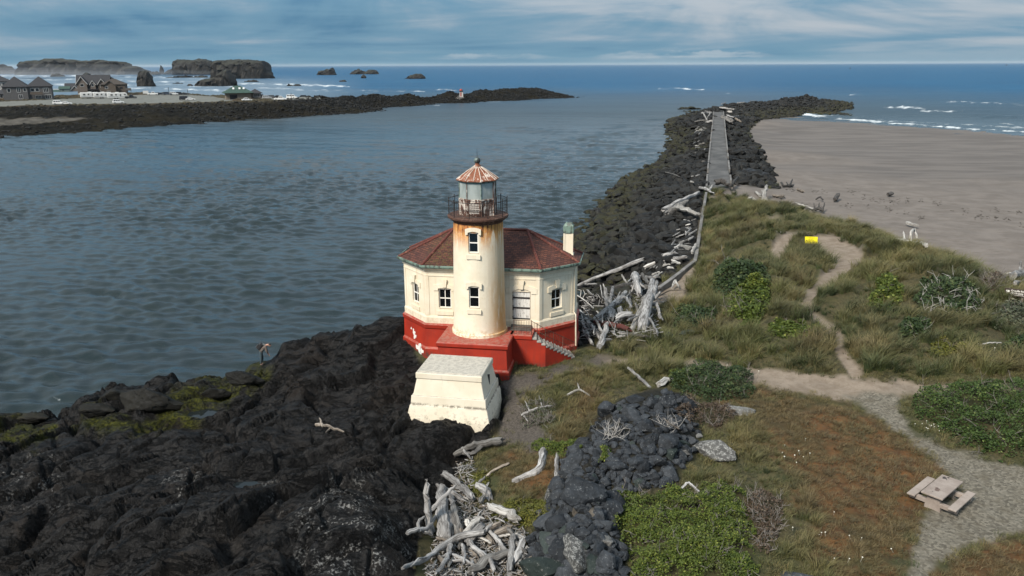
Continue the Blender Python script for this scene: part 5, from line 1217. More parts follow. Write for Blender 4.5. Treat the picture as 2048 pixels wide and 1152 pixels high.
def wood(name, limbs, mat, label, cat='driftwood', group=None, parent=None):
    """limbs: list of (path, r0, r1); origin at the first limb's middle"""
    Vs, Q, Tq, G = [], [], [], []; off = 0
    for k, (path, r0, r1) in enumerate(limbs):
        V, q, t, gr = limb(path, r0, r1, random.randrange(1 << 30)); Vs.append(V); Q.append(q + off); Tq.append(t + off); G.append(gr + k * 3.7); off += len(V)
    V = np.concatenate(Vs); o0 = V.mean(0); o0[2] = V[:, 2].min(); V = V - o0
    me = bpy.data.meshes.new(name); me.from_pydata(V.tolist(), [], np.concatenate(Q).tolist() + np.concatenate(Tq).tolist())
    me.polygons.foreach_set('use_smooth', [True] * len(me.polygons))
    a = me.attributes.new('grain', 'FLOAT_VECTOR', 'POINT'); a.data.foreach_set('vector', np.concatenate(G).astype(np.float32).ravel()); me.materials.append(mat); me.set_sharp_from_angle(angle=R(50))
    o = link(name, me, parent, tuple(o0)); return tag(o, label, cat, group)
def P3(seq, r=.1, lift=.75):
    """points on the ground under pixels; a third number raises the point by so many metres"""
    out = []
    for q in seq: p = ground_at(q[0], q[1]); out.append(p + np.array([0, 0, r * lift + (q[2] if len(q) > 2 else 0)]))
    return out
THIN = 1.
def log(seq, r0, r1, mat, label, branches=(), group=None):
    main = (P3(seq, r0), r0 * THIN, r1 * THIN); lim = [main]
    for bs, b0, b1 in branches: lim.append((P3(bs, b0), b0 * THIN, b1 * THIN))
    return wood('driftwood_log', lim, mat, label, 'driftwood', group)
S, Wh, Gy, Dk, Tn = W_SILVER, W_WHITE, W_GREY, W_DARK, W_TAN
def up(px, py, h, dx=0., dy=0.):                # a point h metres straight above the ground at a pixel
    p = ground_at(px, py); return p + np.array([dx, dy, h])
def build_driftwood():
    global THIN
    # ---- heap in the gully at the bottom
    THIN = .86
    b = ground_at(861, 1066)
    wood('driftwood_log', [([b + (0, 0, -.2), b + (-.05, .1, 1.0), b + (-.12, .25, 2.25)], .20, .10), ([b + (.02, .1, .95), b + (.55, .25, 1.5), b + (1.05, .4, 1.95)], .10, .06)], S, 'tall upright forked driftwood post standing at the left of the gully heap', 'driftwood')
    log([(887, 972, .5), (915, 985, .35), (946, 1010, .2)], .17, .19, S, 'pale straight log lying across the head of the gully heap')
    log([(874, 984, .3), (902, 998, .3), (925, 1010, .2)], .10, .13, S, 'thinner log just under the one across the head of the heap')
    log([(884, 1000, .5), (886, 1050, .35), (892, 1095, .2)], .22, .34, S, 'thick ragged trunk lying down the left middle of the gully heap', [([(892, 1092, .1), (885, 1112, 0)], .12, .03), ([(890, 1090, .1), (900, 1112, 0)], .12, .03)])
    log([(899, 1044, .45), (904, 1075, .35), (905, 1102, .2)], .09, .06, S, 'thin curved branch right of the thick ragged trunk')
    log([(907, 1034, .4), (915, 1062, .3), (924, 1090, .1)], .20, .27, Gy, 'grey barked trunk beside the thin curved branch')
    log([(981, 1029, .3), (1007, 1042, .3), (1034, 1058, .3)], .20, .21, Wh, 'clean sawn pale log lying at the right of the gully heap')
    log([(955, 1064, .35), (940, 1080, .35), (928, 1096, .3)], .20, .17, Wh, 'short white split log in the middle of the gully heap')
    log([(968, 1074, .35), (950, 1088, .3), (934, 1106, .25)], .25, .22, S, 'broad flat log beside the short white split log')
    log([(999, 1062, .2), (972, 1076, .25)], .16, .14, Tn, 'tan weathered log in the centre of the gully heap')
    log([(1022, 1070, .2), (1003, 1078, .3), (986, 1086, .2)], .18, .16, Tn, 'tan split log lying below the sawn pale one')
    log([(1036, 1084, .3), (1012, 1088, .35), (989, 1092, .3)], .07, .06, Wh, 'thin white pole lying level across the heap')
    log([(977, 1082, .45), (995, 1102, .45), (1015, 1126, .3)], .08, .10, S, 'slanting pole crossing the lower right of the heap')
    log([(1027, 1093, .35), (1024, 1122, .3), (1020, 1160, .2)], .17, .18, S, 'straight log pointing down at the lower right of the heap')
    log([(1047, 1098, .3), (1040, 1118, .3), (1032, 1138, .2)], .15, .16, S, 'short sawn log next to the greenish square boulder')
    log([(1054, 1104, .2), (1046, 1122, .25), (1036, 1140, .2)], .06, .06, Wh, 'thin white stick beside the short sawn log')
    log([(1018, 1124, .2), (985, 1138, .25), (940, 1160, .2)], .24, .22, Gy, 'long grey log at the lower edge of the gully heap')
    log([(970, 1094, .55), (940, 1097, .6), (915, 1102, .55), (890, 1116, .5), (862, 1136, .4), (806, 1158, .3)], .17, .09, S, 'long winding root running to the lower left of the heap', [([(901, 1107, .5), (899, 1128, .4), (885, 1150, .3), (872, 1165, .3)], .13, .08), ([(968, 1092, .55), (985, 1082, .7)], .12, .05), ([(862, 1136, .4), (838, 1138, .4), (822, 1150, .3)], .07, .03)])
    log([(941, 1108, .5), (946, 1125, .55), (975, 1140, .5), (990, 1165, .4)], .11, .09, S, 'crooked root branch curling at the bottom of the heap', [([(925, 1112, .45), (930, 1132, .5), (928, 1148, .4)], .09, .06)])
    log([(905, 1130, .4), (925, 1142, .45), (950, 1152, .4)], .08, .06, S, 'small crooked branch at the bottom edge under the winding root')
    log([(816, 1086, .35), (834, 1082, .4), (852, 1078, .35), (875, 1048, .3)], .12, .09, S, 'bare root reaching out leftwards onto the black rock', [([(840, 1082, .35), (835, 1066, .45), (850, 1058, .5)], .09, .05), ([(848, 1080, .3), (866, 1086, .3)], .1, .05)])
    log([(909, 922, .25), (945, 906, .3), (1005, 893, .25)], .15, .26, Gy, 'hollow grey log lying at the top of the gully under the pedestal', [([(918, 915, .2), (945, 918, .2), (965, 905, .3)], .08, .14)])
    log([(925, 913, .4), (942, 928, .2)], .10, .05, S, 'short pale forked branch below the hollow grey log')
    log([(955, 980, .1), (966, 990, .2), (980, 1003, .1)], .20, .26, S, 'chunky blue-grey stump piece in the yellow-green plants', [([(957, 978, .2), (970, 968, .3)], .1, .05), ([(968, 986, .1), (978, 975, .2)], .08, .04)])
    log([(972, 958, .1), (990, 945, .12), (1018, 932, .1)], .05, .06, Tn, 'thin reddish branch lying on the brown moss')
    log([(1025, 966), (1050, 955), (1080, 945, .1), (1086, 920, .1), (1088, 903)], .12, .24, S, 'bent S-shaped silver log lying on brown moss')
    log([(1115, 909), (1113, 935, .1), (1115, 962)], .09, .13, S, 'short upright-pointing silver log right of the bent one')
    log([(1044, 838, .15), (1070, 828, .2), (1104, 817, .1)], .10, .07, S, 'grey branch in the dry bush below the pedestal path', [([(1062, 832, .1), (1050, 815, .35)], .05, .02), ([(1085, 822, .15), (1078, 806, .4)], .04, .015), ([(1048, 836, .1), (1056, 848, .1)], .06, .03)])
    log([(1135, 791), (1158, 784, .15), (1180, 793)], .07, .05, Wh, 'small white forked branch on the grass slope', [([(1158, 784, .15), (1155, 778, .3)], .06, .03)])
    log([(1256, 744, .2), (1275, 760, .15), (1300, 777)], .10, .10, S, 'straight grey plank lying in grass by the path')
    log([(1317, 775), (1330, 767, .1), (1346, 764)], .20, .14, Wh, 'short white log at the edge of the dark shrub')
    log([(632, 852), (655, 858, .1), (686, 866)], .11, .06, W_TAN, 'pale branch stranded alone on the black rocks', [([(645, 855), (640, 846, .25)], .07, .02), ([(660, 860), (652, 868, .05)], .07, .03)])
    log([(1356, 880, .5), (1335, 868, .5), (1325, 858, .5)], .05, .02, Tn, 'thin bare branch caught among the boulders of the heap', [([(1340, 870, .5), (1330, 876, .5)], .03, .01)])
    log([(1362, 988, .2), (1375, 982, .35), (1398, 990, .1)], .06, .05, S, 'arched pale stick at the top edge of the big green shrub')
    # small pieces in the same heap
    r = random.Random(11); heap = [(905, 1000), (950, 1005), (990, 1025), (1040, 1060), (1060, 1110), (1050, 1165), (850, 1165), (880, 1100), (895, 1040)]
    k = 0
    while k < 52:
        px, py = r.uniform(850, 1062), r.uniform(915, 1160)
        inside = sdist(px, py, heap) > 2 or (k < 8 and sdist(px, py, [(925, 930), (945, 925), (940, 1000), (905, 1000)]) > 0)
        if not inside: continue
        a = r.gauss(-.5, .8); L = r.uniform(14, 40); dx, dy = L * math.cos(a) * .5, -L * math.sin(a) * .5 * .8; w = r.choice([.05, .07, .09, .13]); z = r.uniform(.12, .38)
        log([(px - dx, py - dy, z), (px + r.uniform(-2, 2), py, z + .05), (px + dx, py + dy, z)], w, w * .85, r.choice([S, S, Wh, Tn, Gy]), (('thick' if w > .08 else 'thin') + ' short weathered stick tangled ' + ('under the sawn pale log' if px > 985 and py > 1030 else 'beside the ragged trunk' if py > 1030 else 'at the narrow top of the gully heap')), (), 'sticks in the gully heap'); k += 1
    n = 1500; rr = np.random.default_rng(8); pts = []
    poly2 = [(915, 930), (945, 925), (950, 1000), (990, 1025), (1045, 1065), (1068, 1120), (1055, 1170), (845, 1170), (870, 1090), (900, 1030), (905, 970)]
    px, py = rr.uniform(840, 1070, n * 3), rr.uniform(920, 1165, n * 3); ok = sdist(px, py, poly2) > 0; px, py = px[ok][:n], py[ok][:n]; k = n // 2; litter(ground_at(px[:k], py[:k]), rr, 'driftwood_litter', (.20, .016, .016), .30); litter(ground_at(px[k:], py[k:]), rr, 'driftwood_litter', (.15, .020, .018), .26, W_TAN)
    # ---- heap right of the lighthouse
    THIN = .62
    log([(1150, 589, .7), (1185, 577, .8), (1218, 565, .8), (1250, 553, .8), (1282, 540, .8)], .20, .42, S, 'very long pale trunk running from behind the lighthouse up the riprap')
    log([(1222, 592, .5), (1245, 588, .5), (1268, 586, .4)], .40, .36, Dk, 'thick dark log below the very long pale trunk', [([(1225, 592, .5), (1212, 591, .6), (1200, 595, .6)], .10, .06), ([(1212, 590, .6), (1204, 584, .8)], .07, .04)])
    log([(1264, 587, .4), (1271, 578, .6), (1281, 569, .6)], .30, .28, S, 'short stout stump end leaning beside the thick dark log')
    log([(1283, 561, .5), (1288, 569, .5), (1296, 579, .4)], .22, .24, Gy, 'grey log pointing at the end of the slanting wall')
    log([(1292, 566, .4), (1318, 566, .4)], .22, .20, S, 'level pale log between boulders and slanting wall')
    log([(1243, 566, .7), (1249, 574, .6), (1257, 582, .4)], .13, .12, Wh, 'short white bent branch above the thick dark log')
    log([(1209, 617, 1.6), (1212, 628, 1.1), (1216, 645, .5)], .30, .24, S, 'upturned root stump of the heap beside the lighthouse', [([(1224, 616, 1.7), (1220, 630, 1.1), (1216, 645, .5)], .22, .2), ([(1216, 640, .7), (1200, 652, .5)], .16, .08), ([(1214, 632, 1.), (1203, 622, 1.3)], .1, .04)])
    log([(1251, 617, 1.2), (1240, 627, 1.), (1222, 640, .8), (1192, 655, .5)], .22, .34, S, 'long heavy trunk slanting down the heap beside the lighthouse', [([(1236, 629, 1.), (1250, 628, 1.2), (1262, 640, .8)], .16, .09)])
    log([(1267, 591, 1.5), (1272, 602, 1.2), (1277, 616, .7)], .52, .40, S, 'massive gnarled stump at the top of the heap', [([(1266, 592, 1.4), (1255, 600, 1.3)], .25, .1), ([(1270, 598, 1.3), (1262, 610, .9)], .2, .08), ([(1276, 600, 1.2), (1290, 604, .9)], .2, .08)])
    log([(1289, 631, 1.2), (1278, 650, .8), (1263, 676, .3)], .22, .30, Wh, 'smooth pale trunk leaning in front of the split stump')
    log([(1303, 609, 1.7), (1298, 630, 1.3), (1291, 652, .9), (1284, 676, .3)], .30, .60, S, 'biggest split stump with spreading roots, right in the heap', [([(1312, 612, 1.7), (1306, 628, 1.3), (1298, 640, 1.)], .2, .26), ([(1318, 625, 1.4), (1308, 632, 1.1)], .13, .2), ([(1298, 640, .9), (1312, 638, 1.0), (1320, 654, .4)], .22, .14)])
    log([(1219, 648, .8), (1222, 660, .5)], .40, .36, S, 'pair of broad silver stump pieces low in the heap', [([(1238, 645, .8), (1243, 660, .5)], .3, .26)])
    log([(1190, 666, .5), (1220, 671, .5), (1258, 678, .4)], .34, .30, W_RED, 'red-stained log lying along the foot of the heap')
    log([(1232, 670, .9), (1246, 666, 1.), (1262, 661, .9)], .30, .40, S, 'bulging silver log on top of the red-stained one')
    log([(1159, 642, .9), (1178, 664, .6), (1203, 694, .3)], .12, .20, S, 'long splintered log leaning beside the lighthouse corner', [([(1163, 660, .6), (1178, 684, .3)], .1, .12), ([(1165, 672, .3), (1185, 696, .2)], .12, .16), ([(1162, 650, .8), (1168, 668, .6)], .07, .07)])
    log([(1199, 706, .2), (1208, 690, .5), (1214, 678, .8)], .32, .20, S, 'forked stump standing at the grass edge by the steps', [([(1207, 692, .5), (1197, 680, .8), (1192, 672, 1.)], .18, .1), ([(1206, 696, .4), (1224, 692, .3)], .16, .06)])
    log([(1149, 607, .8), (1160, 616, .9), (1175, 624, .8), (1192, 636, .5)], .09, .06, Wh, 'thin white branch at the lighthouse corner', [([(1160, 616, .9), (1162, 608, 1.2), (1154, 606, 1.2)], .06, .03), ([(1165, 628, .6), (1178, 640, .4)], .05, .04)])
    log([(1284, 594, .6), (1300, 594, .6), (1320, 596, .5)], .26, .22, Gy, 'greenish grey log between heap and strip of sand')
    log([(1317, 602, .3), (1338, 592, .4), (1374, 590, .3)], .09, .05, Tn, 'long thin pole lying on the dune grass by the wall end')
    log([(1345, 580, .2), (1350, 574, .5), (1357, 582, .2)], .16, .1, Wh, 'small white root on sand beside the slanting wall', [([(1350, 576, .4), (1342, 584, .2)], .1, .05)])
    log([(1165, 605, .3), (1170, 600, .5), (1180, 596, .4)], .07, .04, Wh, 'white twisted stick in the dark hollow behind the lighthouse', [([(1170, 600, .5), (1166, 596, .7)], .05, .03), ([(1180, 596, .4), (1174, 604, .2)], .05, .03)])
    log([(1255, 615, .9), (1260, 632, .8), (1258, 645, .5)], .14, .10, S, 'curved root hanging in the middle of the heap')
    log([(1270, 632, .8), (1274, 640, .7), (1268, 655, .4)], .16, .14, Gy, 'grey broken branch in the middle of the heap')
    log([(1240, 680, .4), (1262, 684, .4), (1300, 683, .2)], .14, .12, Gy, 'grey log half buried in grass at the heap foot')
    for k in range(58):
        px, py = r.uniform(1165, 1322), r.uniform(590, 692)
        a = r.choice([r.gauss(.6, .5), r.gauss(-1.0, .4), r.gauss(1.5, .3)]); L = r.uniform(14, 44); dx, dy = L * math.cos(a) * .5, -L * math.sin(a) * .35; w = r.choice([.05, .07, .10, .15]); z = r.uniform(.3, 1.2)
        log([(px - dx, py - dy, z), (px + dx, py + dy, z * .8)], w, w * .8, r.choice([S, S, Wh, Gy]), ('short broken branch in the driftwood heap, ' + ('beside the lighthouse corner' if px < 1225 else 'under the biggest split stump')), (), 'broken branches in the lighthouse heap')
    n = 500; px, py = rr.uniform(1165, 1315, n), rr.uniform(598, 684, n); litter(ground_at(px, py), rr, 'driftwood_litter', (.34, .024, .024), .6)
    THIN = .8
    # ---- along the riprap and the wall
    log([(1325, 434, .6), (1360, 418, .7), (1397, 400, .7)], .40, .30, S, 'long pale log on the riprap pointing at the near end of the walk')
    log([(1333, 442, .5), (1352, 428, .6), (1372, 418, .6)], .44, .32, Gy, 'grey log lying parallel below the long pale one')
    log([(1355, 430, .5), (1366, 434, .6), (1400, 444, .4)], .50, .22, Wh, 'white log with a thick root end beside the low wall')
    log([(1289, 549, .5), (1303, 543, .5), (1317, 537, .5)], .22, .20, Wh, 'pale log lying between the pale cracked boulder and the long trunk'); log([(1316, 539, .5), (1341, 530, .5)], .12, .1, S, 'thin pole continuing the line of the pale log')
    log([(1339, 531, .5), (1360, 540, .5)], .12, .12, Wh, 'thin white pole crossing towards the slanting wall'); log([(1344, 531, .4), (1373, 526, .4)], .26, .22, S, 'stubby silver log just below the pale cracked boulder')
    log([(1327, 527, .5), (1342, 523, .5)], .26, .24, S, 'short silver log left of the stubby one'); log([(1384, 515, .3), (1391, 502, .5)], .22, .2, Wh, 'short white log leaning on the corner of the low wall')
    log([(1322, 520, .4), (1350, 517, .5), (1358, 520, .4)], .12, .1, S, 'slender silver pole under the pale cracked boulder'); log([(1330, 352, .6), (1345, 356, .6), (1360, 361, .5)], .12, .1, Gy, 'thin grey pole lying on dark riprap left of the walk')
    log([(1411, 250, .7), (1427, 249, .7), (1444, 248, .7)], .45, .40, S, 'log lying right across the concrete walk'); log([(1443, 243, .9), (1452, 247, 1.), (1464, 253, .8)], .70, .95, Gy, 'huge grey trunk at the right edge of the walk, far out on the jetty')
    log([(1402, 233, .9), (1424, 231, .7)], .40, .3, S, 'pale log on the left edge of the jetty, farther out than the crossing log'); log([(1408, 229, 1.), (1422, 229, .8)], .3, .25, S, 'smaller pale log just beyond on the left edge of the jetty')
    log([(1404, 233, 1.2), (1409, 239, 1.), (1414, 246, .6)], .35, .3, Wh, 'white log leaning down the left side of the jetty', [([(1420, 234, 1.), (1413, 244, .6)], .3, .25)]); log([(1439, 221, .8), (1453, 223, .8), (1468, 225, .8)], .45, .35, S, 'long pale log across the far part of the walk')
    log([(1453, 238, .8), (1467, 242, .8)], .4, .35, S, 'pale log on the right side of the jetty beyond the huge trunk'); log([(1466, 240, .8), (1478, 238, .8)], .25, .2, S, 'thin pole at the right side of the jetty'); log([(1470, 243, .8), (1482, 249, .6)], .3, .25, Tn, 'tan pole sloping down the right side of the jetty')
    log([(1424, 257, .4), (1436, 258, .4)], .3, .25, Wh, 'short white log on the walk nearer than the crossing one'); log([(1389, 250, .8), (1400, 248, .9), (1412, 247, .8)], .25, .2, Gy, 'grey pole on riprap left of the crossing log'); log([(1456, 229, .7), (1464, 230, .7)], .5, .4, Wh, 'short white block of wood right of the far walk'); log([(1443, 213, .9), (1452, 210, 1.)], .4, .3, S, 'pale log at the far end of the walk'); log([(1474, 211, .8), (1489, 210, .9)], .35, .25, S, 'pale log on the crest beyond the end of the walk'); log([(1500, 207, .8), (1514, 206, .9)], .35, .25, S, 'pale log farthest out on the dark crest')
    log([(1398, 384, .4), (1410, 387, .5), (1419, 391, .4)], .24, .2, S, 'silver forked log at the near end of the walk', [([(1418, 390, .5), (1425, 383, .8)], .2, .1), ([(1419, 391, .4), (1428, 394, .4)], .16, .1)])
    log([(1430, 379, .6), (1441, 378, .8), (1450, 381, .6)], .55, .45, Dk, 'black stump lying across the near end of the walk', [([(1450, 381, .6), (1462, 382, .7)], .3, .2)]); log([(1458, 383, .4), (1467, 377, .8), (1474, 371, 1.0)], .30, .16, Dk, 'black root snag on sand by the near end of the walk', [([(1466, 378, .7), (1478, 380, .5)], .2, .1), ([(1464, 380, .6), (1470, 388, .3)], .18, .1)])
    for k in range(26):
        t = r.random(); px = 1412 + r.uniform(-26, 2) - 6 * t; py = 262 + 118 * t * t + r.uniform(-4, 4)
        L = r.uniform(4, 9); a = r.uniform(-.6, 1.2); log([(px, py, .8), (px + L * math.cos(a), py - L * math.sin(a) * .5, .8)], .16, .13, r.choice([S, Gy, Wh]), 'small stick of driftwood lodged on the riprap left of the walk', (), 'sticks on the riprap left of the walk')
    for k in range(40):
        t = r.random(); px = 1395 - 105 * t ** 1.6 + r.uniform(-32, 2); py = 450 + 140 * t + r.uniform(-10, 8); L = r.uniform(8, 24); a = r.gauss(.45, .4)
        log([(px - L * math.cos(a) * .5, py + L * math.sin(a) * .4, .45), (px + L * math.cos(a) * .5, py - L * math.sin(a) * .4, .5)], r.choice([.07, .10, .15]), .08, r.choice([S, S, Wh, Gy]), 'weathered stick on the riprap just left of the low wall' if py < 520 else 'weathered stick on the riprap along the slanting wall', (), 'sticks on the riprap by the low walls')
    # ---- on the beach
    log([(1526, 408, -.1), (1527, 400, .9), (1532, 394, 1.3)], .40, .22, Wh, 'white forked stump standing on sand at the dune edge', [([(1526, 402, .7), (1522, 396, 1.)], .2, .1), ([(1528, 404, .4), (1538, 408, .1)], .25, .1)])
    log([(1494, 406, .2), (1502, 404, .3), (1511, 407, .1)], .36, .26, Wh, 'thick white log at the dune edge left of the forked stump'); log([(1510, 387, .1), (1521, 396, .1)], .2, .26, Wh, 'small white log on sand above the forked stump')
    log([(1545, 395, .1), (1557, 396, .1)], .24, .3, Tn, 'short tan log on sand, left of a pair'); log([(1558, 398, .1), (1569, 398, .1)], .3, .24, Tn, 'short tan log on sand, right of a pair')
    log([(1562, 371, .4), (1566, 376, .2), (1585, 375, .2)], .16, .26, Dk, 'dark root snag on the upper beach near the jetty', [([(1580, 375, .3), (1584, 369, .7)], .2, .1), ([(1578, 376, .2), (1572, 372, .5)], .15, .08)]); log([(1594, 381, .1), (1606, 386, .1)], .2, .24, Tn, 'short log with dark end on the upper beach')
    log([(1589, 411, .2), (1606, 416, .2), (1627, 423, .2)], .16, .18, Wh, 'long pale pole lying on the sand below the dark root'); log([(1625, 426, .1), (1636, 424, .3), (1646, 428, .2)], .26, .2, Dk, 'dark upturned root at the end of the long pale pole', [([(1636, 424, .3), (1637, 420, .8)], .16, .07), ([(1644, 427, .2), (1648, 421, .9)], .16, .06), ([(1630, 425, .2), (1626, 420, .8)], .16, .06)])
    log([(1632, 403, .2), (1640, 402, .5), (1645, 405, .2)], .16, .12, Dk, 'small dark twisted branch on the open beach'); log([(1669, 405, .1), (1672, 402, .35), (1676, 400, .6)], .34, .24, Dk, 'dark stump standing on the open beach'); log([(1775, 394.5, .2), (1784, 393, .2)], .34, .34, Dk, 'short black log alone far out on the open beach')
    log([(1811, 452, .2), (1822, 455, .2), (1834, 458, .2)], .26, .2, Wh, 'white curved log alone on the open beach'); log([(1783, 484, .2), (1806, 491, .3), (1828, 494, .3), (1851, 500, .2)], .2, .28, Wh, 'large bleached tree with roots lying behind the dune crest', [([(1820, 493, .3), (1819, 487, 1.1), (1826, 484, 1.3), (1832, 490, .6)], .18, .14), ([(1828, 494, .4), (1840, 494, .4), (1850, 496, .3)], .2, .12), ([(1808, 490, .3), (1804, 484, 1.)], .16, .08)])
    log([(2005, 555, .2), (2020, 556, .3), (2040, 560, .2)], .14, .16, Wh, 'slim white trunk lying at the dune edge near the brown sign'); log([(2024, 568, .3), (2034, 566, .4), (2046, 565, .3)], .45, .5, S, 'stout silver stump piece behind the brown sign', [([(2036, 566, .5), (2036, 557, 1.4)], .16, .1), ([(2044, 565, .5), (2048, 556, 1.2)], .2, .1)])
    log([(2029, 577, .2), (2042, 573, .3), (2060, 569, .2)], .2, .2, Wh, 'pale log in front of the stout silver stump'); log([(2036, 578, .3), (2062, 580, .3)], .1, .1, Wh, 'thin pale pole just above the brown sign')
    log([(1964, 699, .3), (1980, 698, .35), (2001, 697, .3)], .05, .04, Wh, 'thin white stick lying in the grass by the small shrub near the path')
    # wrack: lines of dark weed on the sand
    m = 800; t = rr.random(m); line = np.where(rr.random(m) < .5, 0, 1); px = 1560 + t * 500; py = np.where(line == 0, 372 + t * 62 + 6 * np.sin(t * 19), 400 + t * 50 + 7 * np.sin(t * 13)) + rr.normal(size=m) * 3
    clump = fbm2(px * .05, line * 9.1 + py * .01, 3) > -.02; litter(ground_at(px[clump], py[clump]), rr, 'beach_wrack', (.16, .03, .018), .015, plain('dark_weed', (.040, .032, .026), .9, .4, 3))
def litter(P, rr, name, size, hmax, mat=None):
    """small chips and sticks, too many to count: one mesh of thin blocks"""
    n = len(P); L = rr.uniform(.4, 1.5, n) * size[0]; w = rr.uniform(.5, 1.4, n) * size[1]; h = rr.uniform(.5, 1.4, n) * size[2]; a = rr.uniform(0, np.pi, n); ti = rr.normal(size=n) * .3
    ex = np.stack([np.cos(a) * np.cos(ti), np.sin(a) * np.cos(ti), np.sin(ti)], -1); ey = np.stack([-np.sin(a), np.cos(a), np.zeros(n)], -1); ez = np.cross(ex, ey)
    C = P + np.array([0, 0, 1.]) * (rr.uniform(0, 1, n) * hmax + h)[:, None]
    V = np.concatenate([C[:, None] + sx * (ex * L[:, None])[:, None] + sy * (ey * w[:, None])[:, None] * (.6 if sx > 0 else 1) + sz * (ez * h[:, None])[:, None] for sz in (-1, 1) for sy in (-1, 1) for sx in (-1, 1)], 1)
    G = np.zeros((n, 8, 3)); G[:, :, 0] = rr.uniform(0, 9, (n, 1)); G[:, :, 1] = np.array([0, 1, 0, 1, 0, 1, 0, 1])[None] * L[:, None]; G[:, :, 0] += np.array([0, 0, 1, 1, 0, 0, 1, 1])[None] * .1
    f = np.array([(0, 2, 3, 1), (4, 5, 7, 6), (0, 1, 5, 4), (2, 6, 7, 3), (0, 4, 6, 2), (1, 3, 7, 5)])
    Fq = (np.arange(n)[:, None, None] * 8 + f[None]).reshape(-1, 4)
    me = mesh_np(name, V.reshape(-1, 3), Fq, mat or W_SILVER, False, {'grain': G.reshape(-1, 3)}); o = link(name, me); o['kind'] = 'stuff'
build_driftwood()
# ------------------------------------------------------------------ plants
def blade_tuft(name, n, h, spread, lean, w, seed, mat, segs=3, heads=0.):
    """a clump of bent blades; vertices carry how far up the blade they are"""
    r = np.random.default_rng(seed); a = r.uniform(0, 2 * np.pi, n); b = spread * np.sqrt(r.uniform(0, 1, n)); hh = h * r.uniform(.55, 1.1, n)
    base = np.stack([np.cos(a) * b, np.sin(a) * b, np.full(n, -.04)], -1)
    d = a + r.normal(size=n) * .7 ; out = lean * r.uniform(.3, 1.2, n) * hh; windx = .30 * hh
    t = np.linspace(0, 1, segs + 1); V = []; T = []
    side = np.stack([-np.sin(d + r.normal(size=n)), np.cos(d), np.zeros(n)], -1)
    for k, tk in enumerate(t):
        c = base + np.stack([np.cos(d) * out * tk ** 2 + windx * tk ** 2, np.sin(d) * out * tk ** 2 + .08 * hh * tk ** 2, hh * (tk - .28 * tk ** 2.2)], -1)
        ww = w * (1 - tk * .9) * .5
        V += [c - side * ww, c + side * ww]; T += [np.full(n, tk)] * 2
    V = np.stack(V, 1).reshape(-1, 3); T = np.stack(T, 1).reshape(-1); m = 2 * (segs + 1)
    f = np.array([(2 * k, 2 * k + 1, 2 * k + 3, 2 * k + 2) for k in range(segs)]); Fq = (np.arange(n)[:, None, None] * m + f[None]).reshape(-1, 4)
    return mesh_np(name, V, Fq, mat, True, {'tip': T})
def mat_grass():
    m, g, fin = new_mat('grass_blades'); t = g.attr('tip'); ti = g.attr('tint', 'INSTANCER', 'Vector'); x, y, z = g.xyz(ti); rn = g.rnd()
    green = g.mix(x, (.021, .038, .007), (.080, .088, .020)); straw = g.mix(rn, (.230, .185, .080), (.155, .122, .048)); brown = g.mix(rn, (.070, .048, .024), (.110, .068, .030))
    c = g.mix(y, green, straw); c = g.mix(z, c, brown)
    c = g.mix(g.math('MULTIPLY', g.ramp(t, .35, 1.), .45), c, g.vmath('SCALE', straw, .95))
    c = g.vmath('SCALE', c, g.lin(rn, 0, 1, .65, 1.15))
    return fin(c, .75, None, Transmission_Weight=0.)
MAT_GRASS = mat_grass()
def mat_leaf(name, a, b, old, tip):
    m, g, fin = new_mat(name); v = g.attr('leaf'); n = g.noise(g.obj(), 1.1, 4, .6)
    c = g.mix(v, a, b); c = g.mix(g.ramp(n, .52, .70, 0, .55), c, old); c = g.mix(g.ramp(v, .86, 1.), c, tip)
    return fin(c, .65, None, Specular_IOR_Level=.25)
LEAF = {'bright': mat_leaf('bright_leaf', (.030, .048, .007), (.075, .098, .013), (.045, .045, .016), (.135, .15, .028)),
        'green': mat_leaf('green_leaf', (.018, .035, .007), (.045, .074, .014), (.036, .038, .017), (.09, .115, .03)),
        'dark': mat_leaf('dark_leaf', (.013, .026, .009), (.036, .058, .017), (.030, .028, .016), (.075, .09, .03)),
        'yellow': mat_leaf('yellow_leaf', (.045, .052, .009), (.105, .102, .015), (.065, .045, .016), (.16, .14, .025)),
        'grey': mat_leaf('grey_leaf', (.035, .044, .026), (.072, .080, .048), (.060, .050, .036), (.12, .12, .08)),
        'brown': mat_leaf('brown_leaf', (.035, .024, .016), (.080, .055, .036), (.060, .045, .034), (.14, .11, .08))}
TWIG = plain('grey_twig', (.135, .120, .108), .9, .35, 6)
TWIG_W = plain('bleached_twig', (.33, .31, .29), .9, .3, 6)
def twigs(mb, P, h, n, r_, spread=1.):
    for k in range(n):
        p = Vector(P[random.randrange(len(P))]); a = random.uniform(0, 6.28); d = Vector((math.cos(a) * spread, math.sin(a) * spread, random.uniform(.5, 1.3))).normalized(); q = [p]; s = h * random.uniform(.35, .7)
        for j in range(3): d = (d + Vector((random.gauss(0, .35), random.gauss(0, .35), random.gauss(.05, .3)))).normalized(); q.append(q[-1] + d * s * .55)
        mb.tube(q, [r_, r_ * .8, r_ * .6, r_ * .3], 4)
        for j in (1, 2):
            e = (d + Vector((random.gauss(0, .8), random.gauss(0, .8), random.gauss(.2, .4)))).normalized(); mb.tube([q[j], q[j] + e * s * .4, q[j] + e * s * .7 + Vector((0, 0, random.gauss(0, .1)))], [r_ * .6, r_ * .4, r_ * .2], 4)
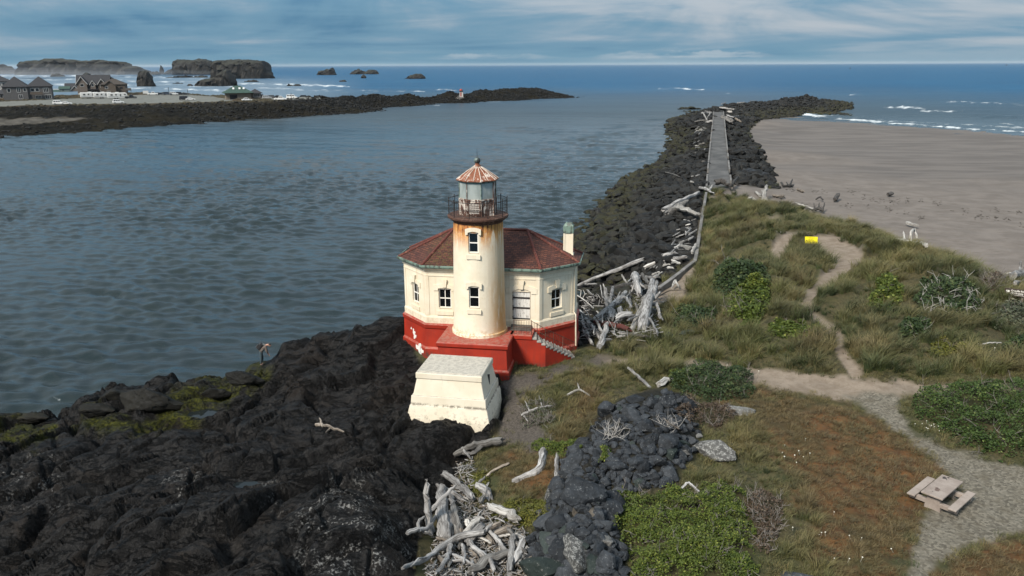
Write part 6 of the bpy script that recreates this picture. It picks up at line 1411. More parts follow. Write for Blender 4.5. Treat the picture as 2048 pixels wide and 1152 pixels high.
def shrub(name, label, poly, h, n, leaf, pal, bare=.35, ntw=14, lump=1.6, tw=TWIG, seed=1):
    """a spreading bush over an outline on the ground: leaf clumps over a lumpy crown, twigs showing in its gaps"""
    r = np.random.default_rng(seed); px0, py0 = np.min(poly, 0); px1, py1 = np.max(poly, 0)
    m = n * 5; px, py = r.uniform(px0, px1, m), r.uniform(py0, py1, m); sd = sdist(px, py, poly); sd = sd + 24 * fbm2(px * .030 + seed, py * .05, 4); ok = sd > 0; px, py, sd = px[ok], py[ok], sd[ok]
    X = at(px, py, 0.); P = ground_at(px, py); dist = np.linalg.norm(P - [0, 0, HC], axis=1); edge = np.clip(sd * dist / F / (h * 1.1), 0, 1)
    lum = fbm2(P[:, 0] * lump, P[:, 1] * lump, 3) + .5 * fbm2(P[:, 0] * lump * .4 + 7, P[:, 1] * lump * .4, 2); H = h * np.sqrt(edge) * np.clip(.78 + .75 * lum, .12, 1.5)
    gap = fbm2(P[:, 0] * lump * .8 + 31, P[:, 1] * lump * .8 + 5, 3) + .12 * r.normal(size=len(P)); keep = gap > -.75 + bare; P, H, lum = P[keep][:n], H[keep][:n], lum[keep][:n]; n = len(P)
    C = P + np.array([0, 0, 1.]) * (H * (1 - .38 * r.uniform(0, 1, n) ** 2) )[:, None] + r.normal(size=(n, 3)) * leaf * .5
    nr_ = r.normal(size=(n, 3)) * .55 + np.array([0, -.1, .9]); nr_ /= np.linalg.norm(nr_, axis=1)[:, None]; a = np.cross(nr_, r.normal(size=(n, 3))); a /= np.linalg.norm(a, axis=1)[:, None]; b = np.cross(nr_, a)
    L = leaf * r.uniform(.6, 1.25, n)[:, None]; W = L * .62
    V = np.stack([C - a * L, C - b * W + nr_ * L * .12, C + a * L, C + b * W + nr_ * L * .12], 1); o0 = P.mean(0); o0[2] = P[:, 2].min()
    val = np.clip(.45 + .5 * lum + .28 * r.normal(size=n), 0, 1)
    E = empty(name, tuple(o0), 0, label, 'shrub')
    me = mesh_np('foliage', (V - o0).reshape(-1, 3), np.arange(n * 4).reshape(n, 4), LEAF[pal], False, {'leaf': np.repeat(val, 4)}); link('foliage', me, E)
    if ntw:
        mb = MB(); k = r.integers(0, n, ntw * 3); twigs(mb, (P[k] + np.array([0, 0, 1.]) * (H[k] * .35)[:, None] - o0).tolist(), h * 1.1, ntw, .016 * max(1, leaf / .07)); mb.build('branches', tw, E)['kind'] = 'stuff'
    return E
SHRUBS = [
 ('spreading_shrub', 'big bright green spreading shrub below the boulder heap', [(1222, 995), (1262, 982), (1300, 990), (1335, 972), (1375, 990), (1420, 968), (1475, 972), (1500, 1000), (1488, 1030), (1512, 1060), (1500, 1100), (1520, 1130), (1512, 1170), (1265, 1170), (1255, 1100), (1232, 1050)], .62, 23000, .047, 'bright', .58, 150, 1.3),
 ('twiggy_shrub', 'brown half-dead shrub at the right side of the big bright green one', [(1498, 985), (1530, 980), (1565, 1010), (1562, 1060), (1535, 1105), (1515, 1110), (1508, 1060), (1490, 1030)], .45, 1500, .050, 'brown', .30, 90, 1.4),
 ('spreading_shrub', 'large green shrub mound right of the path fork', [(1818, 805), (1840, 785), (1880, 778), (1950, 768), (2060, 765), (2250, 790), (2250, 935), (2100, 935), (2040, 915), (1985, 918), (1950, 890), (1905, 880), (1870, 852), (1838, 842)], .85, 22000, .062, 'green', .50, 90, 1.0),
 ('dune_shrub', 'dark green dome shrub on the upper left dune', [(1422, 560), (1436, 536), (1475, 524), (1512, 530), (1534, 548), (1540, 575), (1500, 590), (1455, 600), (1428, 588)], 1.15, 5200, .115, 'dark', .10, 8, .55),
 ('dune_shrub', 'bright green dome shrub just below the dark one on the upper left dune', [(1443, 598), (1470, 575), (1515, 566), (1546, 580), (1540, 610), (1520, 645), (1492, 655), (1455, 625)], .95, 5200, .105, 'bright', .12, 8, .6),
 ('dune_shrub', 'bright green rounded shrub in the middle of the right dune', [(1738, 600), (1748, 572), (1776, 556), (1800, 568), (1806, 595), (1786, 615), (1758, 622), (1740, 616)], 1.0, 3600, .11, 'bright', .10, 6, .7),
 ('dune_shrub', 'wide dark grey-green shrub with bleached branches on the right dune', [(1822, 600), (1842, 572), (1880, 560), (1922, 566), (1952, 592), (1962, 622), (1930, 640), (1880, 632), (1840, 625)], .95, 4200, .10, 'dark', .55, 50, .6),
 ('low_shrub', 'low green shrub patch left of the sandy dune path', [(1532, 650), (1560, 640), (1600, 645), (1638, 655), (1630, 676), (1585, 682), (1545, 672)], .5, 2800, .085, 'bright', .25, 8, .9),
 ('low_shrub', 'dark green shrub beside the driftwood heap by the lighthouse', [(1342, 640), (1362, 618), (1400, 614), (1432, 628), (1428, 648), (1390, 660), (1355, 655)], .8, 3200, .085, 'dark', .12, 8, .9),
 ('low_shrub', 'small dark rounded shrub among dry grass right of the sandy dune path', [(1794, 668), (1800, 648), (1828, 640), (1858, 650), (1862, 668), (1838, 680), (1810, 680)], .7, 2600, .09, 'dark', .12, 6, .9),
 ('low_shrub', 'low brown and green shrub strip below the small dark rounded one', [(1850, 688), (1880, 682), (1930, 694), (1965, 706), (1950, 716), (1900, 708), (1860, 700)], .45, 1900, .08, 'yellow', .30, 8, 1.),
 ('low_shrub', 'dark shrub at the right edge under the brown sign', [(1975, 640), (2000, 618), (2060, 610), (2120, 625), (2120, 660), (2050, 668), (2000, 660)], .8, 3400, .09, 'grey', .25, 14, .8),
 ('low_shrub', 'dark green shrub at the right edge above the main path', [(2005, 702), (2020, 682), (2060, 668), (2140, 680), (2140, 715), (2060, 712), (2030, 712)], .6, 2600, .08, 'dark', .2, 8, 1.),
 ('low_shrub', 'dark olive shrub covering the top of the boulder heap', [(1338, 772), (1345, 748), (1382, 732), (1430, 730), (1475, 738), (1512, 758), (1505, 780), (1475, 802), (1430, 806), (1390, 795), (1352, 785)], .6, 7500, .062, 'dark', .38, 34, 1.3),
 ('low_shrub', 'grey-brown withered shrub between the dark olive one and large grey block', [(1372, 800), (1410, 808), (1460, 812), (1475, 840), (1430, 862), (1385, 850), (1350, 830)], .4, 2300, .05, 'brown', .45, 50, 1.4),
 ('low_shrub', 'yellow-green plant cushion at the edge of the gully driftwood', [(935, 985), (948, 955), (965, 938), (990, 945), (985, 975), (965, 1000), (945, 1004)], .32, 2600, .042, 'yellow', .28, 6, 2.),
 ('low_shrub', 'yellow-green ground plants below the S-shaped log', [(985, 1028), (1005, 1008), (1060, 1000), (1100, 1005), (1100, 1030), (1070, 1052), (1040, 1060), (1010, 1044)], .28, 3600, .045, 'yellow', .42, 8, 1.8),
 ('low_shrub', 'green plant patch above the S-shaped log', [(1062, 900), (1085, 884), (1130, 882), (1168, 892), (1150, 912), (1105, 916), (1075, 914)], .3, 2400, .045, 'bright', .45, 5, 1.8),
 ('low_shrub', 'small green plant growing between the dark boulders', [(1190, 912), (1205, 900), (1222, 905), (1220, 925), (1200, 928)], .3, 700, .042, 'bright', .2, 3, 2.),
 ('low_shrub', 'light green patch on the left of the dark olive shrub', [(1338, 760), (1350, 746), (1378, 742), (1385, 760), (1362, 772)], .65, 1500, .055, 'bright', .2, 0, 1.6),
 ('bare_bush', 'reddish brown bare bush on the dune crest near the brown sign', [(1962, 566), (1975, 545), (2000, 548), (2012, 570), (2000, 588), (1975, 585)], 1.0, 900, .07, 'brown', .2, 90, .8),
 ('bare_bush', 'grey dry bush around the branch below the pedestal path', [(1040, 848), (1050, 818), (1080, 805), (1110, 818), (1112, 846), (1080, 862)], .45, 800, .05, 'grey', .3, 110, 1.2)]
def build_plants():
    for k, s in enumerate(SHRUBS):
        name, lab, poly, h, n, leaf, pal, bare, ntw, lump = s; h = h * (1.3 if 'dune' in name or 'low' in name else 1.)
        shrub(name, lab, poly, h, n, leaf, pal, bare, ntw, lump, TWIG_W if 'bleached' in lab  else TWIG, 50 + k)
    for px, py, lab, sc_ in ((1218, 882, 'dead white branching bush at the left of the dark boulder heap', 1.), (1340, 858, 'small dead white bush among the boulders near the large grey block', .7)):
        p = ground_at(px, py); mb = MB(); E = empty('dead_bush', tuple(p), 0, lab, 'dead bush')
        for k in range(6):
            m2 = MB(); twigs(m2, [(random.uniform(-.5, .5) * sc_, random.uniform(-.25, .25) * sc_, .15)], 1.0 * sc_, 3, .012, .8); m2.build('branch', TWIG_W, E)
    # ---- grasses
    G_long = [blade_tuft('dune_grass', 46, .95, .22, .75, .030, 20 + k, MAT_GRASS) for k in range(4)]
    G_low = [blade_tuft('turf_grass', 34, .26, .20, .8, .020, 40 + k, MAT_GRASS, 2) for k in range(4)]
    G_seed = [blade_tuft('seed_grass', 16, .62, .16, .45, .020, 60 + k, MAT_GRASS) for k in range(3)]
    r = np.random.default_rng(21)
    cell = np.abs(np.gradient(GX, axis=1) * np.gradient(GY, axis=0))
    open_ = np.clip(1 - M_rock - M_rip - M_beach - M_sand - M_grav * 1.05 - M_dirt * .9, 0, 1)
    mound = np.zeros_like(GX)
    for s in SHRUBS:
        if s[0] != 'bare_bush': mound = np.maximum(mound, smooth(-3, 6, sdist(GPX, GPY, s[2])))
    dune = ((GPY < 752) | (GPX > 2060)) & (GPX > 1225)
    lawn_p = smooth(-10, 25, sdist(GPX, GPY, [(1470, 775), (1600, 788), (1760, 830), (1880, 930), (1850, 1020), (1822, 1180), (1560, 1300), (1500, 1000), (1410, 940), (1470, 860)]))
    dry = M_dry
    def place(name, weight, dens, meshes, tintf, smin, smax, frame=True):
        w = weight * cell
        if frame: w = w * (GPX > -300) * (GPX < 2350) * (GPY < 1500)
        n = int(w.sum() * dens); p = (w / w.sum()).ravel(); i = r.choice(p.size, n, p=p)
        X = GX.ravel()[i] + r.normal(size=n) * .08; Y = GY.ravel()[i] + r.normal(size=n) * .1; Z = ground_z(X, Y); s = r.uniform(smin, smax, n)
        s = s * (.45 + .85 * np.clip(clump.ravel()[i], 0, 1)) if name in ('dune_grass', 'meadow_grass') else s; T = tintf(X, Y, i, n); scatter(name, np.stack([X, Y, Z], -1), np.stack([r.normal(size=n) * .12, r.normal(size=n) * .12, r.normal(size=n) * .9], -1), np.stack([s, s, s * r.uniform(.75, 1.15, n)], -1), np.clip(T, 0, 1), meshes, r.integers(0, len(meshes), n)); return n
    def t_dune(X, Y, i, n):
        a = fbm2(X * .12, Y * .12, 3); b = fbm2(X * .3 + 50, Y * .3, 3); c = fbm2(X * .16 - 20, Y * .2 + 9, 3)
        return np.stack([(.30 + 1.5 * a + .18 * r.normal(size=n)), -.02 + 1.5 * b + .22 * r.normal(size=n), np.clip(-.08 + 1.3 * c + .10 * r.normal(size=n), 0, .8)], -1)
    clump = smooth(-.30, .12, fbm2(GX * .42, GY * .42, 3) + .25 * perlin2(GX * 1.3, GY * 1.3))
    n1 = place('dune_grass', open_ * dune * (1 - mound) * (.22 + .78 * clump) * smooth(9, -3, _dp), 6.2, G_long, t_dune, .52, 1.08)
    dk = np.max([smooth(-3, 5, sdist(GPX, GPY, q)) for q in ([(1562, 500), (1572, 470), (1600, 466), (1612, 490), (1668, 505), (1672, 525), (1640, 530), (1590, 520)], [(1668, 480), (1680, 455), (1720, 455), (1735, 478), (1715, 490), (1680, 492)], [(1738, 500), (1745, 475), (1790, 482), (1800, 502), (1765, 512)])], 0)
    n2 = place('marram_grass', dk * open_, 9., G_long, lambda X, Y, i, n: np.stack([.10 + .12 * r.normal(size=n), .02 + .06 * np.abs(r.normal(size=n)), .05 + np.zeros(n)], -1), .7, 1.2)
    edge = (GPY >= 700) & (GPX > 900)
    def t_slope(X, Y, i, n):
        d = dry.ravel()[i]; a = fbm2(X * .35, Y * .35, 3); b = fbm2(X * .7 + 50, Y * .7, 3)
        return np.stack([.45 + 1.2 * a + .15 * r.normal(size=n), .15 + .9 * b + .2 * r.normal(size=n), np.clip(d * .75 + .05 + .5 * a, 0, .9)], -1)
    n3 = place('turf_grass', open_ * edge * (1 - mound) * (1 - M_rub) * (.35 + .65 * clump), 26., G_low, t_slope, .45, 1.1)
    slope = np.maximum(sdist(GPX, GPY, [(1020, 790), (1100, 745), (1180, 728), (1300, 735), (1340, 760), (1290, 790), (1200, 820), (1150, 880), (1060, 880), (1030, 830)]) > 0, np.maximum(sdist(GPX, GPY, [(1470, 830), (1530, 840), (1560, 930), (1620, 1010), (1650, 1100), (1640, 1200), (1520, 1200), (1570, 1080), (1560, 990), (1500, 965), (1400, 975), (1390, 930), (1450, 910)]) > 0, sdist(GPX, GPY, [(960, 1000), (1080, 985), (1110, 1020), (1060, 1060), (1000, 1030)]) > 0))
    n4 = place('meadow_grass', open_ * slope * (1 - mound * .8) * (.15 + .85 * clump), 7., G_long, t_slope, .28, .62)
    n5 = place('seed_grass', open_ * np.maximum(slope, .22 * edge * (1 - lawn_p)) * (1 - mound) * smooth(.1, .35, fbm2(GX * .5 + 9, GY * .5, 3)), 5., G_seed, lambda X, Y, i, n: np.stack([np.full(n, .8), .75 + .3 * r.normal(size=n), np.zeros(n)], -1), .6, 1.1)
    # white flower heads
    fl = []
    for cx, cy, sx, sy, k in ((1455, 752, 22, 6, 20), (1868, 855, 14, 8, 14), (1590, 905, 30, 14, 9), (1650, 1060, 40, 30, 6), (1990, 690, 40, 8, 8), (1560, 470, 4, 3, 4), (1700, 1120, 40, 20, 5)): fl.append(np.stack([cx + r.normal(size=k) * sx, cy + r.normal(size=k) * sy], -1))
    fl = np.concatenate(fl); P = ground_at(fl[:, 0], fl[:, 1]); n = len(P); head = MB(); head.lathe([(.001, .30), (.05, .29), (.06, .31), (.03, .335), (.001, .34)], 7); head.tube([(0, 0, 0), (0, 0, .3)], .006, 4)
    me = bpy.data.meshes.new('flower'); me.from_pydata(head.v, [], head.f); me.materials.append(plain('white_petal', (.62, .60, .52), .8, .2, 9))
    s = r.uniform(.3, .55, n); scatter('white_flowers', P, np.stack([r.normal(size=n) * .2, r.normal(size=n) * .2, np.zeros(n)], -1), np.stack([s, s, s * 1.2], -1), np.zeros((n, 3)), [me], np.zeros(n, int))
    print('grass', n1, n2, n3, n4, n5)
build_plants()
# ------------------------------------------------------------------ picnic table
def build_table():
    m, g, fin = new_mat('pinkish_concrete'); p = g.obj(); n = g.noise(p, 1.5, 6, .65); n2 = g.noise(p, 14, 4, .65)
    c = g.mix(g.ramp(n, .35, .65), (.215, .175, .150), (.29, .245, .215)); c = g.mix(g.ramp(n2, .56, .70, 0, .5), c, (.13, .10, .085)); C = fin(c, .9, g.bump(n2, .3, .01))
    stain = plain('soot_stain', (.035, .028, .026), .9, .3, 8); rust = plain('rust_stain', (.115, .080, .066), .9, .3, 8)
    ctr = at(1885, 971, 5.08); z0 = float(ground_z(ctr[0], ctr[1])) - .02
    T = empty('picnic_table', (ctr[0], ctr[1], z0), R(42.5 - 1.5), 'concrete picnic table with two benches where brown lawn meets gravel', 'picnic table'); T.scale = (.95,) * 3
    H = .76
    def bx(name, *a, par=T, mat=C, bev=.012): mb = MB(); mb.box(*a); o = mb.build(name, mat, par); return soften(o, bev) if bev else o
    top = bx('tabletop', -1.05, 1.05, -.42, .42, H - .075, H)
    for s_ in (-1, 1): bx('bench', -1.02, 1.02, s_ * .80 - .16, s_ * .80 + .16, .385, .455)
    for x in (-.72, .72):
        mb = MB(); mb.loft([[(x - .10, y0, z), (x + .10, y0, z), (x + .10, y1, z), (x - .10, y1, z)] for y0, y1, z in ((-.34, .34, -.15), (-.30, .30, .18), (-.24, .24, .50), (-.34, .34, H - .076))]); soften(mb.build('support', C, T), .015)
        mb = MB(); mb.loft([[(x - .09, y0, z), (x + .09, y0, z), (x + .09, y1, z), (x - .09, y1, z)] for y0, y1, z in ((-.93, .93, .20), (-.93, .93, .384))]); soften(mb.build('bench_arm', C, T), .015)
    def blot(x, y, r_, seed, mt, k=1.):
        q = random.Random(seed); pts = [(x + math.cos(a) * r_ * q.uniform(.55, 1.2) * k, y + math.sin(a) * r_ * q.uniform(.55, 1.2)) for a in np.linspace(0, 2 * math.pi, 15)[:-1]]; mb = MB(); mb.prism(pts, H - .004, H + .003); mb.build('stain', mt, top)
    blot(.80, .22, .10, 1, stain, 1.3); blot(.93, .12, .055, 2, stain); blot(.70, .10, .035, 5, stain); blot(-.42, .02, .12, 3, rust, 1.3); blot(-.30, .10, .07, 4, rust); blot(-.72, .10, .025, 6, stain)
build_table()
# ------------------------------------------------------------------ signs
def text_mesh(s, size, mat, parent, M, name='lettering', align='CENTER', bold=.0):
    cu = bpy.data.curves.new(name, 'FONT'); cu.body = s; cu.size = size; cu.align_x = align; cu.align_y = 'CENTER'; cu.extrude = .003; cu.offset = bold; cu.resolution_u = 2
    o = bpy.data.objects.new(name, cu); me = bpy.data.meshes.new_from_object(o); bpy.data.objects.remove(o); me.materials.clear(); me.materials.append(mat)
    me.transform(M); return link(name, me, parent)
def face_cam(p): return math.atan2(-p[0], p[1])
SIGNM = Matrix.Rotation(math.pi / 2, 4, 'X')
def build_signs():
    yel = plain('yellow_sign_face', (.80, .68, .01), .5, .06, 3); blk = plain('black_print', (.02, .02, .015), .6, .1, 5); post = plain('sign_post_wood', (.14, .11, .085), .9, .3, 8); brown = plain('brown_sign_face', (.040, .027, .020), .7, .2, 6); wht = plain('white_print', (.66, .64, .60), .6, .08, 5)
    q = ground_at(1622, 494); p = at_y(1622.5, 480.5, q[1]); gz = float(q[2]); S_ = empty('warning_sign', (p[0], p[1], gz), face_cam(p) + R(-6), 'bright yellow notice board on posts in the dune grass beside sandy path', 'sign')
    h = p[2] - gz; tl = Matrix.Rotation(R(-4), 4, 'Y')
    mb = MB(); mb.box(-.50, .50, -.015, .015, -.30, .30, 0, Matrix.Translation((0, 0, h)) @ tl); board = mb.build('sign_board', yel, S_)
    for y_, w, s_ in ((.19, 'WARNING', .115), (.03, 'CAUTION', .10), (-.13, 'HIGH SURF', .10)):
        pass
    bars = MB()
    def bar(x0, x1, z0, z1): bars.box(x0, x1, -.021, -.016, z0, z1, 0, Matrix.Translation((0, 0, h)) @ tl)
    rr = random.Random(4)
    for z, x0, x1, hh in ((.20, -.22, .24, .045), (.055, -.22, .16, .04), (-.01, -.22, .2, .03), (-.13, -.16, .36, .06)):
        x = x0
        while x < x1: w = rr.uniform(.025, .05); bar(x, x + w, z - hh / 2, z + hh / 2 * rr.uniform(.6, 1)); x += w + rr.choice([.012, .012, .03])
    bars.build('print_line', blk, board)['kind'] = 'stuff'
    mb = MB(); mb.prism([(-.40, -.09), (-.30, -.09), (-.33, .04), (-.37, .04)], -.003, .003); mb.v = [tuple(Matrix.Translation((0, -.019, h)) @ tl @ SIGNM @ Vector(v)) for v in mb.v]; mb.build('pictogram', blk, board)
    for x in (-.36, .36): mb = MB(); mb.box(x - .04, x + .04, .016, .09, -.4, h + .24); mb.build('post', post, S_)
    # brown park sign
    q = ground_at(2031, 603); p = at_y(2031, 589.5, q[1]); gz = float(q[2]); B_ = empty('park_sign', (p[0], p[1], gz), face_cam(p) + R(-14), 'dark brown wooden park sign with white lettering at the dune edge', 'sign'); h = max(p[2] - gz, .6)
    tl = Matrix.Rotation(R(-3.5), 4, 'Y'); mb = MB(); mb.box(-.66, .66, -.03, .03, -.25, .25, 0, Matrix.Translation((0, 0, h)) @ tl); board = soften(mb.build('sign_board', brown, B_), .008)
    M0 = Matrix.Translation((0, -.034, h)) @ tl @ SIGNM
    text_mesh('Coquille River', .155, wht, board, M0 @ Matrix.Translation((.17, .125, 0)), bold=.006); text_mesh('North Jetty', .155, wht, board, M0 @ Matrix.Translation((.08, -.03, 0)), bold=.006)
    mb = MB(); mb.box(-.28, .50, -.002, .002, -.012, .012, 0, Matrix.Translation((0, -.033, h)) @ tl @ Matrix.Translation((.0, 0, -.155))); mb.build('rule', wht, board)
    mb = MB(); mb.box(-.56, -.36, -.002, .002, -.0, .13, 0, Matrix.Translation((0, -.033, h)) @ tl); mb.box(-.58, -.30, -.002, .002, -.075, -.05, 0, Matrix.Translation((0, -.033, h)) @ tl); mb.build('pictogram', wht, board)
    for x in (-.42, .42): mb = MB(); mb.box(x - .05, x + .05, .031, .13, -.5, h + .22); mb.build('post', post, B_)
build_signs()
# ------------------------------------------------------------------ person bending on the rocks
def skin(name, joints, edges, mat, parent, sub=2, root=0):
    me = bpy.data.meshes.new(name); me.from_pydata([j[0] for j in joints], edges, []); o = bpy.data.objects.new(name, me); COL.objects.link(o)
    sm = o.modifiers.new('skin', 'SKIN'); sm.use_smooth_shade = True; sv = me.skin_vertices[0].data
    for i, j in enumerate(joints): r_ = j[1]; sv[i].radius = r_ if isinstance(r_, tuple) else (r_, r_); sv[i].use_root = (i == root)
    ss = o.modifiers.new('sub', 'SUBSURF'); ss.levels = sub; ss.render_levels = sub
    dg = bpy.context.evaluated_depsgraph_get(); dg.update(); ev = o.evaluated_get(dg); new = bpy.data.meshes.new_from_object(ev); bpy.data.objects.remove(o); new.materials.clear(); new.materials.append(mat)
    new.polygons.foreach_set('use_smooth', [True] * len(new.polygons)); return link(name, new, parent)
def build_person():
    sk = plain('skin', (.42, .235, .17), .6, .08, 5); jacket = plain('brown_grey_jacket', (.105, .082, .070), .9, .25, 8); jean = plain('blue_trousers', (.035, .055, .065), .9, .2, 10); shoe = plain('dark_shoes', (.03, .028, .026), .8, .2, 8); hair = plain('dark_hair', (.022, .018, .016), .7, .2, 20); pack = plain('dark_backpack', (.020, .020, .022), .8, .3, 8); strap = plain('grey_strap', (.22, .22, .21), .8, .2, 8)
    p = np.array([STAND[0], STAND[1], float(ground_z(STAND[0], STAND[1]))]); P = empty('person', tuple(p + np.array([0, 0, -.01])), R(18), 'person in brown jacket and blue trousers with dark backpack, bending over at the rock edge', 'person')
    # joints: x forward, y left, z up; hips at .92, trunk bent forward
    hip = (0, 0, .93); J = []; E_ = []
    def j(pos, r_): J.append((pos, r_)); return len(J) - 1
    pel = j(hip, (.11, .095)); wa = j((.10, 0, 1.06), (.105, .09)); chest = j((.26, 0, 1.22), (.165, .125)); neck0 = j((.37, 0, 1.31), (.10, .09)); neck = j((.44, 0, 1.33), (.058, .058)); hd0 = j((.50, 0, 1.325), (.075, .085)); hd1 = j((.58, 0, 1.29), (.09, .105)); hd2 = j((.64, 0, 1.25), (.07, .085))
    E_ += [(pel, wa), (wa, chest), (chest, neck0), (neck0, neck), (neck, hd0), (hd0, hd1), (hd1, hd2)]
    nose = j((.62, 0, 1.185), (.018, .018)); E_.append((hd1, nose))
    hands = []
    for s_, tip in ((1, (.44, .17, .66)), (-1, (.50, -.15, .70))):
        a = j((.31, s_ * .17, 1.24), (.07, .07)); b = j((.36, s_ * .24, .98), (.047, .047)); c = j((.43, s_ * .19, .77), (.033, .033)); d = j(tip, (.04, .022)); E_ += [(chest, a), (a, b), (b, c), (c, d)]; hands.append((np.array(tip), s_))
        for k in range(4):
            f0 = j((tip[0] + .012 + k * .004, tip[1] + (k - 1.5) * .021, tip[2] - .05), .0095); f1 = j((tip[0] + .03, tip[1] + (k - 1.5) * .022, tip[2] - .095 + abs(k - 1.3) * .008), .0085); E_ += [(d, f0), (f0, f1)]
        t0 = j((tip[0] + .04, tip[1] - s_ * .035, tip[2] - .01), .0105); t1 = j((tip[0] + .06, tip[1] - s_ * .045, tip[2] - .05), .009); E_ += [(d, t0), (t0, t1)]
    for s_, x in ((1, .03), (-1, -.05)):
        a = j((0, s_ * .09, .84), (.070, .070)); b = j((x + .04, s_ * .10, .48), (.050, .050)); c = j((x - .02, s_ * .11, .09), (.036, .036)); d = j((x + .10, s_ * .12, .045), (.028, .022)); E_ += [(pel, a), (a, b), (b, c), (c, d)]
    skin('body', J, E_, sk, P)
    T = [((-.045, 0, .885), (.172, .16)), ((.10, 0, 1.07), (.158, .135)), ((.26, 0, 1.235), (.188, .15)), ((.36, 0, 1.31), (.125, .105))]; TE = [(0, 1), (1, 2), (2, 3)]
    for s_ in (1, -1): n = len(T); T += [((.31, s_ * .18, 1.24), (.088, .088)), ((.36, s_ * .245, .98), (.066, .066)), ((.425, s_ * .195, .80), (.050, .050))]; TE += [(2, n), (n, n + 1), (n + 1, n + 2)]
    skin('jacket', T, TE, jacket, P)
    L = [((-.01, 0, .90), (.172, .15)), ((.06, 0, 1.01), (.160, .140))]; LE = [(0, 1)]
    for s_, x in ((1, .03), (-1, -.05)): n = len(L); L += [((0, s_ * .092, .82), (.104, .104)), ((x + .04, s_ * .10, .48), (.080, .080)), ((x - .02, s_ * .11, .12), (.066, .066))]; LE += [(0, n), (n, n + 1), (n + 1, n + 2)]
    skin('trousers', L, LE, jean, P)
    for s_, x in ((1, .03), (-1, -.05)): skin('shoe', [((x - .06, s_ * .11, .05), (.055, .05)), ((x + .05, s_ * .115, .05), (.055, .045)), ((x + .15, s_ * .12, .035), (.048, .032))], [(0, 1), (1, 2)], shoe, P)
    skin('hair', [((.50, 0, 1.375), (.07, .07)), ((.575, 0, 1.355), (.10, .085)), ((.66, 0, 1.30), (.082, .07))], [(0, 1), (1, 2)], hair, P)
    ax = Vector((.26, 0, .29)).normalized(); up_ = Vector((-ax.z, 0, ax.x)); M = Matrix(((ax.x, 0, up_.x, .05), (0, 1, 0, 0), (ax.z, 0, up_.z, 1.20), (0, 0, 0, 1)))
    mb = MB(); mb.box(-.20, .24, -.15, .15, .02, .22, 0, M); mb.box(-.17, .08, -.12, .12, .22, .29, 0, M); bp = soften(mb.build('backpack', pack, P), .04, 2)
    for s_ in (1, -1): mb = MB(); mb.tube([M @ Vector((.22, s_ * .10, .10)), M @ Vector((.27, s_ * .11, -.05)), M @ Vector((.16, s_ * .155, -.22)), M @ Vector((-.10, s_ * .165, -.12))], .02, 5); mb.build('strap', strap, bp)
build_person()
# ------------------------------------------------------------------ the far bank
FAR = [  # (px, py, height)
 (-200, 292, 0), (0, 276, 0), (100, 268, 0), (200, 260, 0), (400, 246, 0), (520, 237, 0), (600, 232, 0), (740, 216, 0), (850, 207, 0), (960, 203, 0), (1060, 198, 0), (1110, 192, 0), (1124, 189, .2),
 (-200, 258, 1.6), (0, 250, 1.6), (100, 245, 1.6), (200, 240, 1.8), (0, 236, 2.4), (120, 232, 2.6), (250, 228, 3.2), (350, 222, 3.4), (0, 222, 3.4), (150, 217, 4.0), (300, 213, 4.2), (420, 215, 4.0), (470, 208, 4.6), (520, 212, 4.6), (560, 205, 5.6), (640, 191, 6.6), (690, 189, 6.4), (740, 187, 6.2), (820, 185, 6.0), (900, 182, 6.0), (960, 179, 6.0), (1000, 177, 6.0), (1040, 175.5, 6.0), (1070, 175, 5.8), (1095, 179, 4.2), (1108, 186, 1.2), (1128, 185.5, -1.2), (1145, 186, -2), (1140, 182, -2), (1120, 180, -1.6),
 (-200, 214, 4.2), (0, 212, 4.4), (150, 209, 4.4), (300, 207, 4.4), (420, 204, 4.4), (0, 203, 4.5), (150, 199, 4.5), (300, 192, 4.5), (420, 192, 4.5), (450, 199, 4.5), (520, 199, 4.5), (600, 197, 4.6), (620, 193, 5.6),
 (-200, 200, 5), (0, 197, 5), (100, 193, 5), (200, 188, 4.8), (260, 187, 4.6), (320, 186, 4.4), (380, 187, 4.4), (480, 192, 4.5), (560, 194, 4.5)]
_fa = np.array(FAR, float); _fp = at(_fa[:, 0], _fa[:, 1], _fa[:, 2])
_fw = [tuple(p) for p in _fp]
for px, py, h in ((640, 191, 6.6), (690, 189, 6.4), (740, 187, 6.2), (820, 185, 6.), (900, 182, 6.), (960, 179, 6.), (1000, 177, 6.), (1040, 175.5, 6.), (1070, 175, 5.8), (1095, 179, 4.2)):
    x, y, z = at(px, py, h); _fw += [(x - 5, y + 12, .6), (x - 9, y + 24, -2.)]
for px, py, h, d in ((-200, 200, 5, 110), (0, 197, 5, 110), (100, 193, 5, 90), (200, 188, 4.8, 70), (260, 187, 4.6, 60), (320, 186, 4.4, 55), (380, 187, 4.4, 50), (480, 192, 4.5, 45), (560, 194, 4.5, 40)):
    x, y, z = at(px, py, h); s_ = d / np.hypot(x, y); _fw += [(x * (1 + s_ * .45), y * (1 + s_ * .45), 3.4), (x * (1 + s_), y * (1 + s_), .2), (x * (1 + s_ * 1.6), y * (1 + s_ * 1.6), -2)]
for px, py in ((-200, 300), (0, 286), (200, 270), (400, 256), (600, 241), (850, 213), (1060, 203), (1140, 189)): x, y, z = at(px, py, 0); _fw.append((x, y, -2.2))
_fw = np.array(_fw); FP_, FZ_ = _fw[:, :2].copy(), _fw[:, 2].copy(); FW_ = rbf_fit(FP_, FZ_)
FROWS = 200 * np.exp(np.linspace(0, math.log(640 / 200.), 260)); FUC = np.linspace(-.85, .09, 520); FU, FY = np.meshgrid(FUC, FROWS); FX = FU * FY; FH = rbf_eval(FP_, FW_, FX, FY); FPX, FPY = project(FX, FY, FH)
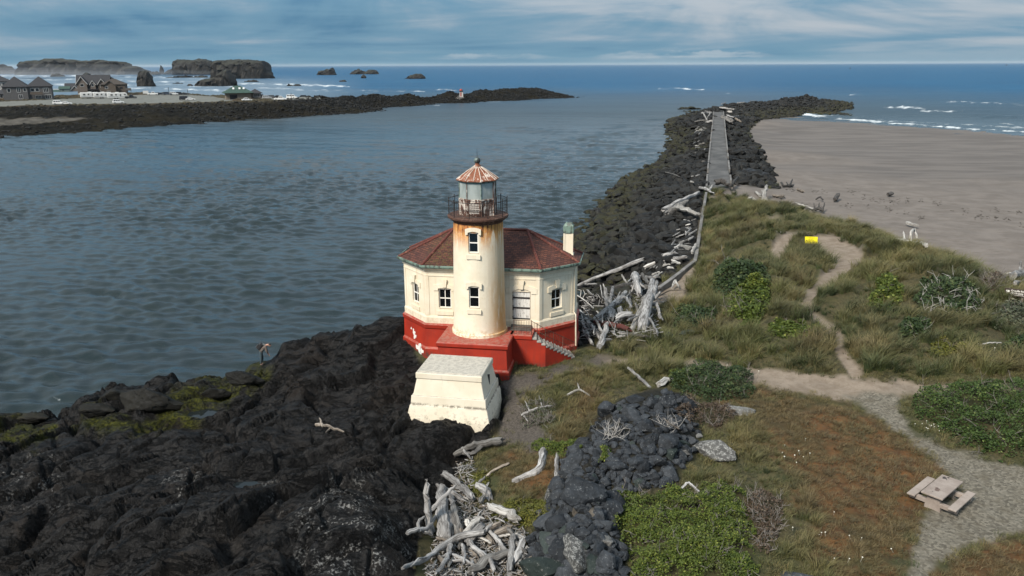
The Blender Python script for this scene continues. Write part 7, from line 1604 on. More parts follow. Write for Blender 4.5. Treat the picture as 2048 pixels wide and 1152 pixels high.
P_LOT = [(-400, 222), (0, 213), (60, 210), (150, 209), (300, 206.5), (420, 204), (455, 203), (470, 200), (640, 198), (640, 194.5), (560, 194.5), (500, 197), (450, 197), (425, 193), (380, 189.5), (300, 188.5), (270, 190), (200, 195), (100, 199), (0, 203), (-400, 212)]
P_FLAT = [(-300, 246), (0, 238), (120, 234), (185, 238), (90, 244), (0, 251), (-300, 262)]
M_lot = smooth(-.8, .8, sdist(FPX, FPY, P_LOT)); M_fl = smooth(-2, 2, sdist(FPX, FPY, P_FLAT) + fbm2(FX * .1, FY * .05, 3) * 4)
_edge = (np.interp(FPX, [-200, 0, 400, 560, 620, 1120], [215, 212, 206, 202, 190, 170]))
M_frip = smooth(-2, 3, FPY - _edge - 1 + fbm2(FX * .06, FY * .06, 3) * 3) * (1 - M_fl)
FH = FH + M_frip * (FH > -1) * (fbm2(FX * .22, FY * .22, 3) * 1.3) + (1 - M_frip) * (1 - M_lot) * fbm2(FX * .1, FY * .1, 3) * .8
def far_z(x, y):
    x = np.asarray(x, float); y = np.asarray(y, float); r = np.clip(np.interp(y, FROWS, np.arange(len(FROWS))), 0, len(FROWS) - 1.001); c = np.clip(np.interp(x / np.maximum(y, 1), FUC, np.arange(len(FUC))), 0, len(FUC) - 1.001)
    r0 = r.astype(int); c0 = c.astype(int); fr = r - r0; fc = c - c0
    return (FH[r0, c0] * (1 - fr) + FH[r0 + 1, c0] * fr) * (1 - fc) + (FH[r0, c0 + 1] * (1 - fr) + FH[r0 + 1, c0 + 1] * fr) * fc
def far_at(px, py, z0=4.5):
    p = at(px, py, z0)
    for _ in range(6): p = at(px, py, float(far_z(p[0], p[1])))
    return p
def build_far_ground():
    m, g, fin = new_mat('far_ground'); p = g.pos(); lot = g.attr('lot'); rip = g.attr('rip'); fl = g.attr('flat')
    n = g.noise(p, .06, 5, .6); n2 = g.noise(p, .35, 5, .65); n3 = g.noise(p, 1.3, 4, .65)
    heath = g.mix(g.ramp(n2, .38, .62), (.030, .025, .014), (.062, .049, .028)); heath = g.mix(g.ramp(n, .45, .62, 0, .7), heath, (.050, .032, .020)); heath = g.mix(g.ramp(n3, .5, .68, 0, .5), heath, (.085, .068, .042))
    rk = g.mix(g.ramp(n3, .38, .62), (.004, .004, .0035), (.013, .012, .010)); rk = g.mix(g.ramp(n, .44, .60, 0, .7), rk, (.016, .0135, .008))
    asph = g.mix(g.ramp(n2, .35, .65), (.125, .128, .118), (.165, .168, .155)); sand = g.mix(g.ramp(n2, .35, .65), (.05, .046, .040), (.10, .092, .08))
    c = g.mix(rip, heath, rk); c = g.mix(fl, c, sand); c = g.mix(lot, c, asph); fin(c, .93, g.node('Bump', {'Height': n3, 'Strength': .8, 'Distance': .4}).outputs[0], Specular_IOR_Level=.06)
    nr, nc = FX.shape; idx = np.arange(nr * nc).reshape(nr, nc); q = np.stack([idx[:-1, :-1], idx[:-1, 1:], idx[1:, 1:], idx[1:, :-1]], -1); V = np.stack([FX, FY, FH], -1); gu = np.gradient(V, axis=1); gv = np.gradient(V, axis=0); N = np.cross(gu, gv); N /= np.linalg.norm(N, axis=-1)[..., None]
    keep = np.maximum.reduce([FH[:-1, :-1], FH[:-1, 1:], FH[1:, 1:], FH[1:, :-1]]) > -1.2; cl = np.where(M_lot > .5, 1, np.where(M_fl > .5, 2, np.where(M_frip > .5, 3, 0)))[:-1, :-1]
    for k, name in enumerate(('far_bank', 'parking_lot', 'mud_flat', 'far_jetty')):
        f = q[keep & (cl == k)]
        if not len(f): continue
        u, inv = np.unique(f, return_inverse=True); o = link(name, mesh_np(name, V.reshape(-1, 3)[u], inv.reshape(-1, 4), m, True, {'lot': M_lot.ravel()[u], 'rip': M_frip.ravel()[u], 'flat': M_fl.ravel()[u]}, N.reshape(-1, 3)[u])); o['kind'] = 'structure'
    r = np.random.default_rng(31); w = M_frip * (FH > -.6) * (np.abs(np.gradient(FX, axis=1) * np.gradient(FY, axis=0))) * (FPX > -150) * .35 * smooth(226, 214, FPY - np.clip((400 - FPX) * .02, 0, 9))
    w = np.maximum(w, M_frip * (FH > -.6) * np.abs(np.gradient(FX, axis=1) * np.gradient(FY, axis=0)) * (FPX > 380)); w = np.maximum(w, .12 * M_frip * (FH > -.3) * np.abs(np.gradient(FX, axis=1) * np.gradient(FY, axis=0)) * (FPX > -150))
    n = 6500; i = r.choice(w.size, n, p=(w / w.sum()).ravel()); X = FX.ravel()[i] + r.uniform(-.6, .6, n); Y = FY.ravel()[i] + r.uniform(-1, 1, n); s = r.choice([.45, .65, .95], n, p=[.4, .4, .2])
    far_b = mat_boulder('far_basalt', (.003, .003, .003), (.010, .0095, .0085), (.030, .028, .025), 0., .0); far_mesh = [with_mat(m_, far_b) for m_ in B_LOW]
    scatter('far_riprap', np.stack([X, Y, far_z(X, Y) - .1], -1), np.stack([r.uniform(-.4, .4, n), r.uniform(-.4, .4, n), r.uniform(0, 6.28, n)], -1), np.stack([s, s * .85, s * .8], -1), np.zeros((n, 3)), far_mesh, r.integers(0, 7, n))
    # low scrub along the bank
    w2 = (1 - M_frip) * (1 - M_lot) * (1 - M_fl) * (FH > 2.8) * np.abs(np.gradient(FX, axis=1) * np.gradient(FY, axis=0)) * (FPX > -60) * (FPY < 216) * smooth(-.1, .25, fbm2(FX * .06, FY * .06, 3)); n = 2600; i = r.choice(w2.size, n, p=(w2 / w2.sum()).ravel()); V_, F_ = _ICO[2]
    bm_ = mesh_np('scrub', V_ * (1 + .35 * perlin3(V_ * 2.3))[:, None] * np.array([1, 1, .6]), F_, plain('heath_scrub', (.042, .036, .020), .95, .5, 2.), False)
    s = r.uniform(.35, .95, n); scatter('far_scrub', np.stack([FX.ravel()[i], FY.ravel()[i], FH.ravel()[i]], -1), np.stack([np.zeros(n), np.zeros(n), r.uniform(0, 6, n)], -1), np.stack([s, s, s], -1), np.zeros((n, 3)), [bm_], np.zeros(n, int))
build_far_ground()
# ---- buildings
SID = {k: plain(k + '_siding', c, .85, .15, 1.2) for k, c in {'white': (.40, .39, .38), 'grey': (.085, .083, .085), 'bluegrey': (.16, .185, .19), 'sage': (.13, .155, .145), 'brown': (.085, .068, .055), 'taupe': (.12, .10, .088), 'tan': (.15, .125, .098)}.items()}
ROOF = {k: plain(k + '_roofing', c, .9, .2, 1.5) for k, c in {'dark': (.028, .028, .032), 'green': (.030, .062, .050), 'brown': (.045, .036, .030)}.items()}
TRIM = plain('white_trim', (.55, .55, .54), .7, .08, 2); WINM = mat_glass('house_glass', (.012, .014, .018), .1); GDOOR = plain('garage_door', (.62, .62, .60), .7, .06, 2)
def wing(H_, x0, x1, y0, y1, z0, z1, rise, style, wall, roof, over=.5, axis='x', trim=None):
    """one block of a house in the house's own frame; front faces -y"""
    w = MB()
    if style == 'hip': w.box(x0, x1, y0, y1, z0, z1)
    else:
        if axis == 'x': ym = (y0 + y1) / 2; prof = [(y0, z0), (y1, z0), (y1, z1), (ym, z1 + rise), (y0, z1)]; w.loft([[(x, a, b) for a, b in prof] for x in (x0, x1)])
        else: xm = (x0 + x1) / 2; prof = [(x0, z0), (x1, z0), (x1, z1), (xm, z1 + rise), (x0, z1)]; w.loft([[(a, y, b) for a, b in prof] for y in (y0, y1)])
    w.build('wall', SID[wall], H_); r = MB(); t = .22
    if style == 'hip':
        X0, X1, Y0, Y1 = x0 - over, x1 + over, y0 - over, y1 + over; k = min(X1 - X0, Y1 - Y0) / 2 * .96
        if X1 - X0 >= Y1 - Y0: top = [(X0 + k, (Y0 + Y1) / 2 - .05, z1 + rise), (X1 - k, (Y0 + Y1) / 2 - .05, z1 + rise), (X1 - k, (Y0 + Y1) / 2 + .05, z1 + rise), (X0 + k, (Y0 + Y1) / 2 + .05, z1 + rise)]
        else: top = [((X0 + X1) / 2 - .05, Y0 + k, z1 + rise), ((X0 + X1) / 2 + .05, Y0 + k, z1 + rise), ((X0 + X1) / 2 + .05, Y1 - k, z1 + rise), ((X0 + X1) / 2 - .05, Y1 - k, z1 + rise)]
        r.loft([[(X0, Y0, z1), (X1, Y0, z1), (X1, Y1, z1), (X0, Y1, z1)], [(X0, Y0, z1 + t), (X1, Y0, z1 + t), (X1, Y1, z1 + t), (X0, Y1, z1 + t)], top])
    else:
        for s_ in (-1, 1):
            if axis == 'x': ym = (y0 + y1) / 2; e = ym + s_ * ((y1 - y0) / 2 + over); zl = z1 - rise * over / ((y1 - y0) / 2); q = [(ym, z1 + rise + .02), (e, zl + .02), (e, zl + t), (ym, z1 + rise + t + .05)]; r.loft([[(x, a, b) for a, b in q] for x in (x0 - over, x1 + over)])
            else: xm = (x0 + x1) / 2; e = xm + s_ * ((x1 - x0) / 2 + over); zl = z1 - rise * over / ((x1 - x0) / 2); q = [(xm, z1 + rise + .02), (e, zl + .02), (e, zl + t), (xm, z1 + rise + t + .05)]; r.loft([[(a, y, b) for a, b in q] for y in (y0 - over, y1 + over)])
    ro = r.build('roof', ROOF[roof], H_)
    if trim and style != 'hip':
        b = MB()
        if axis == 'y':
            xm = (x0 + x1) / 2
            for s_ in (-1, 1): e = xm + s_ * ((x1 - x0) / 2 + over); zl = z1 - rise * over / ((x1 - x0) / 2); b.loft([[(xm, y, z1 + rise + .1), (e, y, zl), (e, y, zl - .0 + .34), (xm, y, z1 + rise + .42)] for y in (y0 - over - .08, y0 - over - .01)])
        else:
            ym = (y0 + y1) / 2
            for s_ in (-1, 1): e = ym + s_ * ((y1 - y0) / 2 + over); zl = z1 - rise * over / ((y1 - y0) / 2); b.loft([[(x, ym, z1 + rise + .1), (x, e, zl), (x, e, zl + .34), (x, ym, z1 + rise + .42)] for x in (x0 - over - .08, x0 - over - .01)])
        b.build('verge_board', TRIM, ro)
def hwin(H_, x, z, w, h, y, side='front', frame=TRIM, cols=1):
    mb = MB(); b = .12
    def B(a0, a1, d0, d1, c0, c1): mb.box(*((a0, a1, y - d1, y - d0) if side == 'front' else (y + d0, y + d1, a0, a1)), c0, c1)
    B(x - w / 2 - b, x + w / 2 + b, .0, .07, z - b, z); B(x - w / 2 - b, x + w / 2 + b, .0, .07, z + h, z + h + b); B(x - w / 2 - b, x - w / 2, .0, .07, z, z + h); B(x + w / 2, x + w / 2 + b, .0, .07, z, z + h)
    for i in range(1, cols): xx = x - w / 2 + w * i / cols; B(xx - .05, xx + .05, .0, .065, z, z + h)
    o = mb.build('window', frame, H_); mb2 = MB()
    if side == 'front': mb2.box(x - w / 2, x + w / 2, y - .03, y + .02, z, z + h)
    else: mb2.box(y - .02, y + .03, x - w / 2, x + w / 2, z, z + h)
    mb2.build('pane', WINM, o); return o
def panel(H_, name, x0, x1, z0, z1, y, mat, d=.06): mb = MB(); mb.box(x0, x1, y - d, y + .02, z0, z1); return mb.build(name, mat, H_)
def site(px, py, name, label, cat, extra=0.):
    p = far_at(px, py); return empty(name, tuple(p - np.array([0, 0, .15])), face_cam(p) + extra, label, cat), float(np.linalg.norm(p - [0, 0, HC]) / F)
def build_town():
    H_, k = site(2, 197, 'house', 'white two-storey house with hipped dark roof at the far left edge', 'house', R(-4)); wing(H_, -8, 4.6, 14, 24, -.5, 8.6, 3.2, 'hip', 'white', 'dark')
    for x in (-3.4, -.9, 1.6): hwin(H_, x, 6.6, 1.5, 1.2, 13.99, frame=SID['white'])
    hwin(H_, .6, 3.6, 1.3, 1.1, 13.99, frame=SID['white'])
    H_, k = site(8, 199, 'cottage', 'low dark cottage with two white framed windows in front of the white house', 'house', R(-4)); wing(H_, -7, 3.6, 0, 8, -.5, 3.0, 1.6, 'gable', 'grey', 'dark')
    hwin(H_, -.9, 1.0, 1.2, 1.2, -.01); hwin(H_, 1.6, 1.1, 1.4, 1.2, -.01)
    H_, k = site(58, 199, 'house', 'large dark grey two-storey house with twin hipped roofs', 'house', R(-5)); wing(H_, -11, 0, 0, 12, -.5, 6.4, 5.2, 'hip', 'grey', 'dark'); wing(H_, .02, 10.6, .8, 13, -.5, 6.5, 5.0, 'hip', 'grey', 'dark')
    for x, z, w, h in ((-8.2, 4.0, 1.3, 1.6), (-3.9, 3.9, 1.5, 2.0), (-3.4, .6, 1.6, 1.9), (-1.2, 4.2, 1.1, 1.6)): hwin(H_, x, z, w, h, -.01, cols=2 if w > 1.4 else 1)
    for x, z, w, h, c_ in ((2.2, 4.1, 1.5, 1.6, 1), (4.3, 4.1, 1.5, 1.6, 1), (8.2, 3.7, 2.2, 2.0, 3), (8.8, .6, 2.6, 1.7, 3), (4.4, .8, 2.6, 1.2, 4)): hwin(H_, x, z, w, h, .79, cols=c_)
    panel(H_, 'balcony_rail', 1.0, 6.6, 2.9, 3.9, -.1, SID['brown'], .1); panel(H_, 'deck', .8, 7.0, 2.65, 2.88, .0, SID['brown'], .9)
    H_, k = site(120, 191, 'house', 'small sage green house with two white garage doors and green roof', 'house', R(-5)); wing(H_, -7.2, -.2, 0, 8, -.5, 3.0, 1.6, 'gable', 'sage', 'green'); wing(H_, -.15, 7.8, 2, 11, -.5, 5.6, 1.9, 'gable', 'sage', 'green')
    panel(H_, 'garage_door', -6.0, -3.9, .0, 2.4, -.01, GDOOR); panel(H_, 'garage_door', -3.2, -1.1, .0, 2.4, -.01, GDOOR); hwin(H_, 2.8, 3.9, .9, 1.2, 1.99, frame=SID['sage']); panel(H_, 'fascia', -4.6, .8, 5.0, 5.7, 3.6, TRIM)
    H_, k = site(150, 189, 'house', 'blue-grey gabled garage house with one white garage door and a boat outside', 'house', R(-8)); wing(H_, -3.0, 4.0, 0, 8, -.5, 3.6, 3.6, 'gable', 'taupe', 'dark', axis='y', trim=1); panel(H_, 'garage_door', -1.6, 2.2, -.0, 2.6, -.01, GDOOR)
    wing(H_, -8.5, 6.5, 8.5, 18, -.5, 5.2, 4.2, 'gable', 'bluegrey', 'dark', trim=1)
    H_, k = site(202, 189, 'house', 'big brown gabled house with dormers and white trim behind the caravans', 'house', R(-7)); wing(H_, -12.5, 5, 2.5, 14, -.5, 6.0, 5.2, 'gable', 'grey', 'dark', trim=1); wing(H_, -12.2, -6.8, .0, 6, -.5, 6.6, 3.6, 'gable', 'taupe', 'dark', axis='y', trim=1)
    hwin(H_, -9.4, 5.0, 1.8, 1.3, -.01); wing(H_, -5.2, -2.4, .6, 5, -.5, 6.0, 1.9, 'gable', 'taupe', 'dark', axis='y', over=.35, trim=1); hwin(H_, -3.8, 4.9, 1.2, 1.4, .59)
    wing(H_, -.9, 3.0, .4, 6, -.5, 6.2, 2.6, 'gable', 'brown', 'brown', axis='y', trim=1); hwin(H_, 1.0, 4.2, 1.5, 1.5, .39, cols=2); hwin(H_, .8, .9, 1.7, 1.7, .39, cols=2); hwin(H_, -4.2, .9, 1.2, 1.5, .59)
    panel(H_, 'porch_rail', -11.8, -6, .1, 1.0, -.6, TRIM, .08); panel(H_, 'porch_roof', -6.4, -1.2, 3.0, 3.4, .4, ROOF['dark'], 1.4)
    H_, k = site(228, 190, 'house', 'brown shingled house with hipped roof at the end of the row by the sea', 'house', R(-7)); wing(H_, -6.6, 6.4, 1.5, 13, -.5, 6.0, 3.3, 'hip', 'brown', 'brown'); wing(H_, -4.8, 1.5, -.2, 5, -.5, 5.4, 2.6, 'gable', 'brown', 'brown', axis='y')
    hwin(H_, -2.6, .8, 1.6, 1.6, -.21, cols=2); hwin(H_, -3.4, 3.8, 1.3, 1.3, -.21); hwin(H_, 4.2, 3.6, 1.7, 1.0, 1.49, frame=SID['brown']); panel(H_, 'deck', 6.6, 9.6, 2.6, 3.0, 3.0, SID['brown'], 3.); panel(H_, 'deck_rail', 6.6, 9.6, 3.0, 4.0, .1, SID['grey'], .1)
    for x in (6.9, 9.3): panel(H_, 'deck_post', x - .12, x + .12, -.5, 2.6, .3, SID['grey'], .2)
    # rest-room building with a green roof
    H_, k = site(480, 199, 'restroom', 'low stone restroom building with green hipped roof and three skylights', 'building', R(4)); wing(H_, -6.6, 5.6, 0, 10, -.5, 3.3, 3.6, 'hip', 'tan', 'green', over=1.3); wing(H_, 5.7, 10.6, 2, 8, -.5, 3.0, 2.2, 'hip', 'brown', 'dark', over=.9)
    panel(H_, 'doorway', -4.8, -1.2, .0, 2.6, -.01, WINM, .05); hwin(H_, 8.6, 1.2, 2.8, 1.5, 1.99, cols=3)
    for x in (-2.6, .4, 2.4): mb = MB(); M = Matrix.Translation((x, 1.9, 5.55)) @ Matrix.Rotation(R(32), 4, 'X'); mb.box(-.45, .45, -.75, .75, -.15, .15, 0, M); mb.build('skylight', TRIM, H_)
    # beacon on the far jetty
    p = at(922, 182.5, 6.2); gz = float(far_z(p[0], p[1])); B_ = empty('harbour_beacon', (p[0], p[1], gz), face_cam(p), 'small white beacon tower with red top and stairs on the far jetty', 'beacon'); B_.scale = (.9, .9, .82)
    mb = MB(); mb.box(-1.5, 1.9, -1.5, 1.5, -2.0, 1.4); mb.build('footing', plain('beacon_base', (.10, .095, .09), .9, .2, 1), B_); mb = MB(); mb.frustum((-1.1, 1.4, -1.2, 1.2), (-.9, 1.2, -1., 1.), 1.4, 5.4); mb.build('tower', plain('beacon_white', (.42, .40, .38), .8, .15, 1), B_)
    mb = MB(); mb.box(-.5, .2, -1.26, -1.05, 1.9, 4.6); mb.build('red_panel', plain('beacon_red', (.30, .045, .035), .7, .2, 2), B_); mb = MB(); mb.box(-1.6, 1.6, -1.5, 1.5, 5.4, 5.75); mb.build('platform', plain('beacon_dark', (.04, .04, .05), .7, .2, 2), B_)
    mb = MB(); mb.lathe([(1.0, 5.75), (1.0, 6.3), (.7, 6.8), (.01, 7.2)], 10); mb.build('lantern', plain('beacon_red', (.30, .045, .035), .7, .2, 2), B_); mb = MB()
    for i in range(6): mb.box(-3.6 + i * .42, -3.2 + i * .42, -.6, .6, -.6 + i * .34, -.3 + i * .34)
    mb.tube([(-3.6, -.6, .4), (-1.2, -.6, 2.4)], .08, 4); mb.tube([(-3.6, -.6, -.6), (-3.6, -.6, .5)], .08, 4); st = mb.build('stairs', plain('beacon_white', (.42, .40, .38), .8, .15, 1), B_); st['kind'] = 'stuff'
    # notice board, poles
    N_, k = site(292, 190, 'notice_board', 'white notice board on two posts by the parking lot', 'sign'); panel(N_, 'board', -1.5, 1.5, 1.0, 2.6, 0, TRIM, .1); panel(N_, 'post', -1.5, -1.3, -.3, 1.0, 0, SID['grey'], .1); panel(N_, 'post', 1.3, 1.5, -.3, 1.0, 0, SID['grey'], .1)
    for px, py, h, lab in ((338, 188, 4.2, 'thin pole left of the parked cars by the beach'), (376, 189, 3.4, 'thin pole right of the parked cars by the beach'), (422, 188, 3.6, 'thin pole near the green-roofed building'), (583, 199, 3.0, 'thin pole before the white car at the end of the lot')):
        q = far_at(px, py); mb = MB(); mb.tube([(0, 0, -.3), (0, 0, h)], .13, 5); o = mb.build('pole', IRON, None, False, tuple(q)); tag(o, lab, 'pole', None)
build_town()
# ---- vehicles
def vehicle(kind, paint):
    """x forward; parts: body, cabin, window band, wheels, bumpers, lamps"""
    L, Wd, Hh = {'sedan': (4.7, 1.8, 1.45), 'suv': (4.9, 1.95, 1.85), 'pickup': (5.7, 2.0, 1.9), 'van': (5.2, 2.0, 2.1)}[kind]; E = empty(kind if kind != 'suv' else 'suv', (0, 0, 0)); h0, hb = .32, Hh * .56
    mb = MB(); b = [(-L / 2, h0 + .12), (-L / 2 + .12, h0), (L / 2 - .15, h0), (L / 2, h0 + .15), (L / 2 - .05, hb - .18), (L / 2 - 1.25, hb), (-L / 2 + .1, hb), (-L / 2, hb - .1)]; mb.loft([[(x, y, z) for x, z in b] for y in (-Wd / 2, Wd / 2)]); soften(mb.build('body', paint, E), .07)
    c = {'sedan': (-1.75, 1.15, -1.1, .35), 'suv': (-2.3, 1.2, -2.05, .5), 'pickup': (-.75, 1.5, -.6, .8), 'van': (-2.5, 1.9, -2.4, 1.1)}[kind]; i = .1; w2 = Wd / 2 - .05; w3 = Wd / 2 - .22
    mb = MB(); mb.loft([[(c[0], -w2, hb - .02), (c[1], -w2, hb - .02), (c[1], w2, hb - .02), (c[0], w2, hb - .02)], [(c[2], -w3, Hh), (c[3], -w3, Hh), (c[3], w3, Hh), (c[2], w3, Hh)]]); cab = soften(mb.build('cabin', paint, E), .06)
    f = lambda t: (c[0] + (c[2] - c[0]) * t, c[1] + (c[3] - c[1]) * t, w2 + (w3 - w2) * t); a, d = f(.18), f(.82); z0, z1 = hb + (Hh - hb) * .18, hb + (Hh - hb) * .82; e = .012
    for s_ in (-1, 1):
        n = 3 if kind in ('suv', 'van') else 2
        for k in range(n):
            t0, t1 = k / n + .03, (k + 1) / n - .03; X = lambda q, t: q[0] + .12 + (q[1] - q[0] - .24) * t; g = MB(); g.add([(X(a, t0), s_ * (a[2] + e), z0), (X(a, t1), s_ * (a[2] + e), z0), (X(d, t1), s_ * (d[2] + e), z1), (X(d, t0), s_ * (d[2] + e), z1)], [(0, 1, 2, 3)]); g.build('side_window', WINM, cab)
    for q0, q1, s_, nm in ((a[1], d[1], 1, 'windscreen'), (a[0], d[0], -1, 'rear_window')): g = MB(); g.add([(q0 + s_ * e, -a[2] + .1, z0), (q0 + s_ * e, a[2] - .1, z0), (q1 + s_ * e, d[2] - .1, z1), (q1 + s_ * e, -d[2] + .1, z1)], [(0, 1, 2, 3)]); g.build(nm, WINM, cab)
    tyre = plain('tyre_rubber', (.015, .015, .015), .9, .2, 5); rim = plain('wheel_rim', (.35, .35, .36), .4, .1, 5)
    for x in (-L / 2 + .95, L / 2 - .95):
        for s_ in (-1, 1): wm = MB(); wm.lathe([(.2, -.11), (.34, -.11), (.35, 0), (.34, .11), (.2, .11)], 14, cap0=True, cap1=True); wm.v = [(x + v[0], s_ * (Wd / 2 - .1) + v[2], .35 + v[1]) for v in wm.v]; w_ = wm.build('wheel', tyre, E); rm = MB(); rm.lathe([(.19, -.01), (.19, .01)], 10, cap0=True, cap1=True); rm.v = [(x + v[0], s_ * (Wd / 2 + .018) + v[2], .35 + v[1]) for v in rm.v]; rm.build('rim', rim, w_)
    for s_ in (-1, 1): g = MB(); g.box(L / 2 - .06, L / 2 + .01, s_ * .68 - .18, s_ * .68 + .18, hb - .38, hb - .22); g.build('headlight', plain('lamp_glass', (.6, .6, .58), .2, .05, 4), E); g = MB(); g.box(-L / 2 - .01, -L / 2 + .05, s_ * .78 - .08, s_ * .78 + .08, hb - .4, hb - .14); g.build('tail_light', plain('red_lamp', (.25, .015, .012), .3, .05, 4), E)
    if kind == 'pickup': g = MB(); g.box(-L / 2 + .15, -.85, -Wd / 2 + .14, Wd / 2 - .14, hb - .02, hb + .012); g.build('truck_bed', plain('bed_liner', (.03, .03, .03), .9, .2, 4), E)
    return E
PAINT = {k: plain('car_' + k, c, .3, .04, 2) for k, c in {'white': (.66, .66, .65), 'silver': (.34, .35, .36), 'black': (.018, .018, .022), 'blue': (.030, .040, .060), 'grey': (.085, .088, .092), 'red': (.11, .022, .018)}.items()}
CARS = [(118, 209, 'suv', 'white', 0, 'white car with a boxy tail, left of a pair near the lot edge'), (133, 209, 'sedan', 'white', 0, 'white car close in front of the boxy one near the lot edge'), (237, 207, 'suv', 'white', 0, 'white off-roader parked alone below the caravans'), (306, 190, 'pickup', 'white', 0, 'white pickup at the left end of the row by the beach'), (322, 190, 'sedan', 'black', 0, 'black car next to the white pickup by the beach'), (335, 190, 'suv', 'blue', 0, 'dark blue car in the row by the beach'), (348, 190, 'suv', 'white', 0, 'white car between dark ones in the row by the beach'), (360, 190, 'suv', 'black', 0, 'black off-roader right of the white car in the beach row'), (371, 190.5, 'sedan', 'black', 0, 'black car at the right end of the beach row'),
        (381, 200.5, 'sedan', 'white', 0, 'white car in the middle of the lot beside a dark van'), (370, 200.5, 'van', 'black', 0, 'dark van tucked behind the white car in mid lot'), (494, 202, 'sedan', 'white', 0, 'white car on the road before the green-roofed building'), (508, 197.5, 'sedan', 'silver', 0, 'silver car beside the green-roofed building'), (522, 196.5, 'van', 'black', 0, 'black van right of the green-roofed building'), (534, 197.5, 'suv', 'silver', 0, 'silver car right of the black van'), (546, 197, 'suv', 'grey', 0, 'grey car in the crowded row right of the green roof'), (556, 196, 'sedan', 'black', 0, 'black car far right in the crowded row'), (561, 200.5, 'pickup', 'white', 0, 'white pickup before the crowded row'), (584, 198, 'van', 'white', 0, 'white van at the right end of the lot'), (604, 197.5, 'suv', 'black', 0, 'dark car at the foot of the far rubble bank')]
def build_cars():
    proto = {}; base = {}
    for px, py, kind, col, rz, lab in CARS:
        p = far_at(px, py)
        if (kind, col) in proto: E = copy_tree(proto[(kind, col)])
        else: E = vehicle(kind, PAINT[col]); proto[(kind, col)] = E
        E.location = tuple(p); E.rotation_euler = (0, 0, face_cam(p) + R(random.uniform(-8, 8)) + (math.pi if random.random() < .3 else 0)); tag(E, lab, {'suv': 'car', 'sedan': 'car', 'pickup': 'pickup truck', 'van': 'van'}[kind], 'vehicles on the far parking lot'); E.name = {'sedan': 'parked_car', 'suv': 'parked_car', 'pickup': 'pickup_truck', 'van': 'parked_van'}[kind]
    cw = plain('caravan_white', (.62, .61, .59), .5, .06, 1.); ct = plain('caravan_stripe', (.12, .14, .16), .5, .1, 1.)
    def caravan(px, py, L, lab):
        p = far_at(px, py); E = empty('caravan', tuple(p), face_cam(p) + R(3), lab, 'caravan', 'caravans in a row on the far parking lot'); mb = MB(); H = 3.2; pr = [(-L / 2, .7), (L / 2 - 1.6, .7), (L / 2 - 1.5, 1.5), (L / 2, 1.7), (L / 2 - .25, H - .4), (L / 2 - .9, H), (-L / 2 + .2, H), (-L / 2, H - .25)]; mb.loft([[(x, y, z) for x, z in pr] for y in (-1.25, 1.25)]); soften(mb.build('body', cw, E), .08)
        for x, w, z, h in ((-L * .30, 1.0, 1.8, .7), (-L * .08, .8, 1.9, .6), (L * .14, .5, 1.5, 1.1), (L * .36, .9, 2.1, .5)): hwin(E, x, z, w, h, -1.25, frame=cw)
        mb = MB(); mb.box(-L / 2 + .3, L / 2 - 1.8, -1.262, -1.251, 1.15, 1.35); mb.build('stripe', ct, E); mb = MB(); mb.box(-L * .1, L * .08, -.5, .5, H, H + .3); mb.build('roof_unit', cw, E); mb = MB(); mb.box(.3, 1.1, -1.27, -1.25, .75, 2.6); mb.build('door', plain('caravan_door', (.50, .50, .49), .5, .1, 2), E)
        for x in (-L * .14, -L * .02):
            for s_ in (-1, 1): wm = MB(); wm.lathe([(.01, -.1), (.36, -.1), (.36, .1), (.01, .1)], 12); wm.v = [(x + v[0], s_ * 1.15 + v[2], .36 + v[1]) for v in wm.v]; wm.build('wheel', plain('tyre_rubber', (.015, .015, .015)), E)
    caravan(181, 197, 9.2, 'leftmost white caravan in the row of three, partly behind the second'); caravan(207, 197, 9.2, 'middle white caravan in the row of three'); caravan(236, 198, 9.4, 'rightmost white caravan in the row, hitched to a black pickup')
    p = far_at(262, 197); E = copy_tree(proto[('pickup', 'black')]) if ('pickup', 'black') in proto else vehicle('pickup', PAINT['black']); E.location = tuple(p); E.rotation_euler = (0, 0, face_cam(p) + R(3)); E.name = 'pickup_truck'; tag(E, 'black pickup truck hitched to the rightmost caravan', 'pickup truck', 'vehicles on the far parking lot')
    p = far_at(138, 189.5); E = empty('motor_boat', tuple(p), face_cam(p) + R(6), 'white motor boat on a trailer beside the garage house', 'boat'); mb = MB(); mb.loft([[(-3, -1, 1.5), (-3, 1, 1.5), (-3, .7, .7), (-3, -.7, .7)], [(1, -1.1, 1.6), (1, 1.1, 1.6), (1, .6, .75), (1, -.6, .75)], [(3.2, -.1, 1.9), (3.2, .1, 1.9), (3.0, .08, 1.5), (3.0, -.08, 1.5)]]); mb.build('hull', cw, E); mb = MB(); mb.box(-.6, .8, -.7, .7, 1.58, 2.3); mb.build('wheelhouse', TRIM, E); mb = MB(); mb.box(-3, 4, -.12, .12, .45, .66); mb.build('trailer', IRON, E)
    for s_ in (-1, 1): wm = MB(); wm.lathe([(.01, -.1), (.3, -.1), (.3, .1), (.01, .1)], 10); wm.v = [(-1 + v[0], s_ * .9 + v[2], .3 + v[1]) for v in wm.v]; wm.build('wheel', plain('tyre_rubber', (.015, .015, .015)), E)
build_cars()
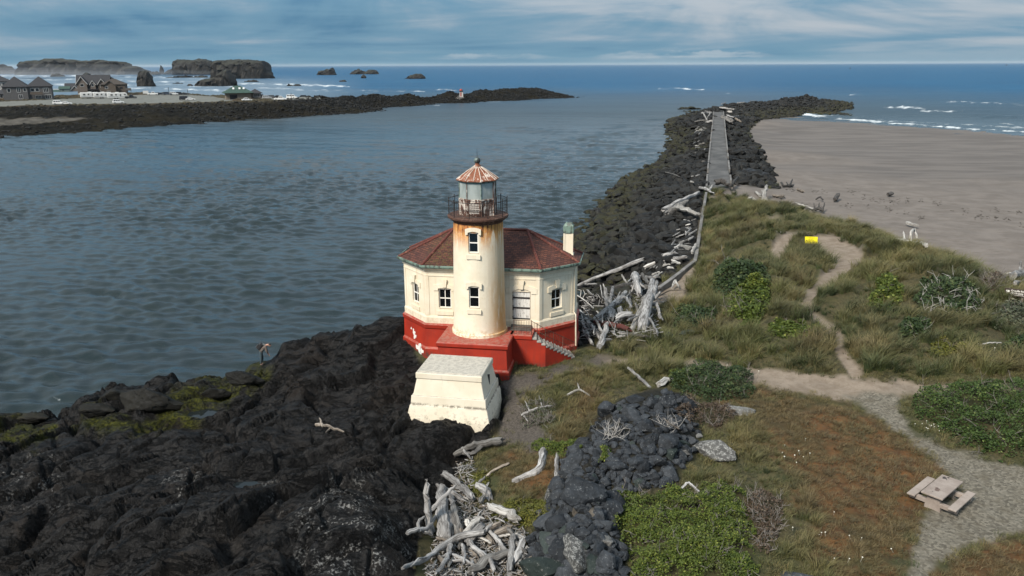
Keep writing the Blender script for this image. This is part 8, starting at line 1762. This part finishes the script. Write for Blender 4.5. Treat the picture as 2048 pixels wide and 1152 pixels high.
# ------------------------------------------------------------------ sea stacks
def mat_stack():
    m, g, fin = new_mat('stack_rock'); p = g.pos(); n = g.noise(g.scale(p, .03, .03, .06), 1.2, 6, .65); n2 = g.noise(g.scale(p, .09, .09, .07), 1.5, 6, .7); up_ = g.ramp(g.xyz(g.node('NewGeometry').outputs['Normal'])[2], .55, .9)
    c = g.mix(g.ramp(n, .36, .64), (.007, .0065, .0065), (.021, .0195, .018)); c = g.mix(g.ramp(n2, .52, .66, 0, .8), c, (.044, .040, .035)); c = g.mix(g.math('MULTIPLY', up_, .6), c, (.030, .031, .020)); return fin(c, .95, g.node('Bump', {'Height': n2, 'Strength': 1., 'Distance': 3.}).outputs[0])
M_STACK = mat_stack()
def stack(top, base, label, name='sea_stack', depth=.55, rough=1., seed=0, p_=.42):
    """a rock standing in the sea: its skyline in the photograph gives width and heights at its true distance"""
    top = np.array(top, float); px0, px1 = top[0, 0], top[-1, 0]; pc = (px0 + px1) / 2; B = at(pc, base, 0.); Y = B[1]; k = np.linalg.norm(B - [0, 0, HC]) / F
    nx = int(np.clip((px1 - px0) * 1.0, 14, 130)); nt = 30; s = np.linspace(0, 1, nx); pxs = px0 + (px1 - px0) * s; tz = np.array([at_y(x, np.interp(x, top[:, 0], top[:, 1]), Y)[2] for x in pxs]); X = np.array([at_y(x, base, Y)[0] for x in pxs])
    W = X[-1] - X[0]; D = depth * min(W, max(tz) * 4) * .5 * (1 - np.abs(2 * s - 1) ** 3) ** .55; D = np.maximum(D, .02 * W); th = np.linspace(0, np.pi, nt)
    tz = tz + rough * k * .9 * perlin2(s * nx / 3.1, np.full(nx, seed + .5)); cy = -np.cos(th); V = np.stack([np.broadcast_to(X[:, None], (nx, nt)), Y + D[:, None] * np.sign(cy)[None] * np.abs(cy)[None] ** .8, -2 + (np.maximum(tz, .3) + 2)[:, None] * np.sin(th)[None] ** p_], -1)
    q = V / (8 * k + W * .06); d = perlin3(q + seed * 3.1) + .5 * perlin3(q * 2.3 + seed) + .3 * perlin3(q * 5.1); up_ = np.sin(th)[None, :, None] ** 4
    off = d[..., None] * np.array([.5, 1., 0.]) * (W * .05 + 2 * k) * rough; V = V + off * (1 - .6 * up_); V[..., 2] += d * 1.1 * k * rough * (V[..., 2] > 1)
    o0 = np.array([B[0], Y, 0.]); idx = np.arange(nx * nt).reshape(nx, nt); Fq = np.stack([idx[:-1, :-1], idx[1:, :-1], idx[1:, 1:], idx[:-1, 1:]], -1).reshape(-1, 4); me = mesh_np(name, V.reshape(-1, 3) - o0, Fq, M_STACK, True); me.set_sharp_from_angle(angle=R(42)); o = link(name, me, None, tuple(o0)); return tag(o, label, 'rock')
STACKS = [([(28, 146), (31, 138), (45, 124), (61, 122), (82, 121), (97, 117.5), (115, 117), (130, 120), (170, 121), (212, 121.5), (242, 123), (251, 126), (257, 130), (263, 132), (272, 131.5), (281, 134), (289, 142), (292, 148)], 149, 'longest flat-topped sea stack, at the left behind the houses', .35),
 ([(-40, 146), (-20, 134), (0, 133), (6, 128), (12, 135), (18, 132), (25, 138), (32, 147)], 148, 'jagged low stack at the far left edge of the sea', .5),
 ([(350, 148), (350.5, 121), (362, 119), (376, 120), (390, 120.5), (400, 118), (412, 119), (422, 122), (430, 128), (432, 149)], 149, 'steep twin-topped sea stack left of the largest table-topped one', .6),
 ([(425, 150), (426, 127), (432, 122), (450, 120.3), (480, 119.6), (505, 120.5), (528, 122), (533, 128), (538, 142), (546, 151), (550, 157)], 157, 'largest table-topped sea stack with cliff sides', .6),
 ([(391, 171), (400, 163), (412, 158), (430, 155), (440, 149), (452, 139), (459, 141), (466, 150), (472, 160), (476, 168), (474, 172)], 172, 'dark pyramid rock standing before the table-topped stack', .6),
 ([(276, 172), (278, 150), (284, 143), (292, 141), (299, 145), (304, 155), (308, 165), (311, 173)], 173, 'rounded tall stack half lost in spray above the notice board', .7),
 ([(318, 148), (321, 141), (323, 131), (324.5, 133), (327, 144), (329, 148)], 148, 'needle-thin rock between the big stacks', .9), ([(328, 148), (334, 142), (340, 139), (345, 137), (349, 142), (351, 148)], 148, 'small peaked rock right of the needle', .7), ([(300, 149), (306, 144), (314, 143), (320, 147)], 149, 'low rock left of the needle', .7),
 ([(633, 150), (636, 145), (641, 141.5), (652, 140), (660, 138), (665, 136), (668, 141), (671, 146), (673, 150)], 150, 'wedge-shaped rock alone on the sea, left of two islets', .6), ([(699, 148), (705, 143), (713, 140), (717, 137.5), (722, 140), (728, 143), (738, 141), (748, 140.5), (756, 145), (761, 148)], 148.5, 'long low islet on the open sea', .4),
 ([(811, 157), (815, 153), (823, 149.5), (835, 147.3), (844, 149), (849, 153), (852, 157)], 157.5, 'rounded islet on the open sea before the far jetty', .6), ([(722, 156), (724, 151), (728, 150), (731, 152), (733, 156)], 156.5, 'small round rock just below the long islet', .8), ([(677, 163), (683, 161), (690, 160), (694, 163)], 163.5, 'small flat rock awash near the surf', .8),
 ([(574, 172), (577, 167), (581, 168.5), (586, 171), (594, 168), (601, 169), (603, 172)], 172, 'group of small dark rocks in the surf behind the parked cars', .7), ([(490, 163), (498, 160.5), (508, 159), (516, 162), (520, 163.5)], 164, 'low dark rock right of the table-topped stack', .7), ([(374, 172), (378, 168.5), (383, 168), (387, 172)], 172, 'small rock in surf left of the dark pyramid', .8),
 ([(346, 167), (352, 165), (358, 164.5), (366, 167)], 167.5, 'flat rock in the surf above the beach row of cars', .6), ([(166, 155), (168, 148), (174, 145), (179, 149), (183, 155)], 155.5, 'hazy rounded rock behind the brown gabled house', .8), ([(212, 160), (215, 152), (219, 150.5), (224, 154), (227, 160)], 160, 'hazy pointed rock right of the brown gabled house', .8), ([(102, 153), (106, 148.5), (115, 147), (124, 150), (130, 153)], 153.5, 'hazy low rock above the sage green house', .6), ([(333, 155), (350, 153), (372, 152), (385, 153.5), (408, 152.5), (425, 155)], 155.5, 'long reef of low rocks below the twin-topped stack', .25)]
for k, s in enumerate(STACKS): stack(s[0], s[1], s[2], 'sea_stack' if s[1] < 160 and (s[0][-1][0] - s[0][0][0]) > 30 else 'sea_rock', s[3], 1.5 if s[1] > 148 else 1., k + 1)
# two channel buoys far out
for px, py, lab in ((1700, 138, 'tiny dark channel buoy far out on the sea'), (2013, 131, 'tiny dark channel buoy at the right, nearest the horizon')):
    q = at(px, py, 0.); s_ = float(np.linalg.norm(q) / F); E = empty('buoy', tuple(q), 0, lab, 'buoy'); mb = MB(); mb.lathe([(.01, -.3), (1.0 * s_, -.3), (1.1 * s_, .4 * s_), (.8 * s_, .9 * s_), (.01, 1. * s_)], 10); mb.build('float', IRON, E); mb = MB(); mb.tube([(0, 0, .5 * s_), (0, 0, 3. * s_)], [.35 * s_, .2 * s_], 6); mb.build('mast', IRON, E)
# ------------------------------------------------------------------ the air: thin sea haze, and spray drifting over the far surf
def volume_box(name, x0, x1, y0, y1, z0, z1, dens, col=(.80, .88, .96)):
    mb = MB(); mb.box(x0, x1, y0, y1, z0, z1); m = bpy.data.materials.new(name); m.use_nodes = True; nt = m.node_tree; nt.nodes.clear(); g = NT(nt)
    out = nt.nodes.new('ShaderNodeOutputMaterial'); v = g.node('VolumePrincipled', {'Color': (*col, 1), 'Density': dens, 'Anisotropy': .0}); nt.links.new(v.outputs[0], out.inputs['Volume'])
    o = mb.build(name, m); o['kind'] = 'stuff'; return o
volume_box('haze', -42000, 42000, -300, 36000, -6, 62, HAZE)

def mist():
    """spray hanging over the surf beyond the houses: thicker near the water"""
    V, Fc = _ICO[4]
    m = bpy.data.materials.new('mist'); m.use_nodes = True; nt = m.node_tree; nt.nodes.clear(); g = NT(nt); out = nt.nodes.new('ShaderNodeOutputMaterial')
    v = g.node('VolumePrincipled', {'Color': (.82, .86, .92, 1), 'Density': .00011}); nt.links.new(v.outputs[0], out.inputs['Volume'])
    for k, (sx, sy, h) in enumerate(((1000., 1050., 30.), (930., 950., 20.), (860., 850., 12.), (800., 760., 7.))):
        P = V * np.array([sx, sy, h]) * (1 + .30 * perlin3(V * 2.4 + k))[:, None]; P[:, 2] = np.maximum(P[:, 2], -3.)
        o = link('mist', mesh_np('mist', P, Fc, m), None, (-1640. + 20 * k, 1880., 3.)); o['kind'] = 'stuff'
mist()
